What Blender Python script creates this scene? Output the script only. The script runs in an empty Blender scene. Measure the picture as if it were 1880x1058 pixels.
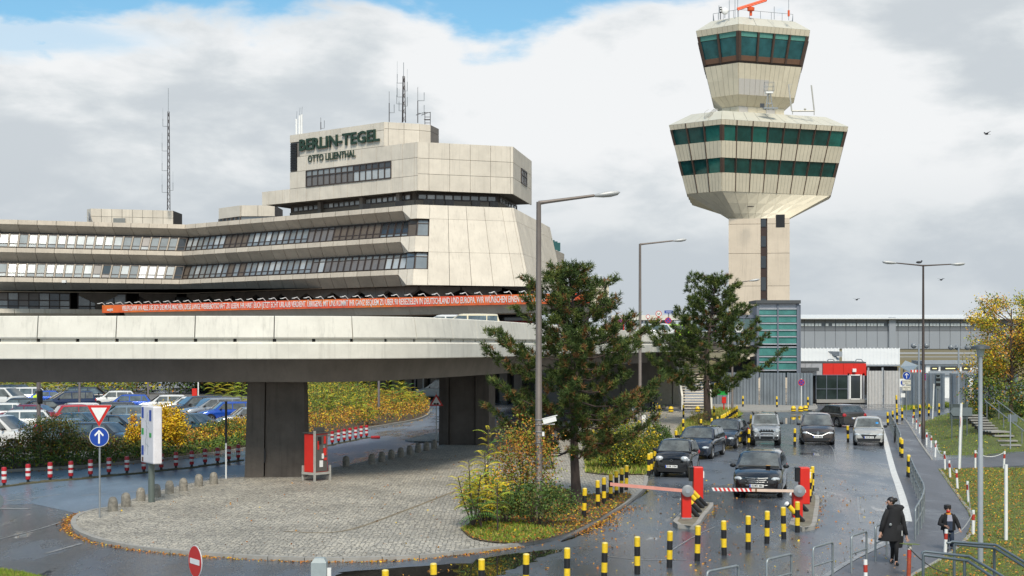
# Airport forecourt scene: camera and light, ground, bridge, terminal, tower, cars, buildings, street furniture, plants, people
import bpy,bmesh,math,random
from mathutils import Vector,Matrix,Euler,noise
rnd=random.Random(7)
R=math.radians
scene=bpy.context.scene
COL=scene.collection
F,HC,U0,V0=2611.0,5.6,940.0,628.0
cam_d=bpy.data.cameras.new('camera');cam=bpy.data.objects.new('camera',cam_d);COL.objects.link(cam)
cam_d.sensor_width=36.0;cam_d.lens=36.0*F/1880.0
cam_d.shift_y=(V0-529.0)/1880.0
cam_d.clip_end=9000;cam_d.clip_start=0.2
cam.location=(0,0,HC);cam.rotation_euler=(R(90),0,0)
scene.camera=cam
SUN_EL,SUN_AZ=R(50),R(176)
world=bpy.data.worlds.new('World');scene.world=world;world.use_nodes=True
nt=world.node_tree;nt.nodes.clear()
def wn(t,**k):
 n=nt.nodes.new(t)
 for a,b in k.items():setattr(n,a,b)
 return n
def lk(a,b):nt.links.new(a,b)
def wm(op,a,b=None,c=None,clamp=False):
 n=nt.nodes.new('ShaderNodeMath');n.operation=op;n.use_clamp=clamp
 for i,x in enumerate((a,b,c)):
  if x is None:continue
  if isinstance(x,(int,float)):n.inputs[i].default_value=x
  else:nt.links.new(x,n.inputs[i])
 return n.outputs[0]
def wmap(x,a,b,c=0.0,d=1.0):
 n=nt.nodes.new('ShaderNodeMapRange');n.interpolation_type='SMOOTHSTEP'
 n.inputs[1].default_value=a;n.inputs[2].default_value=b;n.inputs[3].default_value=c;n.inputs[4].default_value=d
 nt.links.new(x,n.inputs[0]);return n.outputs[0]
sky=wn('ShaderNodeTexSky',sky_type='NISHITA',sun_disc=False,sun_elevation=SUN_EL,sun_rotation=SUN_AZ,air_density=1.0,dust_density=1.2,ozone_density=2.0)
tc=wn('ShaderNodeTexCoord');sep=wn('ShaderNodeSeparateXYZ');lk(tc.outputs['Generated'],sep.inputs[0])
dx,dy,dz=sep.outputs
def wnoise(sx,sy,sz,scale,detail,rough,off=(0,0,0),dist=0.0):
 mp=wn('ShaderNodeMapping');mp.inputs['Scale'].default_value=(sx,sy,sz);mp.inputs['Location'].default_value=off
 lk(tc.outputs['Generated'],mp.inputs[0])
 n=wn('ShaderNodeTexNoise');lk(mp.outputs[0],n.inputs['Vector'])
 n.inputs['Scale'].default_value=scale;n.inputs['Detail'].default_value=detail;n.inputs['Roughness'].default_value=rough;n.inputs['Distortion'].default_value=dist
 return n.outputs['Fac']
nA=wnoise(1,1,2.6,3.2,9,.55,(4.3,1.7,2.2),.25)
nB=wnoise(1,1,2.4,9.0,10,.55,(1.2,8.1,0.4),.2)
nC=wnoise(1,1,2.0,5.0,8,.5,(7.7,3.1,5.9),.3)
edge=wm('MULTIPLY_ADD',dx,0.045,0.222)
hgt=wm('SUBTRACT',dz,edge)
ragged=wm('ADD',wm('MULTIPLY',wm('SUBTRACT',nB,0.5),0.13),wm('MULTIPLY',wm('SUBTRACT',nA,0.5),0.07))
over=wm('ADD',hgt,ragged)
blueA=wmap(over,-0.004,0.022)
upper=wmap(nC,0.44,0.56)
thin=wm('MULTIPLY',upper,wmap(wm('ADD',dz,wm('MULTIPLY',dx,.6)),0.30,0.75))
leftthin=wm('MULTIPLY',wmap(nA,0.50,0.60),wmap(wm('ADD',wm('ABSOLUTE',wm('ADD',dx,0.31)),wm('MULTIPLY',wm('ABSOLUTE',wm('SUBTRACT',dz,0.19)),3.2)),0.06,0.17,0.5,0.0))
blue=wm('MAXIMUM',wm('MULTIPLY',blueA,wm('SUBTRACT',1.0,thin)),leftthin)
bright=wm('ADD',wm('MULTIPLY',nB,0.50),wm('MULTIPLY',nA,0.75))
bright=wmap(bright,0.53,0.71)
low=wmap(dz,0.02,0.15)
cr=wn('ShaderNodeValToRGB');e=cr.color_ramp.elements
e[0].position=0;e[0].color=(.53,.58,.625,1);e[1].position=1;e[1].color=(.86,.875,.885,1)
m1=cr.color_ramp.elements.new(.5);m1.color=(.68,.72,.745,1)
lk(wm('MULTIPLY_ADD',bright,wm('MULTIPLY_ADD',low,.52,.36),wm('MULTIPLY',low,.16)),cr.inputs[0])
sc10=wn('ShaderNodeVectorMath',operation='SCALE');lk(cr.outputs[0],sc10.inputs[0]);sc10.inputs[3].default_value=9.6
skb=wn('ShaderNodeMix',data_type='RGBA',blend_type='MULTIPLY');skb.inputs[0].default_value=1.0
lk(sky.outputs[0],skb.inputs[6]);skb.inputs[7].default_value=(1.0,1.42,1.42,1)
mx=wn('ShaderNodeMix',data_type='RGBA');lk(blue,mx.inputs[0]);lk(sc10.outputs[0],mx.inputs[6]);lk(skb.outputs[2],mx.inputs[7])
bg=wn('ShaderNodeBackground');bg.inputs[1].default_value=0.1;lk(mx.outputs[2],bg.inputs[0])
wo=wn('ShaderNodeOutputWorld');lk(bg.outputs[0],wo.inputs[0])
sd=bpy.data.lights.new('sun','SUN');sd.energy=3.4;sd.angle=R(18);sd.color=(1.0,.91,.78)
sun=bpy.data.objects.new('sun',sd);COL.objects.link(sun)
sdir=Vector((math.sin(SUN_AZ)*math.cos(SUN_EL),math.cos(SUN_AZ)*math.cos(SUN_EL),math.sin(SUN_EL)))
sun.rotation_euler=(-sdir).to_track_quat('-Z','Y').to_euler();sun.location=sdir*100
vs=scene.view_settings;vs.view_transform='Standard';vs.look='None';vs.exposure=0.12;vs.gamma=1.0;vs.use_curve_mapping=False
scene.cycles.max_bounces=8;scene.cycles.transparent_max_bounces=12
def G(u,v,z=0.0):
 """a pixel of the photograph taken to the level z"""
 Y=F*(HC-z)/(v-V0);return Vector(((u-U0)*Y/F,Y,z))
def Wp(u,v,Y):
 return Vector(((u-U0)*Y/F,Y,HC-(v-V0)*Y/F))
MATS={}
def M(name,col,rough=.6,metal=0.0,var=.12,scale=4.0,bump=0.0,bscale=None,streak=0.0,spec=.5,coat=0.0,stretch=(1,1,1),var2=None,emit=0.0,orand=0.0):
 if name in MATS:return MATS[name]
 m=bpy.data.materials.new(name);m.use_nodes=True;t=m.node_tree;b=t.nodes['Principled BSDF']
 if len(col)==3:col=(*col,1)
 b.inputs['Roughness'].default_value=rough;b.inputs['Metallic'].default_value=metal
 b.inputs['Specular IOR Level'].default_value=spec;b.inputs['Coat Weight'].default_value=coat;b.inputs['Coat Roughness'].default_value=.05
 b.inputs['Base Color'].default_value=col
 if emit:b.inputs['Emission Color'].default_value=col;b.inputs['Emission Strength'].default_value=emit
 c=t.nodes.new('ShaderNodeTexCoord');mp=t.nodes.new('ShaderNodeMapping');mp.inputs['Scale'].default_value=stretch
 t.links.new(c.outputs['Object'],mp.inputs[0])
 if var>0:
  n=t.nodes.new('ShaderNodeTexNoise');n.inputs['Scale'].default_value=scale;n.inputs['Detail'].default_value=6;n.inputs['Roughness'].default_value=.65
  t.links.new(mp.outputs[0],n.inputs['Vector'])
  r=t.nodes.new('ShaderNodeMapRange');r.inputs[1].default_value=.3;r.inputs[2].default_value=.7;r.inputs[3].default_value=1-var;r.inputs[4].default_value=1+var
  t.links.new(n.outputs['Fac'],r.inputs[0])
  out=r.outputs[0]
  if streak>0:
   mp2=t.nodes.new('ShaderNodeMapping');mp2.inputs['Scale'].default_value=(3.2,3.2,.16);t.links.new(c.outputs['Object'],mp2.inputs[0])
   n2=t.nodes.new('ShaderNodeTexNoise');n2.inputs['Scale'].default_value=1.6;n2.inputs['Detail'].default_value=7;n2.inputs['Roughness'].default_value=.7
   t.links.new(mp2.outputs[0],n2.inputs['Vector'])
   r2=t.nodes.new('ShaderNodeMapRange');r2.inputs[1].default_value=.52;r2.inputs[2].default_value=.75;r2.inputs[3].default_value=1;r2.inputs[4].default_value=1-streak
   t.links.new(n2.outputs['Fac'],r2.inputs[0])
   mm=t.nodes.new('ShaderNodeMath');mm.operation='MULTIPLY';t.links.new(out,mm.inputs[0]);t.links.new(r2.outputs[0],mm.inputs[1]);out=mm.outputs[0]
  if orand>0:
   oi=t.nodes.new('ShaderNodeObjectInfo');r3=t.nodes.new('ShaderNodeMapRange');r3.inputs[3].default_value=1-orand;r3.inputs[4].default_value=1+orand*.6;t.links.new(oi.outputs['Random'],r3.inputs[0])
   m3=t.nodes.new('ShaderNodeMath');m3.operation='MULTIPLY';t.links.new(out,m3.inputs[0]);t.links.new(r3.outputs[0],m3.inputs[1]);out=m3.outputs[0]
  v=t.nodes.new('ShaderNodeVectorMath');v.operation='SCALE';v.inputs[0].default_value=col[:3];t.links.new(out,v.inputs[3])
  t.links.new(v.outputs[0],b.inputs['Base Color'])
 if bump>0:
  n=t.nodes.new('ShaderNodeTexNoise');n.inputs['Scale'].default_value=bscale or scale*6;n.inputs['Detail'].default_value=4
  t.links.new(mp.outputs[0],n.inputs['Vector'])
  bp=t.nodes.new('ShaderNodeBump');bp.inputs['Strength'].default_value=bump;bp.inputs['Distance'].default_value=.02
  t.links.new(n.outputs['Fac'],bp.inputs['Height']);t.links.new(bp.outputs[0],b.inputs['Normal'])
 MATS[name]=m;return m
class MB:
 """collects faces; build() links them as one mesh object"""
 def __init__(s):s.v=[];s.f=[];s.mi=[];s.mats=[]
 def mid(s,m):
  if m is None:return 0
  if m not in s.mats:s.mats.append(m)
  return s.mats.index(m)
 def poly(s,pts,m=None):
  b=len(s.v);s.v+=[tuple(p)for p in pts];s.f.append(tuple(range(b,b+len(pts))));s.mi.append(s.mid(m))
 def raw(s,vs_,fs_,m=None):
  b=len(s.v);s.v+=[tuple(p)for p in vs_];k=s.mid(m)
  for f in fs_:s.f.append(tuple(b+i for i in f));s.mi.append(k)
 def hexa(s,a,m=None):
  """eight corners: bottom four anticlockwise from above, then top four"""
  s.raw(a,[(3,2,1,0),(4,5,6,7),(0,1,5,4),(1,2,6,5),(2,3,7,6),(3,0,4,7)],m)
 def box(s,c,size,m=None,rz=0.0,rot=None):
  hx,hy,hz=size[0]/2,size[1]/2,size[2]/2
  pts=[Vector(p)for p in((-hx,-hy,-hz),(hx,-hy,-hz),(hx,hy,-hz),(-hx,hy,-hz),(-hx,-hy,hz),(hx,-hy,hz),(hx,hy,hz),(-hx,hy,hz))]
  mt=rot if rot is not None else Matrix.Rotation(rz,3,'Z')
  s.hexa([mt@p+Vector(c)for p in pts],m)
 def prism(s,pts,z0,z1,m=None,mtop=None):
  """plan polygon (anticlockwise) pulled from z0 to z1"""
  n=len(pts)
  s.raw([(p[0],p[1],z0)for p in pts]+[(p[0],p[1],z1)for p in pts],[tuple(reversed(range(n)))]+[(i,(i+1)%n,n+(i+1)%n,n+i)for i in range(n)],m)
  s.poly([(p[0],p[1],z1)for p in pts],mtop or m)
 def tube(s,pts,r,m=None,n=8,caps=True):
  pts=[Vector(p)for p in pts];rs=r if isinstance(r,(list,tuple))else[r]*len(pts)
  rings=[];up=None
  for i,p in enumerate(pts):
   d=(pts[min(i+1,len(pts)-1)]-pts[max(i-1,0)]).normalized()
   if up is None:up=Vector((0,0,1))if abs(d.z)<.9 else Vector((1,0,0))
   a=d.cross(up).normalized();b=a.cross(d).normalized();up=b
   rings.append([p+(a*math.cos(2*math.pi*k/n)+b*math.sin(2*math.pi*k/n))*rs[i]for k in range(n)])
  vs_=[q for rg in rings for q in rg];fs_=[]
  for i in range(len(pts)-1):
   for k in range(n):
    fs_.append((i*n+k,(i+1)*n+k,(i+1)*n+(k+1)%n,i*n+(k+1)%n))
  if caps:fs_.append(tuple(range(n)));fs_.append(tuple((len(pts)-1)*n+k for k in reversed(range(n))))
  s.raw(vs_,fs_,m)
 def lathe(s,prof,m=None,n=16,c=(0,0,0),axis='Z',mats=None):
  """profile of (radius, height); mats may give one material per step"""
  c=Vector(c)
  def P(r,h,a):
   if axis=='Z':return c+Vector((r*math.cos(a),r*math.sin(a),h))
   if axis=='X':return c+Vector((h,r*math.cos(a),r*math.sin(a)))
   return c+Vector((r*math.sin(a),h,r*math.cos(a)))
  for i in range(len(prof)-1):
   (r0,h0),(r1,h1)=prof[i],prof[i+1];mm=mats[i]if mats else m
   a=[P(r0,h0,2*math.pi*k/n)for k in range(n)];b=[P(r1,h1,2*math.pi*k/n)for k in range(n)]
   if r0<1e-6:s.raw([a[0]]+b,[(0,1+k,1+(k+1)%n)for k in range(n)],mm)
   elif r1<1e-6:s.raw(a+[b[0]],[(k,(k+1)%n,n)for k in range(n)],mm)
   else:s.raw(a+b,[(k,(k+1)%n,n+(k+1)%n,n+k)for k in range(n)],mm)
 def ball(s,c,r,m=None,n=12,k=8):
  rr=r if isinstance(r,(list,tuple))else(r,r,r)
  b0=len(s.v);s.lathe([(math.sin(math.pi*i/k),-math.cos(math.pi*i/k))for i in range(k+1)],m,n)
  for i in range(b0,len(s.v)):
   q=s.v[i];s.v[i]=(q[0]*rr[0]+c[0],q[1]*rr[1]+c[1],q[2]*rr[2]+c[2])
 def mesh(s,name,mat=None,smooth=None,weld=False):
  me=bpy.data.meshes.new(name);me.from_pydata(s.v,[],s.f)
  mats=s.mats or([mat]if mat else[])
  for m in mats:me.materials.append(m)
  if len(s.mats)>1:me.polygons.foreach_set('material_index',s.mi)
  if weld:
   bm=bmesh.new();bm.from_mesh(me);bmesh.ops.remove_doubles(bm,verts=bm.verts,dist=1e-4);bmesh.ops.recalc_face_normals(bm,faces=bm.faces);bm.to_mesh(me);bm.free()
  if smooth is not None:
   me.polygons.foreach_set('use_smooth',[True]*len(me.polygons))
   if smooth<180:me.set_sharp_from_angle(angle=R(smooth))
  me.update();return me
 def build(s,name,mat=None,parent=None,smooth=None,weld=None):
  me=s.mesh(name,mat,smooth,weld=(smooth is not None)if weld is None else weld)
  o=bpy.data.objects.new(name,me);COL.objects.link(o)
  if parent:o.parent=parent
  return o
def thing(name,label,cat,loc=(0,0,0),rz=0.0,group=None):
 o=bpy.data.objects.new(name,None);COL.objects.link(o);o.empty_display_size=.2
 o.location=loc;o.rotation_euler=(0,0,rz);o['label']=label;o['category']=cat
 if group:o['group']=group
 return o
def tag(o,label=None,cat=None,group=None,kind=None):
 if label:o['label']=label
 if cat:o['category']=cat
 if group:o['group']=group
 if kind:o['kind']=kind
 return o
def struct(name,mb,mat,parent=None,smooth=None):
 o=mb.build(name,mat,parent,smooth)
 if not parent:o['kind']='structure'
 return o
def use(name,me,parent,loc=(0,0,0),rot=(0,0,0),sc=(1,1,1)):
 o=bpy.data.objects.new(name,me);COL.objects.link(o);o.parent=parent;o.location=loc;o.rotation_euler=rot;o.scale=sc
 return o
KIDS={}
def dup(root,loc,rz=None,label=None,sc=None):
 """a copy of a thing with copies of its parts and their sub-parts"""
 r=root.copy();COL.objects.link(r);r.location=loc
 if rz is not None:r.rotation_euler=(0,0,rz)
 if label:r['label']=label
 if sc:r.scale=sc
 if root.name not in KIDS:KIDS[root.name]=[(c,list(c.children))for c in root.children]
 for ch,gs in KIDS[root.name]:
  c=ch.copy();COL.objects.link(c);c.parent=r
  for g in gs:d=g.copy();COL.objects.link(d);d.parent=c
 return r
def text(name,body,size,mat,parent=None,loc=(0,0,0),rot=(R(90),0,0),extrude=.01,offset=0.0,align='CENTER',sx=1.0,width=None,res=2):
 c=bpy.data.curves.new(name,'FONT');c.body=body;c.size=size;c.extrude=extrude;c.offset=offset;c.align_x=align;c.align_y='CENTER';c.resolution_u=res
 c.materials.append(mat)
 f=bpy.data.objects.new(name,c);COL.objects.link(f);bpy.context.view_layer.update()
 me=bpy.data.meshes.new_from_object(f.evaluated_get(bpy.context.evaluated_depsgraph_get()));bpy.data.objects.remove(f);bpy.data.curves.remove(c)
 me.name=name
 if not me.materials:me.materials.append(mat)
 xs=[v.co.x for v in me.vertices]
 if width:sx=width/max(max(xs)-min(xs),1e-3)
 for v in me.vertices:v.co.x*=sx
 o=bpy.data.objects.new(name,me);COL.objects.link(o)
 if parent:o.parent=parent
 o.location=loc;o.rotation_euler=rot;return o
ORD=['first','second','third','fourth','fifth','sixth','seventh','eighth','ninth','tenth','eleventh','twelfth','thirteenth','fourteenth','fifteenth','sixteenth','seventeenth','eighteenth','nineteenth','twentieth']
def at_angle(p,d):
 return Matrix(((d.x,-d.y,0),(d.y,d.x,0),(0,0,1)))
concrete=M('concrete_panel',(.51,.45,.37),.8,var=.12,scale=.7,streak=.24,orand=.09,bump=.15,bscale=18)
concrete_lt=M('concrete_light',(.67,.61,.515),.8,var=.10,scale=.6,streak=.2,orand=.07,bump=.15,bscale=18)
concrete_pr=M('parapet_concrete',(.68,.655,.58),.75,var=.10,scale=.9,streak=.26,orand=.04,bump=.12,bscale=22)
concrete_dk=M('weathered_shaded_concrete',(.10,.085,.072),.85,var=.25,scale=.9,streak=.35,bump=.2,bscale=14)  # stained concrete, colour lowered further to stand for shade under the bridge
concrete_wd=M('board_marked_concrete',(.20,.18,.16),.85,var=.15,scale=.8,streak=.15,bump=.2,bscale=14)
joint=M('dark_joint',(.07,.06,.05),.9,var=0)
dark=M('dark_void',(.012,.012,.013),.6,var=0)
frame_dk=M('brown_window_frame',(.052,.038,.032),.45,var=.1)
steel=M('galvanised_steel',(.33,.35,.36),.42,.55,var=.15,scale=8)
black_m=M('black_plastic',(.012,.012,.013),.4,var=0)
white_p=M('white_paint',(.78,.78,.76),.45,var=.06,scale=6)
red_p=M('red_paint',(.62,.022,.012),.4,var=.06,scale=4)
yellow_p=M('yellow_paint',(.80,.54,.02),.42,var=.16,scale=14,orand=.08)
black_p=M('black_paint',(.014,.014,.015),.42,var=0)
blue_p=M('blue_sign',(.01,.055,.33),.35,var=0)
grey_p=M('grey_paint',(.28,.31,.34),.5,var=.08)
brownpole=M('brown_grey_pole',(.16,.135,.12),.55,.2,var=.15,scale=2)
def wet_asphalt(name,base,wet_lo,wet_hi,dry_r,tint=(1,1,1.12)):
 m=bpy.data.materials.new(name);m.use_nodes=True;t=m.node_tree;b=t.nodes['Principled BSDF'];L=t.links.new
 c=t.nodes.new('ShaderNodeTexCoord')
 def nz(sc,det,rough=.6,stretch=(1,1,1),rot=0,dist=0):
  mp=t.nodes.new('ShaderNodeMapping');mp.inputs['Scale'].default_value=stretch;mp.inputs['Rotation'].default_value=(0,0,rot);L(c.outputs['Object'],mp.inputs[0])
  n=t.nodes.new('ShaderNodeTexNoise');n.inputs['Scale'].default_value=sc;n.inputs['Detail'].default_value=det;n.inputs['Roughness'].default_value=rough;n.inputs['Distortion'].default_value=dist
  L(mp.outputs[0],n.inputs['Vector']);return n.outputs['Fac']
 def mr(x,a,b_,c_,d_):
  r=t.nodes.new('ShaderNodeMapRange');r.interpolation_type='SMOOTHSTEP'
  for i,q in enumerate((a,b_,c_,d_)):r.inputs[i+1].default_value=q
  L(x,r.inputs[0]);return r.outputs[0]
 def ma(op,x,y):
  q=t.nodes.new('ShaderNodeMath');q.operation=op
  for i,w in enumerate((x,y)):
   if isinstance(w,(int,float)):q.inputs[i].default_value=w
   else:L(w,q.inputs[i])
  return q.outputs[0]
 big=nz(.16,6,.62,(1,.42,1),R(-16),.6);mid=nz(.7,7,.65,(1,.35,1),R(-16),.4);fine=nz(55,3,.7);grain=nz(9,5,.7)
 wet=mr(ma('ADD',ma('MULTIPLY',big,.6),ma('MULTIPLY',mid,.4)),wet_lo,wet_hi,0,1)
 pud=mr(ma('ADD',ma('MULTIPLY',big,.55),ma('MULTIPLY',mid,.45)),wet_hi+.01,wet_hi+.035,0,1)
 r1=ma('SUBTRACT',dry_r,ma('MULTIPLY',wet,dry_r-.17));r2=ma('MULTIPLY',r1,ma('SUBTRACT',1.0,ma('MULTIPLY',pud,.88)))
 L(r2,b.inputs['Roughness'])
 f=ma('MULTIPLY',mr(grain,.3,.7,.82,1.15),mr(fine,.3,.7,.7,1.3));f=ma('MULTIPLY',f,ma('SUBTRACT',1.0,ma('MULTIPLY',wet,.45)));f=ma('MULTIPLY',f,mr(mid,.3,.7,.82,1.18))
 v=t.nodes.new('ShaderNodeVectorMath');v.operation='SCALE';v.inputs[0].default_value=[base*q for q in tint];L(f,v.inputs[3]);L(v.outputs[0],b.inputs['Base Color'])
 bp=t.nodes.new('ShaderNodeBump');bp.inputs['Distance'].default_value=.006
 L(ma('MULTIPLY',ma('SUBTRACT',1.0,pud),.55),bp.inputs['Strength']);L(ma('ADD',fine,ma('MULTIPLY',grain,1.2)),bp.inputs['Height']);L(bp.outputs[0],b.inputs['Normal'])
 b.inputs['IOR'].default_value=1.5;b.inputs['Specular IOR Level'].default_value=.9
 return m
asphalt=wet_asphalt('wet_asphalt',.125,.40,.56,.38,(.88,1.02,1.24))
asphalt_sky_blue=wet_asphalt('slip_road_sky_asphalt',.19,.46,.60,.40,(.74,1.0,1.34))  # blue cast painted into the asphalt for sky reflected on the wet lane
asphalt_path=wet_asphalt('path_asphalt',.10,.50,.64,.5)
asphalt_lot=wet_asphalt('lot_asphalt',.16,.60,.8,.7,(1,1,1))
def cobble_mat():
 m=bpy.data.materials.new('granite_setts');m.use_nodes=True;t=m.node_tree;b=t.nodes['Principled BSDF'];L=t.links.new
 c=t.nodes.new('ShaderNodeTexCoord')
 wv=t.nodes.new('ShaderNodeSeparateXYZ');L(c.outputs['Object'],wv.inputs[0])
 s1=t.nodes.new('ShaderNodeMath');s1.operation='PINGPONG';s1.inputs[1].default_value=.62;L(wv.outputs[0],s1.inputs[0])
 s2=t.nodes.new('ShaderNodeMath');s2.operation='POWER';s2.inputs[1].default_value=2.0;L(s1.outputs[0],s2.inputs[0])
 s3=t.nodes.new('ShaderNodeMath');s3.operation='MULTIPLY_ADD';s3.inputs[1].default_value=.75;L(s2.outputs[0],s3.inputs[0]);L(wv.outputs[1],s3.inputs[2])
 cb=t.nodes.new('ShaderNodeCombineXYZ');L(wv.outputs[0],cb.inputs[0]);L(s3.outputs[0],cb.inputs[1])
 vo=t.nodes.new('ShaderNodeTexVoronoi');vo.feature='DISTANCE_TO_EDGE';vo.inputs['Scale'].default_value=8.0;vo.inputs['Randomness'].default_value=.55;L(cb.outputs[0],vo.inputs['Vector'])
 vc=t.nodes.new('ShaderNodeTexVoronoi');vc.inputs['Scale'].default_value=8.0;vc.inputs['Randomness'].default_value=.55;L(cb.outputs[0],vc.inputs['Vector'])
 n=t.nodes.new('ShaderNodeTexNoise');n.inputs['Scale'].default_value=.35;n.inputs['Detail'].default_value=6;L(c.outputs['Object'],n.inputs['Vector'])
 sp=t.nodes.new('ShaderNodeSeparateColor');L(vc.outputs['Color'],sp.inputs[0])
 r1=t.nodes.new('ShaderNodeMapRange');r1.inputs[1].default_value=.02;r1.inputs[2].default_value=.09;L(vo.outputs[0],r1.inputs[0])
 mix=t.nodes.new('ShaderNodeMix');mix.data_type='RGBA';mix.inputs[6].default_value=(.28,.265,.235,1);mix.inputs[7].default_value=(.50,.46,.38,1);L(sp.outputs[0],mix.inputs[0])
 mo=t.nodes.new('ShaderNodeMapRange');mo.inputs[1].default_value=.35;mo.inputs[2].default_value=.65;mo.inputs[3].default_value=.85;mo.inputs[4].default_value=1.2;L(n.outputs[0],mo.inputs[0])
 sc=t.nodes.new('ShaderNodeVectorMath');sc.operation='SCALE';L(mix.outputs[2],sc.inputs[0]);L(mo.outputs[0],sc.inputs[3])
 m2=t.nodes.new('ShaderNodeMix');m2.data_type='RGBA';m2.inputs[6].default_value=(.15,.14,.115,1);L(r1.outputs[0],m2.inputs[0]);L(sc.outputs[0],m2.inputs[7]);L(m2.outputs[2],b.inputs['Base Color'])
 b.inputs['Roughness'].default_value=.62
 bp=t.nodes.new('ShaderNodeBump');bp.inputs['Strength'].default_value=.8;bp.inputs['Distance'].default_value=.03;L(r1.outputs[0],bp.inputs['Height']);L(bp.outputs[0],b.inputs['Normal'])
 return m
cobble=cobble_mat()
kerb_m=M('granite_kerb',(.30,.29,.265),.65,var=.18,scale=3,bump=.2,bscale=30)
soil=M('leafy_soil',(.085,.062,.038),.9,var=.35,scale=2.5,bump=.5,bscale=20)
turf=M('turf_soil',(.085,.105,.028),.9,var=.35,scale=1.4,bump=.5,bscale=24)
dirt=M('dry_soil',(.20,.165,.11),.9,var=.3,scale=2,bump=.3)
line_m=M('worn_road_paint',(.62,.62,.60),.5,var=.22,scale=5)
far_grass=M('airfield_grass',(.17,.14,.07),.9,var=.35,scale=.05,stretch=(.25,1.6,1))
far_road=M('runway_concrete',(.30,.30,.29),.8,var=.1,scale=.2)
def sheet(name,pts,z,mat,parent=None):
 """flat plan polygon"""
 bm=bmesh.new();vs_=[bm.verts.new((p[0],p[1],z))for p in pts];f=bm.faces.new(vs_)
 if f.normal.z<0:f.normal_flip()
 bm.normal_update()
 if f.normal.z<0:f.normal_flip()
 bmesh.ops.triangulate(bm,faces=bm.faces)
 me=bpy.data.meshes.new(name);bm.to_mesh(me);bm.free();me.materials.append(mat)
 o=bpy.data.objects.new(name,me);COL.objects.link(o)
 if parent:o.parent=parent
 else:o['kind']='structure'
 return o
def smooth_path(pts,n=6):
 P=[Vector(p)for p in pts];out=[]
 for i in range(len(P)-1):
  a=P[max(i-1,0)];b=P[i];c=P[i+1];d=P[min(i+2,len(P)-1)]
  for k in range(n):
   t=k/n;out.append(.5*((2*b)+(c-a)*t+(2*a-5*b+4*c-d)*t*t+(3*b-a-3*c+d)*t**3))
 out.append(P[-1]);return out
def resample(pts,step):
 P=[Vector(p)for p in pts];L=[0]
 for a,b in zip(P,P[1:]):L.append(L[-1]+(b-a).length)
 n=max(1,round(L[-1]/step));out=[];j=0
 for i in range(n+1):
  s=L[-1]*i/n
  while j<len(P)-2 and L[j+1]<s:j+=1
  t=(s-L[j])/max(L[j+1]-L[j],1e-9);out.append(P[j].lerp(P[j+1],min(max(t,0),1)))
 return out
def inset_strip(path,w,side=1):
 out=[]
 for i,p in enumerate(path):
  d=(path[min(i+1,len(path)-1)]-path[max(i-1,0)]);d.z=0;d.normalize();n=Vector((-d.y,d.x,0))*side;out.append(p+n*w)
 return out
def kerb_row(path,parent,w=.16,z0=-.02,z1=.10,side=1,step=1.0,name='kerb_stone'):
 P=resample(path,step);Q=inset_strip(P,w,side)
 for i in range(len(P)-1):
  a,b,c,d=P[i],P[i+1],Q[i+1],Q[i];t=.012/max((b-a).length,.1)
  a2,b2,c2,d2=a.lerp(b,t),b.lerp(a,t),c.lerp(d,t),d.lerp(c,t);h=z1+rnd.uniform(-.006,.006)
  q=[a2,b2,c2,d2]if side>0 else[d2,c2,b2,a2]
  mb=MB();mb.hexa([(p.x,p.y,z0)for p in q]+[(p.x,p.y,h)for p in q]);mb.build(name,kerb_m,parent)
g=MB();g.poly([(-4000,-40,-.03),(4000,-40,-.03),(4000,8000,-.03),(-4000,8000,-.03)]);struct('ground',g,far_grass)
sheet('road',[(-75,-6),(70,-6),(70,205),(-75,205)],0.0,asphalt)
sheet('parking_lot',[G(-900,800).to_2d(),G(-120,858).to_2d(),G(0,850).to_2d(),G(160,842).to_2d(),G(290,830).to_2d(),G(400,800).to_2d(),G(470,790).to_2d(),G(520,745).to_2d(),G(520,722).to_2d(),G(-900,722).to_2d()],.004,asphalt_lot)
ap=MB();ap.hexa([(-20,212,-1),(900,212,-1),(3500,7500,-1),(-1500,7500,-1),(-20,216,2.8),(900,216,2.8),(3500,7500,2.8),(-1500,7500,2.8)]);struct('airfield',ap,far_grass)
sheet('taxiway',[(60,330),(400,330),(560,380),(60,380)],2.82,far_road)
sheet('taxiway',[(60,258),(300,258),(330,272),(60,272)],2.82,far_road)
isl_px=[(207,934),(170,940),(143,948),(131,958),(131,970),(146,983),(190,998),(270,1012),(380,1022),(500,1029),(620,1032),(730,1029),(830,1021),(900,1012),(960,1003),(1015,993),(1065,976),(1105,955),(1140,935),(1168,915),(1188,893),(1192,868),(1210,836),(1240,806),(1262,785),(1285,765)]
isl_back=[(1240,757),(1100,764),(1000,786),(905,803),(800,822),(720,838),(640,857),(560,869),(470,878),(394,884),(330,896),(270,912)]
front=smooth_path([G(*p)for p in isl_px],5);back=smooth_path([G(*p)for p in isl_back],3)
island=tag(thing('traffic_island','x','x'),kind='structure');del island['label'];del island['category']
outline=front+back
sheet('cobble_paving',[(p.x,p.y)for p in inset_strip(front,.17,-1 if False else 1)+inset_strip(back,.17,1)],.085,cobble,island)
kerb_row(front+[],island,side=1,z1=.10);kerb_row(back+[front[0]],island,side=1,z1=.09,step=1.2)
gb=MB();gpath=smooth_path([G(520,976,.09),G(630,976,.09),G(740,940,.09),G(860,893,.09)],4)
gq=inset_strip(gpath,.12)
for i in range(len(gpath)-1):gb.poly([(gpath[i].x,gpath[i].y,.091),(gpath[i+1].x,gpath[i+1].y,.091),(gq[i+1].x,gq[i+1].y,.091),(gq[i].x,gq[i].y,.091)])
gb.build('gutter_strip',dirt,island)
sm=smooth_path([G(743,810),(G(770,803)),G(800,797),G(860,795),G(905,797),G(905,803),G(860,808),G(800,813),G(760,813),G(743,810)],3)
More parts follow.
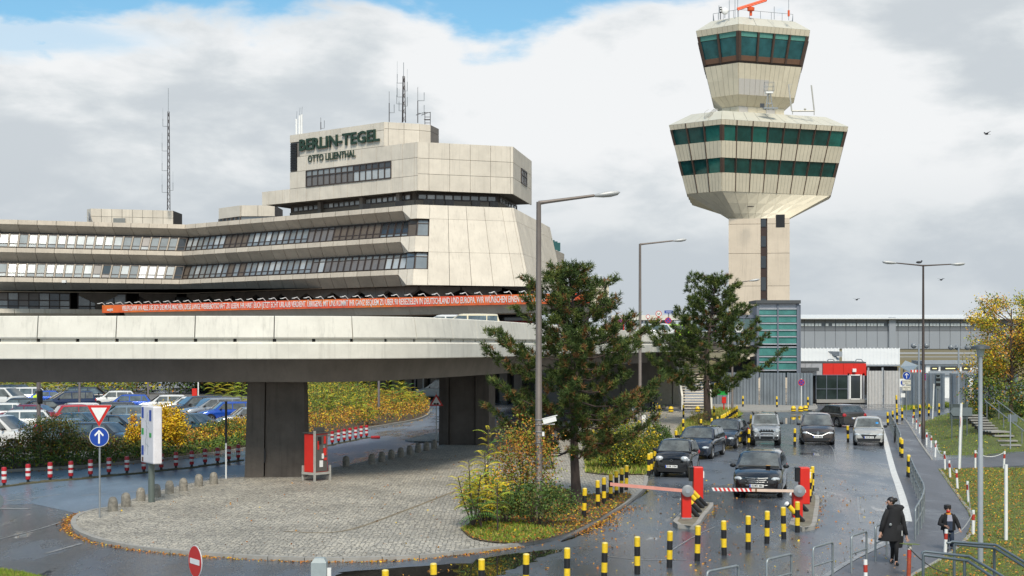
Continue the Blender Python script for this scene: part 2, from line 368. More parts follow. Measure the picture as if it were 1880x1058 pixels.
si=tag(thing('refuge_island','x','x'),kind='structure');del si['label'];del si['category']
sheet('cobble_paving',[(p.x,p.y)for p in sm],.08,cobble,si);kerb_row(sm,si,side=1 if False else-1,w=.12,z1=.09,step=1.5)
bed_px=[(-130,880),(0,868),(80,864),(162,859),(230,853),(294,847),(370,838),(446,827),(520,816),(596,803),(677,788),(749,776),(776,769),(788,762),(788,755),(776,745),(748,737)]
bed_front=smooth_path([G(*p)for p in bed_px],5)
bed_back=[G(700,733),G(560,733),G(520,745),G(470,790),G(400,806),G(290,832),G(160,842),G(0,850),G(-140,858)]
bed=tag(thing('planted_verge','x','x'),kind='structure');del bed['label'];del bed['category']
sheet('bed_soil',[(p.x,p.y)for p in bed_front+bed_back],.09,soil,bed);kerb_row(bed_front,bed,side=-1,w=-.15,z1=.12,step=1.2)
sheet('slip_road',[(p.x,p.y)for p in bed_front]+[G(830,735).to_2d(),G(905,735).to_2d(),G(905,802).to_2d()]+[(p.x,p.y)for p in back[11:]]+[G(207,934).to_2d(),G(150,945).to_2d(),G(60,925).to_2d(),G(-130,935).to_2d()],.004,asphalt_sky_blue)
pine_px=[(846,972),(870,990),(930,998),(985,994),(1040,980),(1095,955),(1130,934),(1150,920),(1158,908),(1120,905),(1080,908),(1020,895),(960,905),(900,935)]
pine_bed=smooth_path([G(*p,.1)for p in pine_px]+[G(*pine_px[0],.1)],4)
pb=tag(thing('planting_corner','x','x'),kind='structure');del pb['label'];del pb['category']
sheet('bed_soil',[(p.x,p.y)for p in pine_bed],.112,soil,pb)
bed2_px=[(1075,868),(1110,872),(1160,872),(1186,872),(1193,850),(1208,825),(1228,808),(1190,806),(1120,815),(1072,835)]
pb2=sheet('bed_soil',[G(*p,.1).to_2d()for p in bed2_px],.114,soil,pb)
bed3_px=[(1238,799),(1262,800),(1300,785),(1345,772),(1362,762),(1352,752),(1318,752),(1270,768),(1250,782)]
pb3=sheet('bed_soil',[G(*p,.1).to_2d()for p in bed3_px],.116,turf,pb)
pv=tag(thing('pavement','x','x'),kind='structure');del pv['label'];del pv['category']
pave_m=M('pale_paving',(.30,.29,.27),.6,var=.15,scale=1.5,bump=.2)
back_p=[G(1090,752),G(1240,750),G(1340,756),G(1400,757),G(1490,755),G(1501,750),G(1497,744),G(1380,741),G(1240,742),G(1090,744)]
sheet('paving',[(p.x,p.y)for p in back_p],.10,pave_m,pv);kerb_row(smooth_path(back_p[:7],3),pv,w=.2,z1=.115,step=2.0)
door_p=[G(1497,741),G(1600,741),G(1618,739),G(1612,737),G(1497,736)]
sheet('paving',[(p.x,p.y)for p in door_p],.10,pave_m,pv)
kpx=[(1650,762),(1665,773),(1690,812),(1714,845)];kpx2=[(1723,861),(1738,884),(1759,914),(1780,944),(1785,962),(1775,986),(1750,1010),(1720,1030),(1672,1056),(1600,1100)]
walk=smooth_path([G(*p)for p in[(1600,757)]+kpx[1:]+kpx2],4)
path_pts=[G(1610,762),G(1617,780),G(1634,839),G(1652,900),G(1668,960),G(1640,995),G(1560,1035),G(1470,1095),G(1600,1100)]+[G(*p)for p in reversed(kpx2[:-1])]+[G(1880,855),G(2100,845),G(2100,828),G(1880,832),G(1760,842),G(1714,846),G(1690,812),G(1665,773)]
sheet('path',[(p.x,p.y)for p in path_pts],.004,asphalt_path)
rv=tag(thing('grass_verge','x','x'),kind='structure');del rv['label'];del rv['category']
low=smooth_path([G(*p)for p in kpx2],4)
lowpoly=[(p.x,p.y)for p in low]+[(8,14),(30,14)]+[G(2300,850).to_2d(),G(1880,860).to_2d()]
kerb_row(low,rv,side=1,w=.1,z1=.03,step=1.0,name='edging_stone')
def inpoly(x,y,poly):
 c=False;j=len(poly)-1
 for i in range(len(poly)):
  if(poly[i][1]>y)!=(poly[j][1]>y)and x<(poly[j][0]-poly[i][0])*(y-poly[i][1])/(poly[j][1]-poly[i][1])+poly[i][0]:c=not c
  j=i
 return c
def edge_dist(x,y,poly):
 d=1e9
 for i in range(len(poly)):
  a=poly[i];b=poly[(i+1)%len(poly)];ex,ey=b[0]-a[0],b[1]-a[1];t=max(0,min(1,((x-a[0])*ex+(y-a[1])*ey)/(ex*ex+ey*ey+1e-9)))
  d=min(d,math.hypot(x-a[0]-t*ex,y-a[1]-t*ey))
 return d
sheet('lawn',lowpoly,.022,turf,rv)
mound_poly=[G(1686,777).to_2d(),G(1706,806).to_2d(),G(1728,838).to_2d(),G(1800,837).to_2d(),G(1880,830).to_2d(),G(2150,824).to_2d(),G(2150,775).to_2d(),G(1880,756).to_2d(),G(1740,759).to_2d()]
def mound_z(x,y):
 if not inpoly(x,y,mound_poly):return 0.0
 d=edge_dist(x,y,mound_poly);t=min(d/6.5,1);return 1.25*(t*t*(3-2*t))*(1+.06*noise.noise(Vector((x*.5,y*.5,0))))
mm=MB();nx,ny=44,44;x0,x1,y0,y1=19,47,66,116
grid=[[(x0+(x1-x0)*i/nx,y0+(y1-y0)*j/ny)for i in range(nx+1)]for j in range(ny+1)]
vs_=[(x,y,mound_z(x,y)+.03 if inpoly(x,y,mound_poly)else-.25)for row in grid for(x,y)in row]
fs_=[(j*(nx+1)+i,j*(nx+1)+i+1,(j+1)*(nx+1)+i+1,(j+1)*(nx+1)+i)for j in range(ny)for i in range(nx)]
mm.raw(vs_,fs_);mm.build('grass_mound',turf,rv,smooth=180)
kerb_row(smooth_path([G(*p)for p in kpx],4),rv,side=1,w=-.1,z1=.04,step=1.2,name='edging_stone')
sheet('lawn',[G(-200,1045).to_2d(),G(-60,1046).to_2d(),G(40,1051).to_2d(),G(90,1062).to_2d(),G(60,1120).to_2d(),G(-200,1120).to_2d()],.02,turf,rv)
faint_m=M('faint_road_paint',(.22,.225,.23),.35,var=.5,scale=4)
def strip(name,px,w,dash=None,z=.008,parent=None):
 P=resample(smooth_path([G(*p)for p in px],4),.5 if dash else 1.2);mb=MB();Q=inset_strip(P,w/2,1);S=inset_strip(P,-w/2,1);s=0
 for i in range(len(P)-1):
  s+=(P[i+1]-P[i]).length
  if dash and(s%(dash[0]+dash[1]))>dash[0]:continue
  mb.poly([(S[i].x,S[i].y,z),(S[i+1].x,S[i+1].y,z),(Q[i+1].x,Q[i+1].y,z),(Q[i].x,Q[i].y,z)])
 return struct(name,mb,line_m if w>.2 and not dash and w!=.3 else faint_m)
strip('lane_marking',[(1616,778),(1625,807),(1633,839),(1641,868),(1650,893),(1660,925),(1667,958)],.26)
strip('lane_marking',[(1648,992),(1615,1004),(1565,1028),(1510,1062)],.15,z=.012)
strip('lane_marking',[(0,990),(60,975),(110,960),(128,950)],.07)
strip('lane_marking',[(0,922),(60,915),(130,905)],.12,dash=(3,1))
strip('lane_marking',[(0,934),(55,935)],.3)
strip('lane_marking',[(83,1017),(115,1008),(150,998)],.12)
strip('lane_marking',[(150,910),(260,902)],.12,dash=(1.2,1))
strip('lane_marking',[(628,842),(680,833),(730,823),(790,806)],.1,dash=(2.2,2.2))
strip('lane_marking',[(690,800),(740,791),(792,782)],.1,dash=(3,3))
strip('lane_marking',[(1312,968),(1275,985),(1230,1013)],.05)
strip('lane_marking',[(1100,1020),(1190,1030),(1260,1028)],.05)
strip('lane_marking',[(1575,912),(1576,935),(1580,960)],.05)
strip('lane_marking',[(1425,770),(1460,763),(1490,761),(1530,764)],.1)
strip('lane_marking',[(1350,790),(1450,795),(1520,815),(1535,850)],.05)
rb=MB()
for i in range(14):
 a=G(1546+i*7.5,746.5);b=G(1546+i*7.5+3.8,746.5);rb.poly([(a.x,a.y,.03),(b.x,b.y,.03),(b.x,b.y+.5,.03),(a.x,a.y+.5,.03)])
rbo=struct('speed_ramp_marking',rb,line_m)
mh=MB();q=[G(800,1035),G(868,1035),G(880,1020),G(823,1020)];mh.prism([(p.x,p.y)for p in q],.0,.012,M('cast_iron_lid',(.10,.10,.105),.45,.4,var=.2,scale=6));struct('drain_cover',mh,None)
def barrier_island(px,name='barrier_island'):
 P=smooth_path([G(*p,.12)for p in px]+[G(*px[0],.12)],3)[:-1]
 if sum(a.x*b.y-b.x*a.y for a,b in zip(P,P[1:]+P[:1]))<0:P.reverse()
 o=tag(thing(name,'x','x'),kind='structure');del o['label'];del o['category']
 sheet('slab_paving',[(p.x,p.y)for p in inset_strip(P+[P[0]],.13,1)[:-1]],.118,M('mossy_slabs',(.17,.155,.115),.8,var=.3,scale=3,bump=.4),o)
 kerb_row(P+[P[0]],o,side=1,w=.14,z1=.125,step=.8);return o
barrier_island([(1235,957),(1247,964),(1279,965),(1295,945),(1311,926),(1300,921),(1275,923),(1250,941)])
barrier_island([(1449,963),(1465,968),(1495,967),(1502,940),(1504,912),(1492,907),(1470,915),(1457,942)])
edge=resample(smooth_path([Vector(p)for p in((-30,54,0),(-18,54,0),(-10,54.0,0),(-6.2,54.6,0),(-3.5,56.9,0),(-1.9,60.8,0),(-.38,66.0,0),(1.7,74.5,0),(4.4,86,0),(8.0,101,0),(12.4,115,0),(15.2,122,0))],10),.5)
def bz(p):t=max(0,min(1,(p.y-57)/45));return-.15*t
web=resample(smooth_path([Vector(p)for p in((-30,57.3,0),(-12,57.3,0),(-6.9,57.7,0),(-4.2,62.5,0),(-1.3,72,0),(2.6,88,0),(8.4,110,0),(11.5,121,0))],10),.5)
back_edge=[Vector((14,122,0)),Vector((4,124,0)),Vector((0,112,0)),Vector((-3,96,0)),Vector((-5.5,82,0)),Vector((-10,69,0)),Vector((-17,64,0)),Vector((-30,63,0))]
bridge=thing('road_bridge','long curved concrete road bridge with pale parapet crossing in front of the terminal','bridge')
def offs(P,o):return inset_strip(P,-o,1)
def band(name,P,prof,mat,par,seg=None,smooth=30,close=True,gap=.015,zf=bz):
 """profile (outward, z) swept along P; seg cuts it into pieces of that length"""
 if seg:
  Q=resample(P,.5);n=max(1,round(seg/.5));chunks=[Q[i:i+n+1]for i in range(0,len(Q)-1,n)]
 else:chunks=[P]
 out=[]
 full=P
 for ch in chunks:
  if len(ch)<2:continue
  ch=[c.copy()for c in ch]
  if seg:
   ch[0]=ch[0].lerp(ch[1],gap/.5);ch[-1]=ch[-1].lerp(ch[-2],gap/.5)
  rings=[]
  for i,p in enumerate(ch):
   a=ch[max(i-1,0)];b=ch[min(i+1,len(ch)-1)];d=(b-a);d.z=0;d.normalize();nrm=Vector((d.y,-d.x,0))
   rings.append([(p.x+nrm.x*o,p.y+nrm.y*o,z+zf(p))for o,z in prof])
  k=len(prof);vs_=[q for r_ in rings for q in r_];fs_=[]
  for i in range(len(rings)-1):
   for j in range(k if close else k-1):fs_.append((i*k+j,(i+1)*k+j,(i+1)*k+(j+1)%k,i*k+(j+1)%k))
  if close:fs_.append(tuple(range(k)));fs_.append(tuple((len(rings)-1)*k+j for j in reversed(range(k))))
  mb=MB();mb.raw(vs_,fs_);out.append(mb.build(name,mat,par,smooth=smooth))
 return out
band('parapet_panel',edge,[(0.0,5.725),(0.03,5.78),(-.10,6.56),(-.14,6.59),(-.32,6.59),(-.34,6.54),(-.26,5.725)],concrete_pr,bridge,seg=3.0,gap=.02)
band('fascia_beam',edge,[(.0,4.94),(.03,4.97),(.03,5.53),(-.04,5.60),(-.5,5.60),(-.5,4.94)],concrete_pr,bridge)
band('kerb_upstand',edge,[(-.1,5.602),(-.1,5.725-.004),(-.3,5.725-.004),(-.3,5.602)],concrete_pr,bridge,seg=1.5,gap=.07)
band('joint_backing',edge,[(-.2,5.603),(-.2,5.73),(-.22,5.73),(-.22,5.603)],dark,bridge)
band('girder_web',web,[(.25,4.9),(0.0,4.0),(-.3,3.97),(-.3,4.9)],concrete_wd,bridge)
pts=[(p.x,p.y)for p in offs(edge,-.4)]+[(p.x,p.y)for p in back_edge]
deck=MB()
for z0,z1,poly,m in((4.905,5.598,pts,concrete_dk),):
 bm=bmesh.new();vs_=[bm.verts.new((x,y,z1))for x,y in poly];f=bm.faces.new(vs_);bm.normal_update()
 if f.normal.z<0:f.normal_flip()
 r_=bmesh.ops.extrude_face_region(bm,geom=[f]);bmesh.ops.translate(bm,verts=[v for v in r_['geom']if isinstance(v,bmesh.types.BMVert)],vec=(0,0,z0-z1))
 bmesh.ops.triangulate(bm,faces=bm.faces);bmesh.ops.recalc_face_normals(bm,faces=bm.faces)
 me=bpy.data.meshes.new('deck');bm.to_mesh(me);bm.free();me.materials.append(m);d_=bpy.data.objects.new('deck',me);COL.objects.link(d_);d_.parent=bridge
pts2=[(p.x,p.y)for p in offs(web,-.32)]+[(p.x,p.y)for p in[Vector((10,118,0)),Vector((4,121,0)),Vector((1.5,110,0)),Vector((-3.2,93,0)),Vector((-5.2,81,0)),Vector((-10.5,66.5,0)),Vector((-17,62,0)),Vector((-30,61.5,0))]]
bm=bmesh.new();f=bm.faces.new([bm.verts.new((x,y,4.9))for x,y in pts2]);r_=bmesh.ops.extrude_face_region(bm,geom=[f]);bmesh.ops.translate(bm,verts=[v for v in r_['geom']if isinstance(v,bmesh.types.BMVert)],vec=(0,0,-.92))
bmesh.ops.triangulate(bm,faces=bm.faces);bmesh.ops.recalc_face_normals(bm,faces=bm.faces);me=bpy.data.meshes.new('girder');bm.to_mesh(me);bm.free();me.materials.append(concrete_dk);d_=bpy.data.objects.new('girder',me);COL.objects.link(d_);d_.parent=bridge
def pier(c,wx,depth,flare,top,rz,recess,hole=None):
 """three vertical lamellae with dark joints, flaring towards the foot"""
 cuts=[-.5]+recess+[.5];mt=Matrix.Rotation(rz,3,'Z')
 for i in range(len(cuts)-1):
  a,b=cuts[i]*wx+.02,cuts[i+1]*wx-.02
  lo=1+flare;dpt=depth*(1.0 if i%2==0 else .9)
  mb=MB();P=[(a*lo,-dpt/2*lo,-.05),(b*lo,-dpt/2*lo,-.05),(b*lo,depth/2,-.05),(a*lo,depth/2,-.05),(a,-dpt/2,top),(b,-dpt/2,top),(b,depth/2,top),(a,depth/2,top)]
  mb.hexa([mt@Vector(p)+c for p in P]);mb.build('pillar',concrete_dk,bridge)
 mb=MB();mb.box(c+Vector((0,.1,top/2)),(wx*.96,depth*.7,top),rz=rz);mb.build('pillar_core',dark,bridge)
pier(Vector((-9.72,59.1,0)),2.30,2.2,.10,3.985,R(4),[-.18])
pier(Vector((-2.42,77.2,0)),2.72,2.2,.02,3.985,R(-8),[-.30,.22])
hb=MB();hb.lathe([(0,-.02),(.42,-.02),(.42,.02)],dark,n=20,axis='Y');h_=hb.build('inspection_lid',M('stained_hatch',(.05,.042,.038),.8,var=.2),bridge);h_.location=(-10.33,57.93,.98);h_.scale=(.75,1,1.15)
ab=thing('abutment_wall','brown concrete wall with a pale steel door below the far end of the bridge','wall')
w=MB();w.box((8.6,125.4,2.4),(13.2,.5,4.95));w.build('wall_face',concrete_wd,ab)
w=MB();w.box((13.4,125.1,1.15),(1.3,.1,2.3));w.build('door',M('sand_door',(.34,.31,.24),.6),ab)
w=MB();w.box((14.6,125.05,1.15),(.9,.1,2.3));w.build('door',M('sand_door',(.34,.31,.24),.6),ab)
for k in range(4):
 w=MB();w.box((3+k*3.3,125.12,2.4),(.05,.08,4.9));w.build('wall_joint',joint,ab)
st=thing('outdoor_stair','open concrete stair with pale side walls climbing from the pavement to the bridge','staircase',(15.3,118,0))
for k in range(26):
 s_=MB();s_.box((0,k*.3,.1+k*.215),(2.2,.34,.07));s_.build('step',concrete_lt,st)
for sx in(-1.2,1.2):
 s_=MB();s_.raw([(sx-.08,-.3,0),(sx+.08,-.3,0),(sx+.08,-.3,1.15),(sx-.08,-.3,1.15),(sx-.08,7.6,5.2),(sx+.08,7.6,5.2),(sx+.08,7.6,6.6),(sx-.08,7.6,6.6)],[(0,1,2,3),(7,6,5,4),(0,4,5,1),(3,2,6,7),(0,3,7,4),(1,5,6,2)]);s_.build('side_wall',concrete_pr,st)
D1=Vector((.9397,.342,0));D2=Vector((.766,-.643,0));D4=Vector((.1736,.985,0))
NA=Vector((-39.5,172,0));NP=NA-D1*34;NB=Vector((-9.78,147.05,0));NC=NB+D1*10.6;ND=NC+D4*26
NODES=[NP,NA,NB,NC,ND]
def onrm(a,b):d=(b-a).normalized();return Vector((d.y,-d.x,0))
MIT=[]
for i,p in enumerate(NODES):
 n1=onrm(NODES[max(i-1,0)],NODES[max(i-1,0)+1]);n2=onrm(NODES[min(i,3)],NODES[min(i,3)+1])
 MIT.append((n1+n2)/(1+n1.dot(n2)))
def S(i,t,o,z):
 a=NODES[i]+MIT[i]*o;b=NODES[i+1]+MIT[i+1]*o;p=a.lerp(b,t);return Vector((p.x,p.y,z))
def oz(z):return 1.9*(19.8-z)/8.4
term=thing('terminal_building','beige concrete airport terminal with long window bands and a BERLIN-TEGEL block on its roof','airport building')
def glass(name,col,rough,metal,spec=.8):
 return M(name,col,rough,metal,var=.18,scale=.5,spec=spec)
g_bright=glass('window_bright',(.44,.47,.48),.2,.2);g_mid=glass('window_mid',(.24,.265,.275),.16,.25);g_dark=glass('window_dark',(.055,.065,.075),.06,.35)
g_blind=glass('window_blind',(.16,.15,.145),.35,.1);g_shut=M('brown_shutter',(.115,.092,.072),.55,.1,var=.1)
g_white=glass('window_white_blind',(.74,.75,.76),.3,.05)
def solid(name,ra,rb,mat,par):
 k=len(ra);mb=MB();mb.raw(list(ra)+list(rb),[(j,(j+1)%k,k+(j+1)%k,k+j)for j in range(k)]+[tuple(reversed(range(k))),tuple(range(k,2*k))]);return mb.build(name,mat,par,smooth=20)
BANDS=[(19.8,19.28,18.35),(16.5,15.98,14.87),(13.05,12.53,11.42)]
LEN=[(NODES[i+1]-NODES[i]).length for i in range(4)]
for bi,(zt,zm,zb)in enumerate(BANDS):
 prof=lambda seg:[(oz(zt),zt),(oz(zm),zm),(oz(zm)-1.25,zb),(oz(zm)-1.9,zb),(oz(zm)-1.9,zt)]
 for i,n,t1 in((0,16,1.0),(1,18,.945)):
  for k in range(n):
   a=k/n*t1;b=(k+1)/n*t1;e_=.028/LEN[i]
   pr=prof(i)
   solid('fascia_panel',[S(i,a+e_,o,z)for o,z in pr],[S(i,b-e_,o,z)for o,z in pr],concrete,term)
 pa=prof(1);full=[(oz(zt),zt),(oz(zm),zm),(oz(zb),zb),(oz(zb)-1.9,zb),(oz(zm)-1.9,zt)]
 solid('corner_panel',[S(1,.946,o,z)for o,z in pa],[S(1,.978,o,z)for o,z in full],concrete_lt,term)
 solid('corner_panel',[S(1,.979,o,z)for o,z in full],[S(1,1.0,o,z)for o,z in full],concrete_lt,term)
 solid('corner_panel',[S(2,.001,o,z)for o,z in full],[S(2,.125,o,z)for o,z in full],concrete_lt,term)
ROWS=[(18.36,19.8),(14.88,18.34),(11.42,14.86)]
def tiles(i,ts,par=term,mat=concrete_lt):
 for a,b in zip(ts,ts[1:]):
  for z0,z1 in ROWS:
   e_=.022/LEN[i]
   q=[S(i,a+e_,oz(z0)-.16,z0),S(i,b-e_,oz(z0)-.16,z0),S(i,b-e_,oz(z1)-.16,z1),S(i,a+e_,oz(z1)-.16,z1)]
   p=[S(i,a+e_,oz(z0),z0),S(i,b-e_,oz(z0),z0),S(i,b-e_,oz(z1),z1),S(i,a+e_,oz(z1),z1)]
   mb=MB();mb.raw(p+q,[(0,1,2,3),(7,6,5,4),(0,4,5,1),(3,2,6,7),(0,3,7,4),(1,5,6,2)]);mb.build('wall_panel',mat,par)
tiles(2,[.126]+[.126+(.974-.126)*k/4.55 for k in range(1,5)]+[.974,1.0]);tiles(3,[0,.03]+[.03+.97*k/11 for k in range(1,12)])
bk=MB()
for i in(2,3):
 q_=.125 if i==2 else 0;bk.poly([S(i,q_,oz(11.5)-.12,11.5),S(i,1,oz(11.5)-.12,11.5),S(i,1,oz(19.7)-.12,19.7),S(i,q_,oz(19.7)-.12,19.7)])
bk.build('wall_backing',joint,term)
def body(o,z0,z1,mat,name='core'):
 pts=[S(0,0,o,0),S(0,1,o,0),S(1,1,o,0),S(2,1,o,0),S(3,1,o,0),Vector((-2,205,0)),Vector((-75,205,0))]
 mb=MB();k=len(pts);mb.raw([(p.x,p.y,z0)for p in pts]+[(p.x,p.y,z1)for p in pts],[(j,(j+1)%k,k+(j+1)%k,k+j)for j in range(k)])
 bm=bmesh.new();f=bm.faces.new([bm.verts.new((p.x,p.y,z1))for p in pts]);bmesh.ops.triangulate(bm,faces=[f]);bm.verts.ensure_lookup_table();bm.verts.index_update()
 mb.raw([v.co.copy()for v in bm.verts],[tuple(v.index for v in f.verts)for f in bm.faces]);bm.free()
 return mb.build(name,mat,term)
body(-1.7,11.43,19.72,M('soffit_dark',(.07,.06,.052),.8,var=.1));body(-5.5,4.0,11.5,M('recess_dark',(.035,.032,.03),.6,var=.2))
def window(i,a,b,o0,z0,o1,z1,gm,split=.28,fin=None,fr=.07):
 """leaning window between (o0,z0) below and (o1,z1) above"""
 P=lambda t,s,d=0.0:S(i,t,o0+(o1-o0)*s+d,z0+(z1-z0)*s)
 w=(b-a);L_=LEN[i]*w;e=fr/L_*w;mb=MB()
 for(ta,tb,sa,sb)in((a,a+e,0,1),(b-e,b,0,1),(a+e,b-e,0,.04),(a+e,b-e,.95,1),(a+e,b-e,split-.02,split+.02)):
  q=[P(ta,sa,.06),P(tb,sa,.06),P(tb,sb,.06),P(ta,sb,.06),P(ta,sa,-.08),P(tb,sa,-.08),P(tb,sb,-.08),P(ta,sb,-.08)]
  mb.raw(q,[(0,1,2,3),(0,4,5,1),(3,2,6,7),(0,3,7,4),(1,5,6,2)])
 f=mb.build('window',frame_dk,term)
 for j,(sa,sb)in enumerate(((split+.02,.95),(.04,split-.02))):
  p=MB();jit=rnd.uniform(-.012,.012)
  p.poly([P(a+e,sa,jit),P(b-e,sa,-jit),P(b-e,sb,-jit),P(a+e,sb,jit)]);p.build('pane',gm[j]if isinstance(gm,tuple)else gm,f)
 if fin:
  fb=MB();q=[P(a-e*.6,0,.02),P(a+e*.8,0,.02),P(a+e*.8,1,.02),P(a-e*.6,1,.02)];q2=[P(a-e*.6,0,.22),P(a+e*.8,0,.22),P(a+e*.8,1,.16),P(a-e*.6,1,.16)]
  fb.raw(q+q2,[(4,5,6,7),(0,4,7,3),(1,2,6,5),(0,1,5,4),(3,7,6,2)]);fb.build('mullion',fin,term)
fin_b=M('beige_mullion',(.36,.31,.25),.6,var=.05)
for wi,(zl,zt_)in enumerate(((16.5,18.33),(13.05,14.85))):
 otop=oz(zt_+.93)-1.2;obot=oz(zl)-.65
 n=32
 for k in range(n):
  if k==n-1:gm=(g_dark,g_dark)
  else:
   r_=rnd.random();gm=(g_bright,g_mid)if r_<.62 else((g_mid,g_mid)if r_<.92 else(g_blind,g_bright))
   if wi==1 and n-6<k<n-2:gm=(g_white,g_white)
   if wi==1 and k==n-9:gm=(g_dark,g_blind)
  window(0,(k+.03)/n,(k+.97)/n,obot,zl+.12,otop+.35,zt_-.1,gm,fin=fin_b,fr=.09)
 n=36
 for k in range(n):
  x=k/n;gm=(g_mid,g_mid)if rnd.random()<.6 else(g_bright,g_mid);sp=.28
  if wi==0:
   if 7<=k<=10:gm=g_shut
   elif 21<=k<=24:gm,sp=(g_blind,g_blind),.82
   elif 25<=k<=31:gm=g_shut
   elif k>31:gm,sp=(g_dark,g_mid),.2
  else:
   if k in(8,10,0):gm=g_shut
   elif 22<=k<=32:gm,sp=((g_mid,g_blind)if k!=23 else(g_bright,g_bright)),.74
   elif k>32:gm,sp=(g_mid,g_bright),.74
  window(1,(k+.03)/n*.965,(k+.97)/n*.965,obot,zl+.12,otop+.1,zt_-.04,gm,split=sp,fr=.10)
 window(1,.967,.999,oz(zl)-.3,zl+.02,oz(zt_)-.5,zt_,g_shut if wi==0 else(g_mid,g_mid),split=.74)
 window(2,.002,.122,oz(zl)-.3,zl+.02,oz(zt_)-.4,zt_,(g_mid,g_mid)if wi==0 else(g_bright,g_mid),split=.74,fr=.1)
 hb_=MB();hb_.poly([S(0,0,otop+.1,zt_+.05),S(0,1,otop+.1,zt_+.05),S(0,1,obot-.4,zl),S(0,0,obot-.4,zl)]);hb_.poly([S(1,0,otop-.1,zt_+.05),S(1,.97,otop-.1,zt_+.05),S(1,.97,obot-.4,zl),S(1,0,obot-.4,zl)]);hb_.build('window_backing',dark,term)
for i,n,ts in((1,9,None),(2,2,None),(0,5,None)):
 for k in range(n):
  t=(k+.45)/n;c=S(i,t,-1.2,0);d=(NODES[i+1]-NODES[i]).normalized()
  mb=MB();rt=at_angle(c,d);mb.box((c.x,c.y,9.9),(.7,.7,3.1),rot=rt)
  for sg in(-1,1):
   q=[c+d*(sg*.3),c+d*(sg*2.2)];nn=Vector((d.y,-d.x,0))*.3
   P_=[(q[0]-nn,10.2),(q[0]+nn,10.2),(q[0]+nn,11.4),(q[0]-nn,11.4),(q[1]-nn,11.1),(q[1]+nn,11.1),(q[1]+nn,11.4),(q[1]-nn,11.4)]
   mb.raw([(p.x,p.y,z)for p,z in P_],[(0,1,2,3),(7,6,5,4),(0,4,5,1),(3,2,6,7),(1,5,6,2),(0,3,7,4)])
  mb.build('column',concrete_wd,term)
def flat_window(a,b,z0,z1,gm,mat=frame_dk,fr=.08,n=1,rows=(0,1),name='window',par=term):
 """upright window from plan point a to b, with n panes"""
 d=(b-a).normalized();L_=(b-a).length;nn=Vector((d.y,-d.x,0));mb=MB();rt=at_angle(a,d);m_=(a+b)/2
 for zc,h in[(z0+(z1-z0)*r_,fr)for r_ in rows]:mb.box((m_.x,m_.y,zc),(L_,.16,h),rot=rt)
 for k in range(n+1):p=a.lerp(b,k/n);mb.box((p.x,p.y,(z0+z1)/2),(fr,.15,z1-z0-.002),rot=rt)
 f=mb.build(name,mat,par)
 for k in range(n):
  for r0,r1 in zip(rows,rows[1:]):
   p=a.lerp(b,k/n)+d*fr*.5;q=a.lerp(b,(k+1)/n)-d*fr*.5;za=z0+(z1-z0)*r0+fr*.5;zb_=z0+(z1-z0)*r1-fr*.5
   gm_=gm(k,r0)if callable(gm)else gm;pm=MB();j=rnd.uniform(-.01,.01)
   pm.poly([(p.x+j,p.y+j,za),(q.x-j,q.y,za),(q.x-j,q.y,zb_),(p.x+j,p.y+j,zb_)]);pm.build('pane',gm_,f)
 return f
pick=lambda*ms:(lambda k,r_:rnd.choice(ms))
flat_window(S(0,.30,-.8,0),S(0,.60,-.8,0),9.4,11.35,pick(g_mid,g_dark,g_blind),n=9,rows=(0,.2,.55,1),fr=.12)
flat_window(S(0,.62,-1.6,0),S(0,.78,-1.4,0),9.2,11.35,pick(g_mid,g_dark),n=4,rows=(0,.3,1),fr=.14)
flat_window(S(0,.80,-3.5,0),S(0,.995,-4.3,0),9.2,11.2,pick(g_blind,g_mid),n=5,rows=(0,.35,1),fr=.2)
flat_window(S(1,.02,-5.2,0),S(1,.30,-5.2,0),9.2,11.3,pick(g_mid,g_dark,g_blind,g_dark),n=9,rows=(0,.4,1),fr=.2)
flat_window(S(1,.45,-5.2,0),S(1,.9,-5.2,0),9.2,11.3,pick(g_dark,g_shut,g_shut),n=14,rows=(0,1),fr=.12)
flat_window(S(2,.1,-5.2,0),S(2,.95,-5.2,0),9.9,11.2,pick(g_dark,g_mid,g_dark),n=12,rows=(0,1),fr=.12)
for k in range(10):
 a,b=.28+k*.05,.28+(k+1)*.05
 pr=[(.6,9.45),(.6,8.95),(-.2,8.5),(-.8,8.5),(-.8,9.45)]
 solid('fascia_panel',[S(0,a+.0006,o,z)for o,z in pr],[S(0,b-.0006,o,z)for o,z in pr],concrete_lt if k<9 else concrete_dk,term)
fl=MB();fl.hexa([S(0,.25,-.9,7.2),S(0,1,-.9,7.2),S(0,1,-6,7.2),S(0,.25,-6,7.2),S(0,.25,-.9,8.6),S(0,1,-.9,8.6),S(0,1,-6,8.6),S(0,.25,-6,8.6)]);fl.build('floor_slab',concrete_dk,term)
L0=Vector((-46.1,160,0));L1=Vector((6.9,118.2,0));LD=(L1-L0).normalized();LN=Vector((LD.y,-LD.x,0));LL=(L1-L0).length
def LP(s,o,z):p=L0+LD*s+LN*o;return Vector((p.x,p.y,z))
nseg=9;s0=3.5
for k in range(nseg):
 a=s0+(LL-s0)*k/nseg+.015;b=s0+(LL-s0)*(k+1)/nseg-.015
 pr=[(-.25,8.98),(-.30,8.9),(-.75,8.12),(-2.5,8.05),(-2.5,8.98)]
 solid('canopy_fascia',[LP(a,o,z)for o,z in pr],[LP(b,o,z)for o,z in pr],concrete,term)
cs=MB();cs.hexa([LP(s0,-2.4,8.3),LP(LL,-2.4,8.3),LP(LL-22,-14,8.3),LP(s0,-14,8.3),LP(s0,-2.4,8.9),LP(LL,-2.4,8.9),LP(LL-22,-14,8.9),LP(s0,-14,8.9)]);cs.build('canopy_slab',concrete_dk,term)
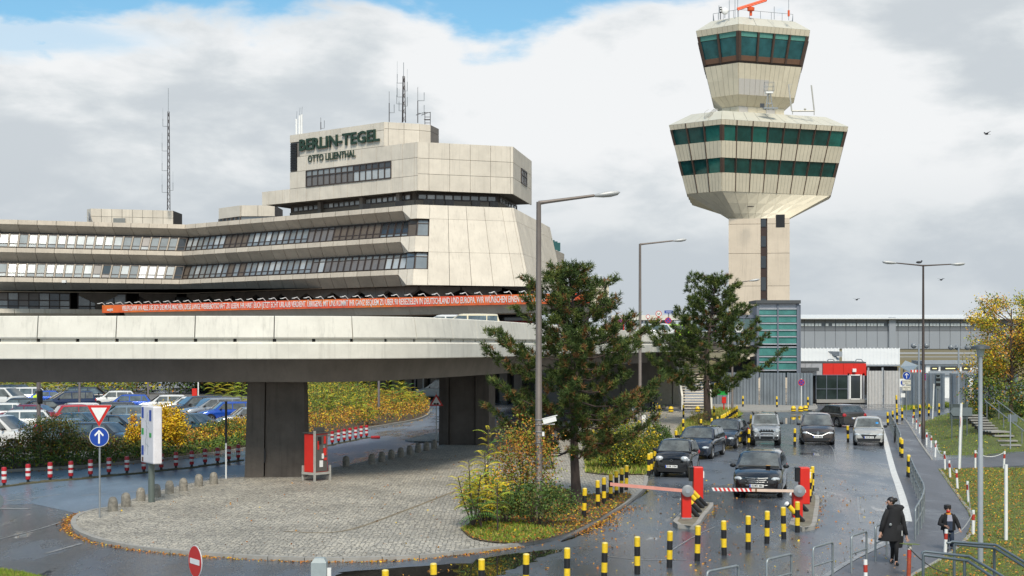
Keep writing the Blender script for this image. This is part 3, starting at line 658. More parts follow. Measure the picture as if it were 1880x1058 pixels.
for k in range(11):
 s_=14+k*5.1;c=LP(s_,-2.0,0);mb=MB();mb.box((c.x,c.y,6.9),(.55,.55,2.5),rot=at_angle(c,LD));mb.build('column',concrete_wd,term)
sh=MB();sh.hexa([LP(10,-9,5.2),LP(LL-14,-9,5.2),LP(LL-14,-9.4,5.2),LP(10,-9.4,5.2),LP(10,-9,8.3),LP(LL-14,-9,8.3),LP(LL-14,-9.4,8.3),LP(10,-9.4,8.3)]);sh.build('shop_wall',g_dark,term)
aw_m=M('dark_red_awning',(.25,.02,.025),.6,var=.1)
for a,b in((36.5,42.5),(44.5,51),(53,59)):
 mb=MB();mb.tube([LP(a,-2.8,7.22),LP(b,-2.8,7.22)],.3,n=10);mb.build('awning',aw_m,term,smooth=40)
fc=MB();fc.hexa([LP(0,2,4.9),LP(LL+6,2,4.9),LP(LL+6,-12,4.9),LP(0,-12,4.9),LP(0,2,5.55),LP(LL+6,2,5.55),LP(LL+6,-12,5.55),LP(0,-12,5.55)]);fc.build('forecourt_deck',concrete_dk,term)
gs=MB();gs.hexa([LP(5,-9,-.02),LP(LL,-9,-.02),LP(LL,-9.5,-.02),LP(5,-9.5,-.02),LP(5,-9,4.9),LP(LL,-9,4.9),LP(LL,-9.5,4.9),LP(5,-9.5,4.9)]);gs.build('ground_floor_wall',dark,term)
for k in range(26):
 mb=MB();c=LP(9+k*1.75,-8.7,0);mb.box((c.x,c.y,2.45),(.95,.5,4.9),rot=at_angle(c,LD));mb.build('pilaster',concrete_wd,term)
def PU(u,Y):return Vector(((u-U0)*Y/F,Y,0))
Q0=PU(481,166.5);QB=PU(767,150.0);QD=(QB-Q0).normalized()
def on_line(u):
 k=(u-U0)/F;t=(k*Q0.y-Q0.x)/(QD.x-k*QD.y);return Q0+QD*t
QL=on_line(532);QT=on_line(705);QC=QB+D1*10.7;QE=QC+D4*12.6
def panel_wall(a,b,zs,n,mat=concrete_lt,skip=None,th=.14,name='wall_panel',out=0.0,par=term,ts=None):
 d=(b-a).normalized();L_=(b-a).length;nn=Vector((d.y,-d.x,0));ts=ts or[k/n for k in range(n+1)]
 for k in range(len(ts)-1):
  for j in range(len(zs)-1):
   if skip and skip(k,j):continue
   p=a+d*(L_*ts[k]+.022)+nn*out;q=a+d*(L_*ts[k+1]-.022)+nn*out;z0,z1=zs[j]+.02,zs[j+1]-.02;pi,qi=p-nn*th,q-nn*th
   mb=MB();mb.hexa([(p.x,p.y,z0),(q.x,q.y,z0),(qi.x,qi.y,z0),(pi.x,pi.y,z0),(p.x,p.y,z1),(q.x,q.y,z1),(qi.x,qi.y,z1),(pi.x,pi.y,z1)]);mb.build(name,mat,par)
ZT,ZM,ZB=29.33,26.72,21.57
wl,wr=on_line(562.5),on_line(718)
dl=(QB-QL).length;tw0=(wl-QL).length/dl;tw1=(wr-QL).length/dl;tt=(QT-QL).length/dl
tsL=[0,(on_line(545.5)-QL).length/dl,tw0]+[tw0+(tw1-tw0)*k/6 for k in range(1,6)]+[tw1,tw1+.085,tw1+.17,1.0]
panel_wall(QL,QB,[ZB,23.16],0,ts=tsL)
panel_wall(QL,QB,[23.16,25.06],0,ts=tsL,skip=lambda k,j:2<=k<=7)
panel_wall(QL,QB,[25.06,ZM],0,ts=tsL,skip=lambda k,j:k==0)
panel_wall(QL,QT,[ZM,28.45,ZT],9,skip=lambda k,j:k==0 and j==0)
panel_wall(Q0,QL,[ZB,23.16],4)
UB=QT+D1*4.0;UC=UB+Vector((.82,.57,0))*1.4;UD=UC+Vector((.25,.97,0))*3.0
panel_wall(QT,UB,[ZM,28.6,ZT],0,ts=[0,.12,.56,1]);panel_wall(UB,UC,[ZM,28.6,ZT],1,concrete_lt);panel_wall(UC,UD,[ZM,28.6,ZT],2,concrete_wd)
panel_wall(QB,QC,[ZB,23.35,25.0,ZM],0,ts=[0,.115,.33,.545,.76,.97,1.0])
panel_wall(QC,QE,[ZB,23.35,25.0,ZM],0,ts=[0,.40,.72,1],skip=lambda k,j:k==1 and j==1)
louv=MB();a=QL+QD*.15;b=on_line(545)
for k in range(16):c=(a+b)/2;louv.box((c.x,c.y,25.3+k*.195),((b-a).length,.12,.12),rot=at_angle(c,QD))
louv.build('louvre',black_m,term)
flat_window(wl,wr,23.2,25.0,lambda k,r_:(g_blind if r_==0 else g_mid)if k<8 else(g_bright if r_==0 else g_dark),n=14,rows=(0,.64,1),fr=.13)
a=QC.lerp(QE,.42);b=QC.lerp(QE,.71);flat_window(a,b,23.4,24.95,pick(g_bright,g_mid),n=3,rows=(0,.62,1),fr=.16)
core2=MB()
def poly_prism(mb,pts,z0,z1,m=None):
 k=len(pts);mb.raw([(p.x,p.y,z0)for p in pts]+[(p.x,p.y,z1)for p in pts],[(j,(j+1)%k,k+(j+1)%k,k+j)for j in range(k)]+[tuple(reversed(range(k))),tuple(range(k,2*k))],m)
ins=lambda p:p+Vector((.12,.6,0))
QN=Vector((-QD.y,QD.x,0));ofs=lambda p:p+QN*.10 if False else p-Vector((QD.y,-QD.x,0))*.10
D1N=Vector((D1.y,-D1.x,0));far1=QE+Vector((-14,6,0));far0=Q0+Vector((8,14,0))
cB=QB-Vector((QD.y,-QD.x,0))*.10+Vector((.02,.05,0));cC=QC+Vector((-.12,.1,0));cE=QE+Vector((-.12,0,0));cL=QL-Vector((QD.y,-QD.x,0))*.10
poly_prism(core2,[cL,cB,cC,cE,far1,QL+Vector((6,10,0))],ZB+.1,ZM-.02)
cT=QT-Vector((QD.y,-QD.x,0))*.10;poly_prism(core2,[cL+QD*.03,cT,UB+Vector((0,.15,0)),UC+Vector((-.1,.1,0)),UD+Vector((-.15,0,0)),QL+Vector((6,8,0))],ZM-.05,ZT-.03)
c0=Q0-Vector((QD.y,-QD.x,0))*.1+QD*.05;poly_prism(core2,[c0,cL+QD*.5,QL+Vector((6,10,0)),Q0+Vector((3,6,0))],ZB+.1,23.1)
core2.build('roof_block_core',concrete_wd,term)
rec=[Q0+Vector((3.2,1.0,0)),QB+Vector((-.4,2.0,0)),QC+Vector((-1.6,1.2,0)),QE+Vector((-1.8,0,0))]
rc=MB();poly_prism(rc,rec+[QE+Vector((-14,6,0)),Q0+Vector((8,14,0))],19.6,ZB+.1);rc.build('roof_storey',concrete_dk,term)
for a,b,n in((rec[0],rec[1],22),(rec[1],rec[2],9),(rec[2],rec[3],6)):
 nn=onrm(a,b)*.08;d=(b-a)
 flat_window(a+d*.03+nn,b-d*.03+nn,20.85,21.42,pick(g_bright,g_mid,g_mid),n=n,rows=(0,1),fr=.14)
 bp=MB();c=(a+b)/2+nn;bp.box((c.x,c.y,20.2),(d.length,.1,1.15),rot=at_angle(c,d.normalized()));bp.build('spandrel',M('brown_spandrel',(.20,.17,.135),.7,var=.1),term)
for f_ in(.28,.62,.9):
 c=rec[0].lerp(rec[1],f_)+onrm(rec[0],rec[1])*.3;mb=MB();mb.box((c.x,c.y,20.6),(.5,.6,2.0),rot=at_angle(c,QD));mb.build('column',concrete_wd,term)
for k,(i,t)in enumerate(((1,.80),(1,.93),(2,.1),(2,.22),(2,.33),(2,.62),(2,.82))):
 c=S(i,t,-.5,20.1);mb=MB();mb.box(c,(.9,.4,.6),rot=at_angle(c,D1));mb.lathe([(0,-.21),(.2,-.21),(.2,-.2)],black_m,n=12,c=c,axis='Y');mb.mats.insert(0,white_p)if False else None
 mb.build('air_conditioner',grey_p,term)
tr=MB();a=Wp(1008,460,180);poly_prism(tr,[PU(1000,176),PU(1012,174),PU(1036,186),PU(1010,196)],15.3,17.1);tr.build('terrace',concrete,term)
for k in range(4):
 gr_=MB();p=PU(1010,175).lerp(PU(1026,182),k/3);gr_.box((p.x,p.y,17.75),(.4,.06,1.1),rz=.4);gr_.build('glass_panel',M('green_glass',(.03,.12,.12),.1,.2,var=.1),term)
dark_green=M('dark_green_letters',(.018,.045,.026),.5,var=0)
ang=math.atan2(QD.y,QD.x)
def on_face(u,z,out=.12):p=on_line(u)+Vector((QD.y,-QD.x,0))*out;return Vector((p.x,p.y,z))
a,b=on_face(551,27.9,.16),on_face(698,27.9,.16)
text('lettering','BERLIN-TEGEL',1.78,dark_green,term,(a+b)/2,(R(90),0,ang),extrude=.07,offset=.045,width=(b-a).length)
a,b=on_face(566.5,26.28,.12),on_face(654,26.28,.12)
text('lettering','OTTO LILIENTHAL',1.08,dark_green,term,(a+b)/2,(R(90),0,ang),extrude=.03,offset=.022,width=(b-a).length)
def hut(pts,z0,z1,n,mat,name='roof_hut'):
 mb=MB();poly_prism(mb,pts,z0,z1-.02);mb.build(name,mat,term)
hA,hB=PU(167,181),PU(318,184)
panel_wall(hA,hB,[19.7,21.6,22.6],8,concrete_lt);panel_wall(hA+Vector((-.9,1.3,0)),hA+Vector((0,0,0)),[19.7,21.6,22.6],1,concrete_lt)
hut([hA+Vector((-.8,1.4,0)),hA+Vector((.1,.1,0)),hB+Vector((0,.1,0)),hB+Vector((0,5,0)),hA+Vector((-.8,5,0))],19.6,22.6,8,joint)
v_=MB();c=PU(219,181.7);v_.box((c.x,c.y,20.9),(1.5,.2,1.0),rz=.03);v_.build('vent_grille',M('grey_grille',(.22,.23,.22),.6),term)
for u in(206,234,260):
 v_=MB();c=PU(u,181.5);v_.box((c.x,c.y,19.95),(1.0,.3,.22),rz=.03);v_.build('vent_slot',dark,term)
hC,hD,hE=PU(404,182),PU(443,178),PU(505,178)
mb=MB();poly_prism(mb,[hC,hD,hE,hE+Vector((0,6,0)),hC+Vector((1,6,0))],19.7,21.3);mb.build('roof_hut',g_mid,term)
panel_wall(hC,hD,[21.3,22.7],1,concrete_lt,out=.2);panel_wall(hD,hE,[21.3,22.7],2,concrete_lt,out=.2)
mb=MB();poly_prism(mb,[hC,hD,hE,hE+Vector((0,6,0)),hC+Vector((1,6,0))],21.31,22.68);mb.build('roof_hut',concrete_dk,term)
for k in range(6):
 p=hC.lerp(hD,k/5)+Vector((-.1,-.1,0));mb=MB();mb.box((p.x,p.y,20.5),(.18,.18,1.6));mb.build('post',frame_dk,term)
dsh=thing('satellite_dish','grey satellite dish on the left end of the low roof hut','satellite dish',Wp(166,398,180.5))
mb=MB();mb.lathe([(0,.0),(.35,.05),(.62,.18),(.62,.2),(.35,.08),(0,.03)],n=18,axis='X');o=mb.build('dish',grey_p,dsh,smooth=60);o.rotation_euler=(0,0,R(200))
mb=MB();mb.tube([(0,0,0),(.3,0,-.8)],.05);mb.tube([(0,0,-.1),(-.7,-.2,0)],.03);mb.build('bracket',steel,dsh)
cc=thing('security_camera','small white security camera on the lowest window ledge of the terminal','security camera',Wp(118,517,163.5))
mb=MB();mb.box((0,0,0),(.45,.4,.3));mb.build('camera_body',white_p,cc);mb=MB();mb.box((0,0,-.2),(.3,.3,.12));mb.build('camera_mount',black_m,cc)
ban=thing('advertising_banner','long orange banner with white German lettering hung along the terminal canopy','banner')
def banner_mat():
 m=bpy.data.materials.new('orange_banner');m.use_nodes=True;t=m.node_tree;b=t.nodes['Principled BSDF'];L=t.links.new
 c=t.nodes.new('ShaderNodeTexCoord');mp=t.nodes.new('ShaderNodeMapping');mp.inputs['Scale'].default_value=(.14,.14,.9);L(c.outputs['Object'],mp.inputs[0])
 n=t.nodes.new('ShaderNodeTexNoise');n.inputs['Scale'].default_value=1.0;n.inputs['Detail'].default_value=2;L(mp.outputs[0],n.inputs['Vector'])
 r=t.nodes.new('ShaderNodeValToRGB');r.color_ramp.elements[0].position=.38;r.color_ramp.elements[0].color=(.80,.10,.04,1);r.color_ramp.elements[1].position=.62;r.color_ramp.elements[1].color=(.85,.20,.035,1)
 L(n.outputs[0],r.inputs[0]);L(r.outputs[0],b.inputs['Base Color']);b.inputs['Roughness'].default_value=.5;return m
mb=MB();mb.hexa([LP(0,.02,8.86),LP(LL,.02,8.86),LP(LL,-.08,8.86),LP(0,-.08,8.86),LP(0,.02,9.72),LP(LL,.02,9.72),LP(LL,-.08,9.72),LP(0,-.08,9.72)]);mb.build('cloth',banner_mat(),ban)
angL=math.atan2(LD.y,LD.x)
def sL(u):
 k=(u-U0)/F;return(k*L0.y-L0.x)/(LD.x-k*LD.y)
BODY='VIELEN DANK AN ALLE, DIE SICH DIE M\u00dcHE MACHEN, DIESE LANGE WERBEBOTSCHAFT ZU LESEN. IHR HABT EUCH JETZT ECHT URLAUB VERDIENT. \u00dcBRIGENS: MIT UNS KOMMT IHR GANZ BEQUEM ZU \u00dcBER 90 REISEZIELEN IN DEUTSCHLAND UND EUROPA. WIR W\u00dcNSCHEN EINEN GUTEN FLUG!'
a,b=sL(225),sL(1003)
text('lettering',BODY,.80,white_p,ban,LP((a+b)/2,.05,9.29),(R(90),0,angL),extrude=.008,offset=.006,width=b-a)
a,b=sL(197),sL(208);text('lettering','easyJet',.42,white_p,ban,LP((a+b)/2,.05,9.22),(R(90),0,angL),extrude=.008,offset=.01,width=b-a)
a,b=sL(1040),sL(1056);text('lettering','easyJet',.5,white_p,ban,LP((a+b)/2,.05,9.26),(R(90),0,angL),extrude=.008,offset=.01,width=b-a)
lm=MB();lm.tube([(0,0,0),(0,-.35,.28),(0,-.8,.18)],.035,n=5);lm.box((0,-.85,.17),(.3,.14,.06));lme=lm.mesh('lamp_arm',white_p)
for k in range(41):
 p=LP(.5+k*(LL-1)/40,.0,9.72);use('lamp_arm',lme,ban,p,(0,0,angL))
def mast(name,label,u,vb,vt,Y,w=.45,arms=(),whip=2.0,top_r=.5):
 p=Wp(u,vb,Y);top=Wp(u,vt,Y).z-p.z;t=thing(name,label,'antenna mast',p);mb=MB();n=int(top/.8)
 for a in range(3):
  an=a*2.094+.3;mb.tube([(math.cos(an)*w/2,math.sin(an)*w/2,0),(math.cos(an)*w/4,math.sin(an)*w/4,top)],.045,n=4)
 for k in range(n):
  f0=1-.5*k/n;f1=1-.5*(k+1)/n
  for a in range(3):
   a0=a*2.094+.3;a1=a0+2.094;mb.tube([(math.cos(a0)*w/2*f0,math.sin(a0)*w/2*f0,k*top/n),(math.cos(a1)*w/2*f1,math.sin(a1)*w/2*f1,(k+1)*top/n)],.03,n=3)
 mb.build('lattice',M('dark_mast',(.05,.04,.04),.5,.3,var=0),t)
 mb=MB();mb.tube([(0,0,top),(0,0,top+whip)],.03,n=4);mb.build('whip',steel,t)
 for h,s_,l in arms:
  mb=MB();mb.tube([(0,0,h*top),(s_*l,0,h*top),(s_*l,0,h*top+1.0)],.035,n=4);mb.tube([(s_*l,0,h*top+1),(s_*l,0,h*top+2.4)],.018,n=3);mb.build('aerial_arm',steel,t)
 return t
mast('antenna_mast','tall thin lattice mast at the right end of the low roof hut',309,386,205,183,arms=[(.85,-1,.7),(.6,-1,.8),(.4,-1,.8),(.18,-1,.8),(.2,1,.6)],whip=3.0)
mast('antenna_mast','tallest lattice mast with side aerials on top of the BERLIN-TEGEL block',741,225,140,156,arms=[(.85,-1,.7),(.68,1,.4),(.55,-1,.7),(.4,-1,.75),(.35,1,.4),(.25,-1,.5)],whip=1.5)
def pole_ant(name,label,u,vb,vt,Y,arms,r=.05):
 p=Wp(u,vb,Y);top=Wp(u,vt,Y).z-p.z;t=thing(name,label,'antenna',p);mb=MB();mb.tube([(0,0,0),(0,0,top*.62)],r,n=5);mb.tube([(0,0,top*.62),(0,0,top)],r*.4,n=4);mb.build('pole',M('dark_mast',(.05,.04,.04)),t)
 for h,s_,l in arms:mb=MB();mb.tube([(0,0,h*top),(s_*l,0,h*top),(s_*l,0,h*top+.9)],.035,n=4);mb.build('aerial_arm',steel,t)
pole_ant('antenna_pole','thin antenna left of the tallest mast on the lettered block',714.5,224,168,156,[(.3,1,.55)])
pole_ant('antenna_pole','thin antenna with two arms right of the tallest mast',767,226,160,156,[(.62,1,.7),(.27,1,.7)])
pole_ant('antenna_pole','short antenna in the middle of the lettered roof edge',589,238,216,163,[(.1,1,.4)])
pa_=thing('phone_antenna_group','group of pale phone antennas at the left corner of the lettered block','antenna',Wp(550,249,163.5))
for dx_,h in((-.35,1.9),(0.0,2.3),(.25,2.4)):
 mb=MB();mb.box((dx_,0,h/2),(.2,.2,h));mb.build('antenna_panel',white_p,pa_);mb=MB();mb.tube([(dx_,0,h),(dx_+.05,0,h+.9)],.02,n=4);mb.build('whip',steel,pa_)
cl=thing('roof_ladder','caged steel ladder at the right edge of the lettered roof block','ladder',Wp(785,262,158))
mb=MB()
for sx in(-.3,.3):mb.tube([(sx,0,0),(sx,0,3.4),(sx-1.0,.3,3.1)],.04,n=5)
for k in range(9):mb.tube([(-.3,0,.2+k*.33),(.3,0,.2+k*.33)],.03,n=4)
for k in range(4):mb.tube([(-.3,0,1+k*.75),(-.35,-.5,1+k*.75),(.35,-.5,1+k*.75),(.3,0,1+k*.75)],.03,n=4)
mb.build('ladder_frame',M('dark_mast',(.05,.04,.04)),cl)
tower=thing('control_tower','tall beige airport control tower with two faceted cabins and green windows','control tower')
cream=M('cream_cladding',(.62,.56,.43),.42,var=.08,scale=.5,streak=.16,orand=.06,spec=.4)
cream2=M('cream_roof_cladding',(.52,.505,.43),.4,var=.05,scale=.5,spec=.4)
lilac=M('replaced_cladding',(.50,.475,.44),.42,var=.04)
shaft_m=M('shaft_concrete',(.62,.53,.42),.8,var=.09,scale=.35,streak=.2,orand=.04,bump=.1)
tgreen=M('tower_green_glass',(.018,.14,.12),.08,.25,var=.35,scale=.6,spec=.8);tgreen_d=M('tower_dark_glass',(.012,.07,.066),.06,.25,var=.4,scale=.7,spec=.8)
cab_glass=M('cab_glass',(.03,.13,.15),.05,.35,var=.5,scale=.5,spec=.9);blind_g=M('cab_blind',(.10,.30,.25),.5,var=.15)
brown_f=M('tower_brown_frame',(.075,.048,.036),.45,.1,var=.1)
def trunc(u,Y,a,b,rot=20):
 """six plan corners: long side a facing the camera, short side b; first corner given by the column u of the front left corner"""
 v0=PU(u,Y);pts=[v0];ang=rot
 for k,L_ in enumerate((a,b,a,b,a)):
  pts.append(pts[-1]+Vector((math.cos(R(ang)),math.sin(R(ang)),0))*L_);ang+=60
 return pts
TY=166.5
base=trunc(1324.5,TY,17.25,7.3);ctr=sum(base,Vector())/6
hexN=[onrm(base[i],base[(i+1)%6])for i in range(6)]
def ring(o,z,pts=base,nrm=hexN):
 out=[]
 for i in range(6):
  n1=nrm[i-1];n2=nrm[i];m=(n1+n2)/(1+n1.dot(n2));p=pts[i]+m*o;out.append(Vector((p.x,p.y,z)))
 return out
def facade(r0,r1,i,cuts,mat,name,th=.12,gap=.02,sub=None,submat=joint,out=0.0):
 """panels between ring r0 (below) and r1 (above) on side i"""
 a0,b0,a1,b1=r0[i],r0[(i+1)%6],r1[i],r1[(i+1)%6];nn=(b0-a0).cross(a1-a0).normalized();res=[]
 L_=(b1-a1).length
 for ta,tb in zip(cuts,cuts[1:]):
  e=gap/L_;q=[a0.lerp(b0,ta+e),a0.lerp(b0,tb-e),a1.lerp(b1,tb-e),a1.lerp(b1,ta+e)]
  q=[p+nn*out for p in q];w=[p-nn*th for p in q]
  mb=MB();mb.raw(q+w,[(0,1,2,3),(0,4,5,1),(3,2,6,7),(0,3,7,4),(1,5,6,2)]);mm_=mat(len(res))if callable(mat)else mat
  o=mb.build(name,mm_,tower);res.append(o)
  if sub:
   sm_=MB()
   for k in range(1,sub):
    s_=k/sub;p0=q[0].lerp(q[1],s_);p1=q[3].lerp(q[2],s_);dd=(q[1]-q[0]).normalized()*.018
    sm_.poly([p0-dd+nn*.006,p0+dd+nn*.006,p1+dd+nn*.006,p1-dd+nn*.006])
   sm_.build('cladding_seam',M('cladding_dark_seam',(.26,.235,.18),.7,var=0),o)  # darker line along each seam between cladding strips
 return res
def rib_line(r0,r1,i,cuts,w=.11,d=.14,mat=brown_f):
 a0,b0,a1,b1=r0[i],r0[(i+1)%6],r1[i],r1[(i+1)%6];nn=(b0-a0).cross(a1-a0).normalized()
 for t in cuts:
  p,q=a0.lerp(b0,t),a1.lerp(b1,t);dd=(b0-a0).normalized()*w/2;mb=MB()
  mb.raw([p-dd,p+dd,q+dd,q-dd,p-dd+nn*d,p+dd+nn*d,q+dd+nn*d,q-dd+nn*d],[(4,5,6,7),(0,4,7,3),(1,2,6,5),(0,1,5,4),(3,7,6,2)]);mb.build('mullion',mat,tower)
def zt(v,Y=TY):return HC-(v-V0)*Y/F
lv=dict(top=196,eave=219,win1=228,sill1=256.5,win2=286.5,sill2=313.5,low=347,neck=395)
Z={k:zt(v)for k,v in lv.items()}
def o_at(z):return-(Z['eave']-z)*.25
R_=lambda z:ring(o_at(z),z)
c_front=[0]+[(k+.92)/8.9 for k in range(8)]+[1];c_left=[0,.32,.66,1]
c_front=[0,.105,.225,.345,.465,.583,.70,.817,.932 if False else .93,1]
c_front=[0,.098,.222,.346,.469,.592,.714,.836,1.0]
c_front=[0,.118,.243,.368,.493,.618,.743,.868,1.0]
c_back=[0,.25,.5,.75,1]
for i in range(6):
 cuts=c_front if i==0 else(c_left if i in(5,1,3)else c_back);sub=4 if i in(0,5)else None
 facade(R_(Z['win1']),R_(Z['eave']),i,cuts,cream,'fascia_panel',sub=4 if sub else None,out=.04)
 facade(R_(Z['win2']-0),R_(Z['sill1']),i,cuts,cream,'cladding_panel',sub=sub,out=.04)
 facade(R_(Z['low']),R_(Z['sill2']),i,cuts,cream,'cladding_panel',sub=sub,out=.04)
 pk=lambda k:tgreen if rnd.random()<.55 else tgreen_d
 facade(R_(Z['sill1']),R_(Z['win1']),i,cuts,pk,'window_pane',gap=.12,out=-.12)
 facade(R_(Z['sill2']),R_(Z['win2']),i,cuts,lambda k:tgreen if rnd.random()<.25 else tgreen_d,'window_pane',gap=.12,out=-.12)
 rib_line(R_(Z['low']),R_(Z['eave']),i,[t for t in cuts[1:-1]],w=.09,d=.12)
 rib_line(R_(Z['sill1']),R_(Z['win1']),i,[.012,.988],w=.3,d=.04);rib_line(R_(Z['sill2']),R_(Z['win2']),i,[.012,.988],w=.3,d=.04)
def ring_shell(rings,mat,name,closed=True):
 mb=MB();k=6
 vs_=[p for r_ in rings for p in r_];fs_=[(j*k+i,j*k+(i+1)%k,(j+1)*k+(i+1)%k,(j+1)*k+i)for j in range(len(rings)-1)for i in range(k)]
 if closed:fs_+=[tuple(reversed(range(k))),tuple((len(rings)-1)*k+i for i in range(k))]
 mb.raw(vs_,fs_);return mb.build(name,mat,tower)
ring_shell([ring(o_at(Z['low'])-.2,Z['low']+.02),ring(-.2,Z['eave']-.02)],frame_dk,'cabin_core')
roofO=-2.55
for i in range(6):
 n=10 if i==0 else(4 if i==5 else 5)
 facade(ring(.05,Z['eave']+.015),ring(roofO,Z['top']),i,[k/n for k in range(n+1)],cream2,'roof_panel',gap=.02)
ring_shell([ring(-.2,Z['eave']),ring(roofO-.1,Z['top']-.06)],cream2,'roof_deck')
neckZ=Z['neck'];SH=3.55
lowR=ring(o_at(Z['low']),Z['low'])
rotS=R(-8.7);cs_,sn_=math.cos(rotS),math.sin(rotS)
sc_=PU(1392.5,TY+8.2)
def sq(dx,dy,z):return Vector((sc_.x+dx*cs_-dy*sn_,sc_.y+dx*sn_+dy*cs_,z))
HW=3.62
neck=[sq(-HW+1.0,-HW,neckZ),sq(HW,-HW,neckZ),sq(HW,-HW+2.2,neckZ),sq(HW*.3,HW,neckZ),sq(-HW*.3,HW,neckZ),sq(-HW,-HW+.7,neckZ)]
for i in range(6):
 n=9 if i==0 else 4
 for j in range(3):
  s0_,s1_=(0,.42,.8,1)[j],(0,.42,.8,1)[j+1]
  ra=[lowR[k].lerp(neck[k],s1_)for k in range(6)];rb_=[lowR[k].lerp(neck[k],s0_)for k in range(6)]
  facade(ra,rb_,i,[k/n for k in range(n+1)],cream,'soffit_panel',gap=.015,th=.08)
zj=[0,zt(577,174),zt(527,174),zt(468,174),zt(415,174),neckZ+.05]
sl0,sl1=.525,.635
for z0,z1 in zip(zj,zj[1:]):
 for t0,t1 in((0,sl0),(sl1,1)):
  mb=MB();P_=[sq(-HW+2*HW*t0+.0,-HW,z0+.02),sq(-HW+2*HW*t1,-HW,z0+.02),sq(-HW+2*HW*t1,-HW+.5,z0+.02),sq(-HW+2*HW*t0,-HW+.5,z0+.02)]
  mb.hexa(P_+[Vector((p.x,p.y,z1-.02))for p in P_]);mb.build('shaft_panel',shaft_m,tower)
mb=MB();P_=[sq(-HW+.01,-HW+.45,0),sq(HW-.01,-HW+.45,0),sq(HW-.01,HW,0),sq(-HW+.01,HW,0)];mb.hexa(P_+[Vector((p.x,p.y,neckZ+.1))for p in P_]);mb.build('shaft_core',shaft_m,tower)
mb=MB();P_=[sq(-HW+2*HW*sl0,-HW+.2,0),sq(-HW+2*HW*sl1,-HW+.2,0),sq(-HW+2*HW*sl1,-HW+.47,0),sq(-HW+2*HW*sl0,-HW+.47,0)];mb.hexa(P_+[Vector((p.x,p.y,neckZ))for p in P_]);mb.build('slot_frame',M('red_brown_panel',(.04,.022,.017),.5),tower)
for va,vb in((399,420),(437,456),(473,494.5),(511,535),(550,575)):
 mb=MB();za,zb_=zt(vb,174),zt(va,174);e0,e1=sl0+.008,sl1-.022;P_=[sq(-HW+2*HW*e0,-HW+.12,za),sq(-HW+2*HW*e1,-HW+.12,za),sq(-HW+2*HW*e1,-HW+.25,za),sq(-HW+2*HW*e0,-HW+.25,za)]
 mb.hexa(P_+[Vector((p.x,p.y,zb_))for p in P_]);mb.build('slot_window',g_dark,tower)
mb=MB();za,zb_=zt(421.5,174),zt(398.5,174);P_=[sq(-HW+2*HW*.775,-HW-.03,za),sq(-HW+2*HW*.92,-HW-.03,za),sq(-HW+2*HW*.92,-HW+.1,za),sq(-HW+2*HW*.775,-HW+.1,za)];mb.hexa(P_+[Vector((p.x,p.y,zb_))for p in P_]);mb.build('dark_opening',black_m,tower)
mb=MB();mb.box(Wp(1378,379.5,168.6),(.6,.6,.08),rz=.3);mb.build('soffit_grille',frame_dk,tower)
ub=trunc(1355.5,TY+2.6,9.8,5.9);TU=TY+2.6
ub_n=[onrm(ub[i],ub[(i+1)%6])for i in range(6)]
def zu(v):return HC-(v-V0)*TU/F
U={k:zu(v)for k,v in dict(top=24,eave=44.5,win=55.5,sill=105,wal1=111.5,mid=139,low=167.5,neckt=188,neckb=203).items()}
RU=lambda z,o=0.0:ring(-(U['eave']-z)*.235+o,z,ub,ub_n)
cf=[0,.285,.51,.735,1.0];cl_=[0,.5,1]
for i in range(6):
 cuts=cf if i==0 else(cl_ if i in(5,1,3)else[0,.33,.66,1])
 facade(RU(U['win']),RU(U['eave']),i,cuts,cream,'fascia_panel',sub=4 if i in(0,5)else None,out=.04)
 zm_=U['sill']+(U['win']-U['sill'])*.80;zq=U['sill']+(U['win']-U['sill'])*.14
 facade(RU(zm_+.04),RU(U['win']),i,cuts,blind_g,'upper_pane',gap=.13,out=-.1)
 facade(RU(zq),RU(zm_-.04),i,cuts,cab_glass,'window_pane',gap=.13,out=-.12)
 facade(RU(U['sill']-.15),RU(zq),i,cuts,M('cab_brown_sill',(.14,.075,.045),.5),'sill_panel',gap=.13,out=-.02)
 rib_line(RU(U['sill']-.2),RU(U['win']),i,cuts[1:-1],w=.22,d=.14);rib_line(RU(U['sill']-.2),RU(U['win']),i,[.02,.98],w=.32,d=.08)
 facade(RU(U['mid']),RU(U['wal1']),i,cuts,cream,'cladding_panel',sub=3 if i in(0,5)else None,out=.05)
 fm=(lambda k:lilac if k<2 else cream)if i==0 else cream
 facade(RU(U['low']),RU(U['mid']),i,cuts,fm,'cladding_panel',sub=3 if i in(0,5)else None,out=.05)
 facade(ring(-3.25,U['neckt'],ub,ub_n),RU(U['low']),i,[k/6 for k in range(7)]if i==0 else[0,.25,.5,.75,1],cream,'soffit_panel',gap=.015,th=.06)
 facade(RU(U['eave']+.015,.03),ring(-1.75,U['top'],ub,ub_n),i,[k/4 for k in range(5)]if i==0 else[0,.33,.66,1],cream2,'roof_panel',gap=.02)
 facade(ring(-3.05,U['neckb']-.9,ub,ub_n),ring(-3.05,U['neckt']+.1,ub,ub_n),i,[0,.2,.4,.6,.8,1]if i==0 else[0,.5,1],(lambda k:lilac if k in(0,3)else cream)if i==0 else cream,'neck_panel',gap=.02)
ring_shell([ring(-3.2,U['neckb']-1.0,ub,ub_n),ring(-3.2,U['neckt']+.15,ub,ub_n)],frame_dk,'neck_core')
ring_shell([ring(-3.2,U['neckt']+.05,ub,ub_n),RU(U['low']+.02,-.18),RU(U['eave']-.02,-.2),ring(-1.85,U['top']-.06,ub,ub_n)],frame_dk,'cab_core')
mb=MB();mb.box(Wp(1399.5,194,TU-.2),(.55,.1,.5),rz=.35);mb.build('neck_window',g_dark,tower)
tp=lambda u,v,Y=TU+2:Wp(u,v,Y)
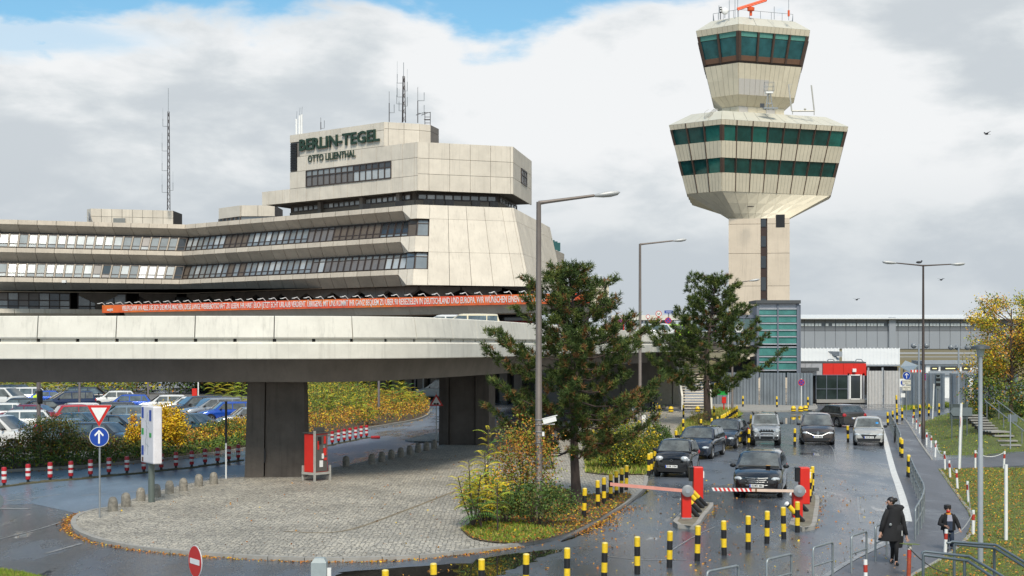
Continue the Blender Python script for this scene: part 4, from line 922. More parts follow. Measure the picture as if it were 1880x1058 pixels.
orange=M('radar_orange',(.72,.10,.02),.45,var=.05)
rad=thing('radar_antenna','orange bar-shaped radar antenna tilted on top of the control tower','radar',tp(1378.5,29))
mb=MB();mb.tube([(0,0,0),(0,0,.65)],.16,n=10);mb.lathe([(0,.55),(.42,.6),(.45,.95),(.2,1.05),(0,1.05)],n=12);mb.build('radar_base',orange,rad,smooth=40)
mb=MB();mb.tube([(-1.65,-.1,.78),(1.9,.1,1.95)],.17,n=10);mb.tube([(-1.62,-.25,.62),(1.85,-.1,1.75)],.08,n=8);mb.build('radar_bar',orange,rad,smooth=40)
rl=thing('roof_railing','thin steel railing around the top roof of the control tower','railing');rr=ring(-2.0,U['top'],ub,ub_n)
for i in range(6):
 for k in range(5):
  p=rr[i].lerp(rr[(i+1)%6],k/5);mb=MB();mb.tube([p,p+Vector((0,0,.95))],.025,n=4);mb.build('post',steel,rl)
mb=MB();mb.tube([p+Vector((0,0,.95))for p in rr]+[rr[0]+Vector((0,0,.95))],.025,n=4);mb.build('handrail',steel,rl)
for k,(u,v1,lab)in enumerate(((1339,0,'left thin whip antenna on the control tower roof'),(1349.5,-14,'second whip antenna from the left on the tower roof'),(1354.5,-10,'whip antenna just left of the orange radar'),(1421.5,12,'short whip antenna right of the orange radar'),(1320,10,'leftmost short antenna on the tower roof'))):
 p=tp(u,33);t=thing('whip_antenna',lab,'antenna',p);mb=MB();mb.tube([(0,0,-.2),(0,0,(33-v1)*TU/F)],.04,n=5);mb.build('whip',steel,t)
p=tp(1448,33);t=thing('beacon_mast','mast with an orange obstruction light at the right edge of the tower roof','beacon',p);mb=MB();mb.tube([(0,0,-.3),(0,0,3.6)],.035,n=5);mb.build('pole',steel,t);mb=MB();mb.lathe([(0,.2),(.13,.2),(.13,.9),(0,.95)],n=10);mb.build('lamp',orange,t)
p=tp(1323,33);t=thing('camera_post','small black camera post beside the round dish on the tower roof','camera',p);mb=MB();mb.tube([(0,0,-.2),(0,0,.6)],.05,n=6);mb.box((0,0,.95),(.25,.25,.7));mb.build('camera_housing',black_m,t);mb=MB();mb.box((0,-.13,1.1),(.18,.03,.14));mb.box((0,-.13,.8),(.18,.03,.14));mb.build('lens',white_p,t)
p=tp(1331,30);t=thing('satellite_dish','small pale round dish on the left of the control tower roof','satellite dish',p);mb=MB();mb.lathe([(0,-.1),(.3,-.05),(.42,.05),(.42,.08),(0,.0)],n=18,c=(0,0,.62),axis='Y');mb.build('dish',white_p,t,smooth=60);mb=MB();mb.tube([(0,.1,-.2),(0,.1,.6)],.05,n=6);mb.build('pole',steel,t)
def gp(u,v,Y=TU-.2):return Wp(u,v,Y)
t=thing('weather_radar_stand','grey steel tripod carrying a mesh cage on the lower tower roof','antenna stand',gp(1412,201,TY+2.6));mb=MB()
for a,b in(((-.45,0,-.1),(-.12,0,1.9)),((.5,0,-.1),(.12,0,1.9)),((0,.4,0),(0,.1,1.9)),((-.3,0,.7),(.35,0,.7))):mb.tube([a,b],.06,n=5)
mb.box((.15,0,.1),(1.7,.8,.14));mb.build('stand',steel,t);mb=MB();mb.box((0,0,1.98),(.85,.6,.2));mb.build('head',white_p,t);mb=MB()
for dx_ in(-.55,.55):
 for dy_ in(-.3,.3):mb.tube([(dx_,dy_,2.1),(dx_,dy_,3.2)],.02,n=4)
for z_ in(2.2,2.7,3.2):mb.tube([(-.55,-.3,z_),(.55,-.3,z_),(.55,.3,z_),(-.55,.3,z_),(-.55,-.3,z_)],.02,n=4)
mb.build('cage',steel,t)
t=thing('antenna_array','U-shaped grey antenna frame on the right of the lower tower roof','antenna',gp(1475,204,TY+4.5));mb=MB();mb.tube([(-1.4,0,0),(1.35,0,0)],.1,n=7);mb.tube([(-1.4,0,0),(-1.8,0,3.2)],.09,n=7);mb.tube([(1.3,0,0),(.95,0,3.1)],.09,n=7);mb.tube([(-1.8,0,3.2),(-1.3,0,3.2)],.03,n=5);mb.tube([(-1.3,0,-.4),(-1.3,0,0)],.06,n=5);mb.tube([(1.3,0,-.5),(1.3,0,0)],.06,n=5);mb.ball((.2,0,.2),.15);mb.build('frame',M('pale_steel',(.45,.44,.40),.5,.3),t)
t=thing('roof_ladder','small pale ladder lying on the left slope of the lower tower roof','ladder');mb=MB();a,b=Wp(1297,217,168.6),Wp(1314,202.5,171)
dd=Vector((.45,.1,0))
for s_ in(-.5,.5):mb.tube([a+dd*s_+Vector((0,-.15,.1)),b+dd*s_+Vector((0,-.15,.1))],.04,n=5)
for k in range(9):p=a.lerp(b,k/8)+Vector((0,-.15,.1));mb.tube([p-dd*.5,p+dd*.5],.035,n=4)
mb.tube([a+dd*-.5,Wp(1294,206,169),Wp(1301,201,170)],.03,n=4)
mb.build('ladder_frame',M('pale_steel',(.45,.44,.40)),t)
car_glass=M('car_glass',(.085,.10,.10),.05,.35,var=.75,scale=2.2,spec=1.0,coat=1.0);tyre_m=M('tyre_rubber',(.016,.016,.017),.8,var=0);rim_m=M('alloy_rim',(.42,.43,.44),.3,.8,var=0)
lamp_m=M('headlamp_glass',(.62,.65,.66),.08,.35,var=0,coat=1.0);tail_m=M('tail_lamp',(.40,.012,.01),.15,0,var=0,coat=1.0);chrome=M('chrome',(.42,.43,.44),.32,.9,var=0)
plate_w=M('number_plate',(.78,.78,.76),.4,var=0);plate_b=M('plate_blue',(.01,.05,.40),.4,var=0);plate_t=M('plate_letters',(.01,.01,.01),.5,var=0)
def paint(name,col,metal=.3):return M('car_paint_'+name,col,.22,metal,var=.03,scale=2,coat=1.0)
def car_body(L,W,Ht,kind,gc=.17,hood_l=None,hood=.72,belt=.93,rake=.62,tail=.28,deck=None,round_=.32):
 """returns dict of meshes; car points to -Y, origin on the ground at its middle"""
 h=L/2;hw=W/2;hood_l=hood_l or .26*L;yc=-h+hood_l
 def wid(y):
  a=min(1,(y+h)/.75);b=min(1,(h-y)/.6);return hw*(1-.17*(1-a)**2.2)*(1-.12*(1-b)**2.2)
 def top(y):
  if y<-h+.12:return hood-.13+(y+h)/.12*.08
  if y<yc:t=(y+h-.12)/(yc+h-.12);return hood-.05+(belt-hood+.05)*(t**.62)
  if deck and y>h-deck:return belt+.04-.05*((y-h+deck)/deck)**2
  return belt+.03
 ys=[-h,-h+.03,-h+.10,-h+.22,-h+.4,-h+.65,(-h+yc)/2+.2,yc-.05,yc+.12,-.15*L+.5,0.1*L,.22*L,h-.75,h-.45,h-.2,h-.08,h-.02,h]
 ys=sorted(set(round(y,3)for y in ys));rings=[]
 for i,y in enumerate(ys):
  w=wid(y);t=top(y);b=gc+(.10 if y<-h+.02 else(.06 if y<-h+.12 else 0))+(.14 if y>h-.01 else(.06 if y>h-.1 else 0))
  if y<=-h+.001:w*=.90;t-=.12
  if y>=h-.001:w*=.93;t-=.08
  c=.025 if y<yc else .02
  rings.append([(0,b),(w*.86,b),(w*.965,b+.10),(w*.985,(b+t)/2-.05),(w,t-.26),(w*.985,t-.13),(w*.93,t-.03),(w*.80,t+.0),(w*.4,t+c),(0,t+c*1.3)])
 mb=MB();k=10;full=[]
 for y,rg in zip(ys,rings):full.append([(x,y,z)for x,z in rg]+[(-x,y,z)for x,z in reversed(rg[1:-1])])
 k=len(full[0]);mb.raw([p for r_ in full for p in r_],[(j*k+i,(j+1)*k+i,(j+1)*k+(i+1)%k,j*k+(i+1)%k)for j in range(len(full)-1)for i in range(k)]+[tuple(range(k)),tuple((len(full)-1)*k+i for i in reversed(range(k)))])
 rz=Ht-.03;y1=yc-.02;y2=yc+rake*(Ht-belt)/.55;y4=h-tail if not deck else h-deck+.1;y3=y4-(.34 if not deck else .62)-(0 if kind!='van' else-.2)
 if kind in('suv','van','jeep'):y3=y4-.16
 wb=hw*.95
 sl=.26 if kind not in('van','jeep')else .14
 def cab(y,zt_,dip=0.0):
  wr=wb-(zt_-belt)*sl;lo=belt-.03
  if zt_-belt<.05:return[(wb,y,lo),(wb,y,zt_-.005),(wr-.06,y,zt_),(wr*.5,y,zt_+.004),(0,y,zt_+.006),(-wr*.5,y,zt_+.004),(-wr+.06,y,zt_),(-wb,y,zt_-.005),(-wb,y,lo)]
  return[(wb,y,lo),(wr+.012,y,zt_-.07),(wr-.09,y,zt_-.005),(wr*.5,y,zt_+.02-dip),(0,y,zt_+.03-dip),(-wr*.5,y,zt_+.02-dip),(-wr+.09,y,zt_-.005),(-wr-.012,y,zt_-.07),(-wb,y,lo)]
 ym=(y2+y3)/2
 cs=[cab(y1,belt+.01),cab(y2,rz-.035),cab(y2+.22,rz-.005),cab(ym,rz),cab(y3-.1,rz-.02),cab(y3,rz-.05),cab(y4,belt+.02)]
 k=9;mc=MB();mc.raw([p for r_ in cs for p in r_],[(j*k+i,(j+1)*k+i,(j+1)*k+i+1,j*k+i+1)for j in range(len(cs)-1)for i in range(k-1)])
 def wx(z):return wb-(z-belt)*sl
 def quad(mb_,p):mb_.raw(p,[tuple(range(len(p)))])
 ws=MB()
 def scr(ya,za,yb,zb,ia,ib,n=4,off=.012,s=1):
  d=Vector((0,yb-ya,zb-za)).normalized();nn=Vector((0,-d.z,d.y))*off*s;rows=[]
  for(t,ww)in((0,ia),(1,ib)):
   y=ya+(yb-ya)*t;z=za+(zb-za)*t;rows.append([Vector((ww*(q/n*2-1),y-.03*s*(1-(q/n*2-1)**2)*0,z+.016*(1-(q/n*2-1)**2)*t))+nn for q in range(n+1)])
  ws_=rows[0]+rows[1];m_=MB();m_.raw(ws_,[(q,q+1,n+2+q,n+1+q)for q in range(n)]);return m_
 t0=.06;zA,zB=belt+.01,rz-.035
 lerp=lambda a,b,t:a+(b-a)*t
 wsm=scr(lerp(y1,y2,.07),lerp(zA,zB,.07),lerp(y1,y2,.95),lerp(zA,zB,.95),wb-.10,wx(zB)-.10)
 rwm=scr(lerp(y4,y3,.12),lerp(belt+.02,rz-.05,.12),lerp(y4,y3,.90),lerp(belt+.02,rz-.05,.90),wb-.12,wx(rz-.05)-.12,s=-1)
 sides=[]
 zl,zh=belt+.035,rz-.105
 def xo(z,s):return s*(wx(z)+.014+.01*(z-belt))
 yb0=lerp(y1,y2,(zl-belt)/(rz-belt))+.20;yb1=lerp(y1,y2,(zh-belt)/(rz-belt))+.10;ye1=y3-(.02 if kind in('suv','van','jeep')else .10);ye0=lerp(y4,y3,.06)-.16
 cuts=[(.44,.46)]if kind=='two' else[(.40,.43),(.78,.80)]
 if kind=='van':cuts=[(.32,.36)]
 ed=[0.0]+[c for cc_ in cuts for c in cc_]+[1.0]
 for s in(1,-1):
  for q in range(0,len(ed),2):
   a,b=ed[q],ed[q+1]
   if kind=='van' and q>0:continue
   pts=[(xo(zl,s),lerp(yb0,ye0,a),zl),(xo(zl,s),lerp(yb0,ye0,b),zl),(xo(zh,s),lerp(yb1,ye1,b)if b==1 else lerp(yb0,ye0,b),zh),(xo(zh,s),lerp(yb1,ye1,a)if a==0 else lerp(yb0,ye0,a),zh)]
   m_=MB();quad(m_,pts if s>0 else pts[::-1]);sides.append(m_)
 return dict(body=mb,cabin=mc,screen=wsm,rear=rwm,sides=sides,L=L,W=W,H=Ht,hood=hood,belt=belt,gc=gc,y1=y1,wb=wb,h=h,hw=hw)
SPEC={'hatch':dict(L=4.2,W=1.78,Ht=1.48,kind='hatch'),'small':dict(L=3.6,W=1.65,Ht=1.48,kind='two',hood_l=.85,hood=.76,tail=.12),'sedan':dict(L=4.6,W=1.80,Ht=1.44,kind='sedan',hood_l=1.25,deck=.75,rake=.72),'wagon':dict(L=4.6,W=1.80,Ht=1.47,kind='wagon',hood_l=1.25,rake=.72,tail=.18),'mpv':dict(L=4.4,W=1.82,Ht=1.64,kind='suv',hood_l=.95,hood=.82,belt=1.0,rake=.85,tail=.12),'suv':dict(L=4.4,W=1.84,Ht=1.70,kind='suv',hood_l=1.15,hood=.92,belt=1.08,gc=.24,rake=.6,tail=.12),'van':dict(L=4.7,W=1.85,Ht=1.85,kind='van',hood_l=.9,hood=.90,belt=1.08,gc=.22,rake=.62,tail=.04),}
def make_wheel(r=.315,w=.2,spokes=5):
 t=MB();t.lathe([(r*.62,-w/2+.01),(r*.93,-w/2),(r,-w/2+.03),(r,w/2-.03),(r*.93,w/2),(r*.62,w/2-.01)],n=22,axis='X');tm=t.mesh('wheel',tyre_m,40,True)
 q=MB();q.lathe([(r*.60,w/2-.012),(r*.66,w/2-.002),(r*.62,w/2-.03)],chrome if False else rim_m,n=20,axis='X');q.lathe([(0,w/2-.05),(r*.62,w/2-.05)],black_m,n=16,axis='X');q.lathe([(0,w/2-.005),(r*.14,w/2-.008),(r*.16,w/2-.05)],rim_m,n=10,axis='X')
 for k in range(spokes):
  a=2*math.pi*k/spokes;d=Vector((0,math.cos(a),math.sin(a)));p=Vector((0,-math.sin(a),math.cos(a)))*r*.09;c0=d*r*.1+Vector((w/2-.012,0,0));c1=d*r*.63+Vector((w/2-.006,0,0))
  q.raw([c0-p,c0+p,c1+p*.7,c1-p*.7,c0-p-Vector((.03,0,0)),c0+p-Vector((.03,0,0)),c1+p*.7-Vector((.03,0,0)),c1-p*.7-Vector((.03,0,0))],[(0,1,2,3),(0,4,5,1),(2,6,7,3),(1,5,6,2),(0,3,7,4)],rim_m)
 return tm,q.mesh('rim')
WH={}
BODIES={}
def carved(me_name,mb,L,hw,r,fy,ry,gc,mat):
 """cut the wheel arches out of the body"""
 o=mb.build('tmp_body',mat,smooth=34);cut=MB()
 for y in(fy,ry):
  for s in(-1,1):cut.lathe([(0,s*(hw-.30)),(r+.055,s*(hw-.30)),(r+.055,s*(hw+.3)),(0,s*(hw+.3))],black_m,n=24,c=(0,y,r),axis='X')
 c=cut.build('tmp_cut',None,smooth=180);c.data.materials.clear();c.data.materials.append(black_m)
 md=o.modifiers.new('b','BOOLEAN');md.object=c;md.operation='DIFFERENCE';md.solver='EXACT';md.material_mode='TRANSFER'
 bpy.context.view_layer.update();me=bpy.data.meshes.new_from_object(o.evaluated_get(bpy.context.evaluated_depsgraph_get()));bpy.data.objects.remove(o);bpy.data.objects.remove(c);me.name=me_name
 me.set_sharp_from_angle(angle=R(34));return me
def get_type(t,**over):
 key=t+repr(sorted(over.items()))
 if key in BODIES:return BODIES[key]
 sp=dict(SPEC[t])if t in SPEC else{};face=over.pop('face',None);sp.update(over);d=car_body(**sp);L=d['L'];r=sp.get('gc',.17)*.5+.24 if t=='suv' else .315
 if t=='van':r=.33
 fy,ry=-d['h']+.80-(.12 if L<3.7 else 0),d['h']-.80+(.1 if L<3.7 else 0)
 if L<3:fy,ry=-d['h']+.42,d['h']-.42
 d['fy'],d['ry'],d['r']=fy,ry,r
 d['m_body']=carved('body',d['body'],L,d['hw'],r,fy,ry,d['gc'],None);d['m_cabin']=d['cabin'].mesh('cabin',None,38,True)
 d['m_screen']=d['screen'].mesh('windscreen',car_glass,60,True);d['m_rear']=d['rear'].mesh('rear_window',car_glass,60,True);d['m_sides']=[q.mesh('side_window',car_glass)for q in d['sides']]
 if r not in WH:WH[r]=make_wheel(r)
 h,hw=d['h'],d['hw'];zl=d['hood']-.15
 q=MB();q.ball((0,0,0),(.19,.16,.085),lamp_m,12,8);d['m_lamp']=q.mesh('headlamp',lamp_m,180);q=MB();q.ball((0,0,0),(.16,.10,.14),tail_m,10,6);d['m_tail']=q.mesh('tail_lamp',tail_m,180)
 q=MB();q.ball((0,0,0),(.115,.06,.075),None,10,6);d['m_mirror']=q.mesh('wing_mirror',black_m,180)
 q=MB();q.hexa([(-.30,-.03,-.10),(.30,-.03,-.10),(.30,.08,-.10),(-.30,.08,-.10),(-.42,-.0,.08),(.42,-.0,.08),(.42,.1,.08),(-.42,.1,.08)]);d['m_grille']=q.mesh('grille',black_m)
 q=MB();q.hexa([(-.55,-.03,-.09),(.55,-.03,-.09),(.6,.1,-.09),(-.6,.1,-.09),(-.62,-.02,.07),(.62,-.02,.07),(.66,.1,.07),(-.66,.1,.07)]);d['m_intake']=q.mesh('lower_intake',black_m)
 q=MB();q.box((0,0,0),(.50,.02,.11),plate_w);q.box((-.225,-.0115,0),(.045,.003,.10),plate_b);d['m_plate']=q.mesh('number_plate')
 BODIES[key]=d;return d
def make_car(t,label,pm,loc,rz,name='parked_car',group=None,plate=None,front=True,roof_m=None,**over):
 d=get_type(t,**over);root=thing(name,label,'van' if t=='van' else 'car',loc,rz,group);h,hw=d['h'],d['hw']
 me=d['m_body'].copy();me.materials.clear();me.materials.append(pm);me.materials.append(black_m);use('body',me,root)
 cm=d['m_cabin'].copy();cm.materials.clear();cm.materials.append(roof_m or pm);use('cabin',cm,root)
 use('windscreen',d['m_screen'],root);use('rear_window',d['m_rear'],root)
 for q in d['m_sides']:use('side_window',q,root)
 tm,rm=WH[d['r']]
 for y in(d['fy'],d['ry']):
  for s in(1,-1):
   w=use('wheel',tm,root,(s*(hw-.12),y,d['r']),(0,0,0 if s>0 else math.pi));use('rim',rm,w)
 zl=d['hood']-.15
 for s in(1,-1):
  use('headlamp',d['m_lamp'],root,(s*(hw*.70),-h+.16,zl),(0,0,s*R(24)));use('tail_lamp',d['m_tail'],root,(s*(hw*.80),h-.07,d['belt']-.12))
  use('wing_mirror',d['m_mirror'],root,(s*(hw+.07),d['y1']+.42,d['belt']+.07))
 use('grille',d['m_grille'],root,(0,-h-.005,zl-.08));use('lower_intake',d['m_intake'],root,(0,-h-.01,d['gc']+.17))
 p=use('number_plate',d['m_plate'],root,(0,-h-.045,d['gc']+.30));use('number_plate',d['m_plate'],root,(0,h+.03,d['gc']+.45),(0,0,math.pi))
 if plate:text('letters',plate,.105,plate_t,p,(.02,-.013,0),(R(90),0,0),extrude=.001,offset=.002,width=.38)
 root['_d']=0;del root['_d'];return root,d
def emblem_ring(root,y,z,r=.07,star=True,mat=chrome):
 mb=MB();mb.lathe([(r*.85,-.012),(r,-.012),(r,.012),(r*.85,.012)],n=16,axis='Y')
 if star:
  for k in range(3):a=R(90+120*k);mb.tube([(0,0,0),(math.cos(a)*r,0,math.sin(a)*r)],r*.12,n=4)
 e=mb.build('emblem',mat,root);e.location=(0,y,z);return e
def bars(root,y,z,w,n,dz,mat=chrome,t=.022,bow=.06):
 for k in range(n):
  mb=MB();mb.tube([(-w/2,y+bow,z-k*dz),(-w/4,y+bow*.3,z-k*dz-.01),(0,y,z-k*dz-.012),(w/4,y+bow*.3,z-k*dz-.01),(w/2,y+bow,z-k*dz)],t/2,n=5);mb.build('grille_bar',mat,root)
def fog(root,hw,y,z,mat=lamp_m):
 for s in(1,-1):mb=MB();mb.ball((s*hw,y,z),(.06,.03,.05),mat,10,6);mb.build('fog_lamp',mat,root,smooth=180)
def gl(u,v):return G(u,v)
nearblack=paint('black',(.006,.007,.009),.2);silver=paint('silver',(.40,.41,.42),.55);brown_c=paint('brown',(.075,.058,.05),.5);bluegrey=paint('bluegrey',(.06,.085,.13),.5);greyc=paint('grey',(.09,.085,.085),.5);pearl=paint('pearl',(.50,.49,.455),.4);darkblue=paint('darkblue',(.018,.028,.05),.4)
c,d=make_car('mpv','black compact car with chrome grille waiting behind the lowered striped barrier',nearblack,G(1397,905),R(-14),plate='KI\u00b7MV 486',L=4.27,W=1.78,Ht=1.58,hood_l=.95,hood=.86)
emblem_ring(c,-d['h']-.06,.66,.095);bars(c,-d['h']-.05,.75,.80,3,.07,t=.022);fog(c,.62,-d['h']+.03,.34);bars(c,-d['h']-.03,.50,1.5,1,.1,t=.025,bow=.12)
mb=MB();mb.tube([(-.72,0,0),(.72,0,0)],.02,n=5);w_=mb.build('wiper',black_m,c);w_.location=(0,d['y1']+.10,d['belt']+.09)
mb=MB();mb.box((0,0,0),(.16,.10,.015));lf=mb.build('fallen_leaf',M('leaf_card',(.45,.25,.08),.7),c);lf.location=(.34,d['y1']+.05,d['belt']+.12)
c,d=make_car('small','small black two-seater city car at the head of the left queue',nearblack,G(1243,872),R(-16),plate='B\u00b7IR 1194',L=2.75,W=1.56,Ht=1.54,hood_l=.5,hood=.88,belt=1.02,rake=.62,tail=.05)
emblem_ring(c,-d['h']-.06,.72,.05,star=False)
for s in(1,-1):mb=MB();mb.ball((s*.52,-d['h']+.07,.79),(.17,.10,.11),lamp_m,12,8);mb.build('headlamp_lens',lamp_m,c,smooth=180)
c,d=make_car('hatch','dark blue-black hatchback waiting second in the left queue',darkblue,G(1287,838),R(-20),plate='B\u00b7NH 805')
emblem_ring(c,-d['h']-.06,.60,.06,star=False);fog(c,.6,-d['h']+.03,.34)
c,d=make_car('hatch','graphite hatchback standing third in the left queue beside the pine bed',paint('graphite',(.035,.042,.052),.5),G(1333,820),R(-20),plate='B\u00b7CS 2031',hood_l=1.35)
for s in(1,-1):mb=MB();mb.ball((s*.13,-d['h']-.04,.60),(.12,.04,.07),black_m,10,6);mb.build('kidney_grille',black_m,c,smooth=180)
fog(c,.6,-d['h']+.03,.34)
c,d=make_car('suv','silver small off-road car with five-slot grille and front bull bar',silver,G(1404,815),R(-7),plate='B\u00b7ZC 604',L=3.65,W=1.60,Ht=1.70,hood_l=.95,hood=.98,belt=1.10,kind='jeep',gc=.28,rake=.35,tail=.05)
for k in range(5):mb=MB();mb.box((-.28+k*.14,-d['h']-.05,.84),(.09,.04,.12));mb.build('grille_slot',black_m,c)
for s in(1,-1):
 mb=MB();mb.lathe([(0,-.06),(.10,-.05),(.12,0)],n=16,c=(s*.56,-d['h']+.02,.84),axis='Y');mb.build('headlamp_lens',lamp_m,c,smooth=60)
 mb=MB();mb.box((s*.62,.25,1.70),(.05,1.7,.06));mb.build('roof_rail',black_m,c)
mb=MB();mb.tube([(-.36,-d['h']-.12,.42),(-.38,-d['h']-.16,.62),(-.3,-d['h']-.17,.72),(.3,-d['h']-.17,.72),(.38,-d['h']-.16,.62),(.36,-d['h']-.12,.42)],.035,n=8);mb.tube([(-.37,-d['h']-.15,.56),(.37,-d['h']-.15,.56)],.03,n=8);mb.build('bull_bar',grey_p,c)
fog(c,.58,-d['h']-.02,.55)
c,d=make_car('mpv','metallic brown people carrier with large bowed chrome grille line',brown_c,G(1499,813),R(-10),plate='B\u00b7CC 4886',L=4.4,W=1.86,Ht=1.64)
mb=MB();mb.tube([(-.62,-d['h']+.02,.72),(-.22,-d['h']-.06,.54),(.22,-d['h']-.06,.54),(.62,-d['h']+.02,.72)],.02,n=6);mb.build('grille_bar',chrome,c);fog(c,.66,-d['h']+.03,.40)
mb=MB();mb.raw([(0,-d['h']-.075,.54),(.07,-d['h']-.075,.66),(0,-d['h']-.075,.78),(-.07,-d['h']-.075,.66)],[(0,1,2,3)]);mb.raw([(0,-d['h']-.06,.52),(.08,-d['h']-.06,.66),(0,-d['h']-.06,.80),(-.08,-d['h']-.06,.66)],[(0,1,2,3)]);mb.build('diamond_emblem',chrome,c)
c,d=make_car('hatch','grey-brown hatchback seen from behind, driving away past the people carrier',greyc,G(1540,782),R(196),plate=None,L=4.3,W=1.82)
c,d=make_car('small','pale silver small car with blue balloon behind its windscreen near the walkway',pearl,G(1594,815),R(-13),plate='HVL\u00b7PB 110',L=3.6,W=1.65)
emblem_ring(c,-d['h']-.05,.70,.05,star=False);mb=MB();mb.ball((.45,d['y1']+.35,d['belt']+.20),.11,None,10,8);mb.build('balloon',M('blue_balloon',(.01,.25,.6),.3),c,smooth=180)
bars(c,-d['h']-.04,.63,.78,1,.1,t=.02)
PC=dict(navy=(.012,.025,.075),dgrey=(.035,.036,.04),white=(.66,.66,.64),blue=(.008,.07,.42),black=(.008,.009,.011),red=(.50,.018,.02),dred=(.20,.012,.03),silverblue=(.22,.31,.38),silver=(.38,.39,.40),teal=(.03,.06,.075),bgrey=(.16,.22,.27))
lot=[(5,736,'wagon','navy',100,'navy estate car at the far left of the back parking row'),(34,741,'suv','dgrey',70,'dark grey off-roader between the navy estate and the white one'),(8,753,'van','white',75,'small white van parked at the left edge of the car park'),(67,747,'suv','white',108,'white off-roader behind the person in a yellow vest'),(94,748,'sedan','blue',105,'blue saloon between the white off-roader and the navy people carrier'),(122,756,'mpv','navy',300,'navy people carrier in the back row left of the thin grey pole'),(170,747,'suv','black',95,'boxy black off-roader in the back row of the car park'),(208,750,'hatch','white',290,'white hatchback behind the bright blue one'),(233,759,'hatch','blue',285,'bright blue hatchback right of the give way sign'),(30,768,'hatch','black',290,'black hatchback at left in the second parking row'),(84,772,'sedan','black',112,'black saloon with red tail lamp right of the pole sign'),(136,780,'hatch','white',300,'white hatchback with its nose to the road beside a small red car'),(148,784,'small','red',120,'small bright red car behind the give way sign pole'),(-6,780,'hatch','white',280,'white hatchback cut by the left edge of the picture'),(50,782,'sedan','dred',265,'dark red saloon mostly hidden by the shrub'),(28,797,'wagon','white',280,'white estate car in the third row at left'),(196,778,'wagon','dgrey',285,'dark grey estate car in the middle of the car park'),(222,786,'wagon','bgrey',290,'blue-grey estate car left of the yellow shrub'),(152,802,'sedan','teal',70,'dark teal saloon above the blue arrow sign'),(216,808,'sedan','black',80,'black saloon with chrome window line near the yellow shrub'),(126,818,'sedan','silverblue',70,'silver-blue saloon behind the dark round shrub'),(192,828,'hatch','dgrey',75,'dark grey hatchback closest to the hedge behind the arrow sign'),(4,812,'sedan','silverblue',75,'silver-blue saloon at the left edge above the hedge'),(-8,828,'van','white',80,'white van cut by the left edge nearest the hedge'),(302,760,'hatch','white',285,'white hatchback behind the yellow leaved shrub'),(342,764,'wagon','white',290,'white estate car at the back of the right hand row'),(358,771,'suv','dgrey',300,'dark grey off-roader first in the slanted row of three'),(388,773,'mpv','silver',300,'silver people carrier in the middle of the slanted row of three'),(416,777,'hatch','blue',298,'blue hatchback last in the slanted row beside the bridge pier'),(354,806,'hatch','teal',70,'dark hatchback whose roof shows above the hedge'),(455,790,'hatch','silver',290,'silver hatchback partly hidden behind the first bridge pier')]
for u,v,t,colr,hd,lab in lot:
 make_car(t,lab,paint(colr,PC[colr],.3 if colr!='white' else 0),G(u,v-1),R(hd+rnd.uniform(-4,4)),group='cars in the car park behind the hedge')
make_car('van','white pickup van parked below the bridge beside the second pier',paint('white',PC['white'],0),G(806,732),R(272),L=5.0,Ht=1.95,hood_l=1.2,group=None)
make_car('mpv','white people carrier whose roof shows above the bridge parapet left of the taxi',paint('white',PC['white'],0),Wp(812,628,84),R(272),name='car_on_bridge',Ht=1.62)
make_car('mpv','pale taxi with black windows peeping over the bridge parapet',paint('taxi',(.70,.62,.42),0),Wp(852,628,82),R(272),name='taxi')
make_car('hatch','silver car on the bridge seen above the parapet behind the second pine',silver,Wp(1268,628,122),R(272),name='car_on_bridge')
make_car('hatch','white car on the bridge behind the tall middle lamp post',paint('white',PC['white'],0),Wp(1190,628,112),R(272),name='car_on_bridge')
make_car('hatch','lime green car on the bridge below the height limit signs',paint('lime',(.35,.65,.02),0),Wp(1223,628,116),R(280),name='car_on_bridge')
hang=thing('aircraft_hangar','very long grey hangar with pale roof edge and strip of small windows across the airfield','hangar')
HY=520.0
hx=lambda u:(u-U0)*HY/F
hz=lambda v:HC-(v-V0)*HY/F
sheet_l=M('hangar_sheet',(.27,.295,.33),.6,.1,var=.05,scale=.05);sheet_d=M('hangar_sheet_dark',(.15,.165,.185),.6,.1,var=.05,scale=.05);roof_w=M('white_sheet_roof',(.66,.67,.66),.5,.05,var=.05,scale=.3)
x0,x1=hx(1400),hx(2050)
n=34
for k in range(n):
 a,b=x0+(x1-x0)*k/n+.06,x0+(x1-x0)*(k+1)/n-.06
 mb=MB();mb.box(((a+b)/2,HY,(hz(641)+hz(608))/2),(b-a,.4,hz(608)-hz(641)-.1));mb.build('wall_panel',sheet_l,hang)
 mb=MB();mb.box(((a+b)/2,HY+.2,(hz(608)+hz(586))/2),(b-a,.4,hz(586)-hz(608)-.1));mb.build('upper_panel',sheet_d,hang)
 for q in range(3):
  if rnd.random()<.12:continue
  w=(b-a)/3.6;mb=MB();mb.box((a+(q+.55)*(b-a)/3.1,HY-.1,hz(596.5)),(w,.2,.95));mb.build('window',M('hangar_window',(.80,.82,.82),.3),hang)
mb=MB();mb.hexa([(x0,HY-2.5,hz(586)),(x1,HY-2.5,hz(586)),(x1,HY+30,hz(580)),(x0,HY+30,hz(580)),(x0,HY-2.5,hz(584.5)),(x1,HY-2.5,hz(584.5)),(x1,HY+30,hz(575)),(x0,HY+30,hz(575))]);mb.build('roof',roof_w,hang)
mb=MB();mb.box(((x0+x1)/2,HY+.6,(hz(641)+hz(586))/2),(x1-x0,.3,hz(586)-hz(641)));mb.build('wall_core',dark,hang)
mb=MB();mb.box((hx(1637),HY-.6,(hz(641)+hz(583))/2),(2.4,1.0,hz(583)-hz(641)));mb.build('gutter_column',sheet_l,hang)
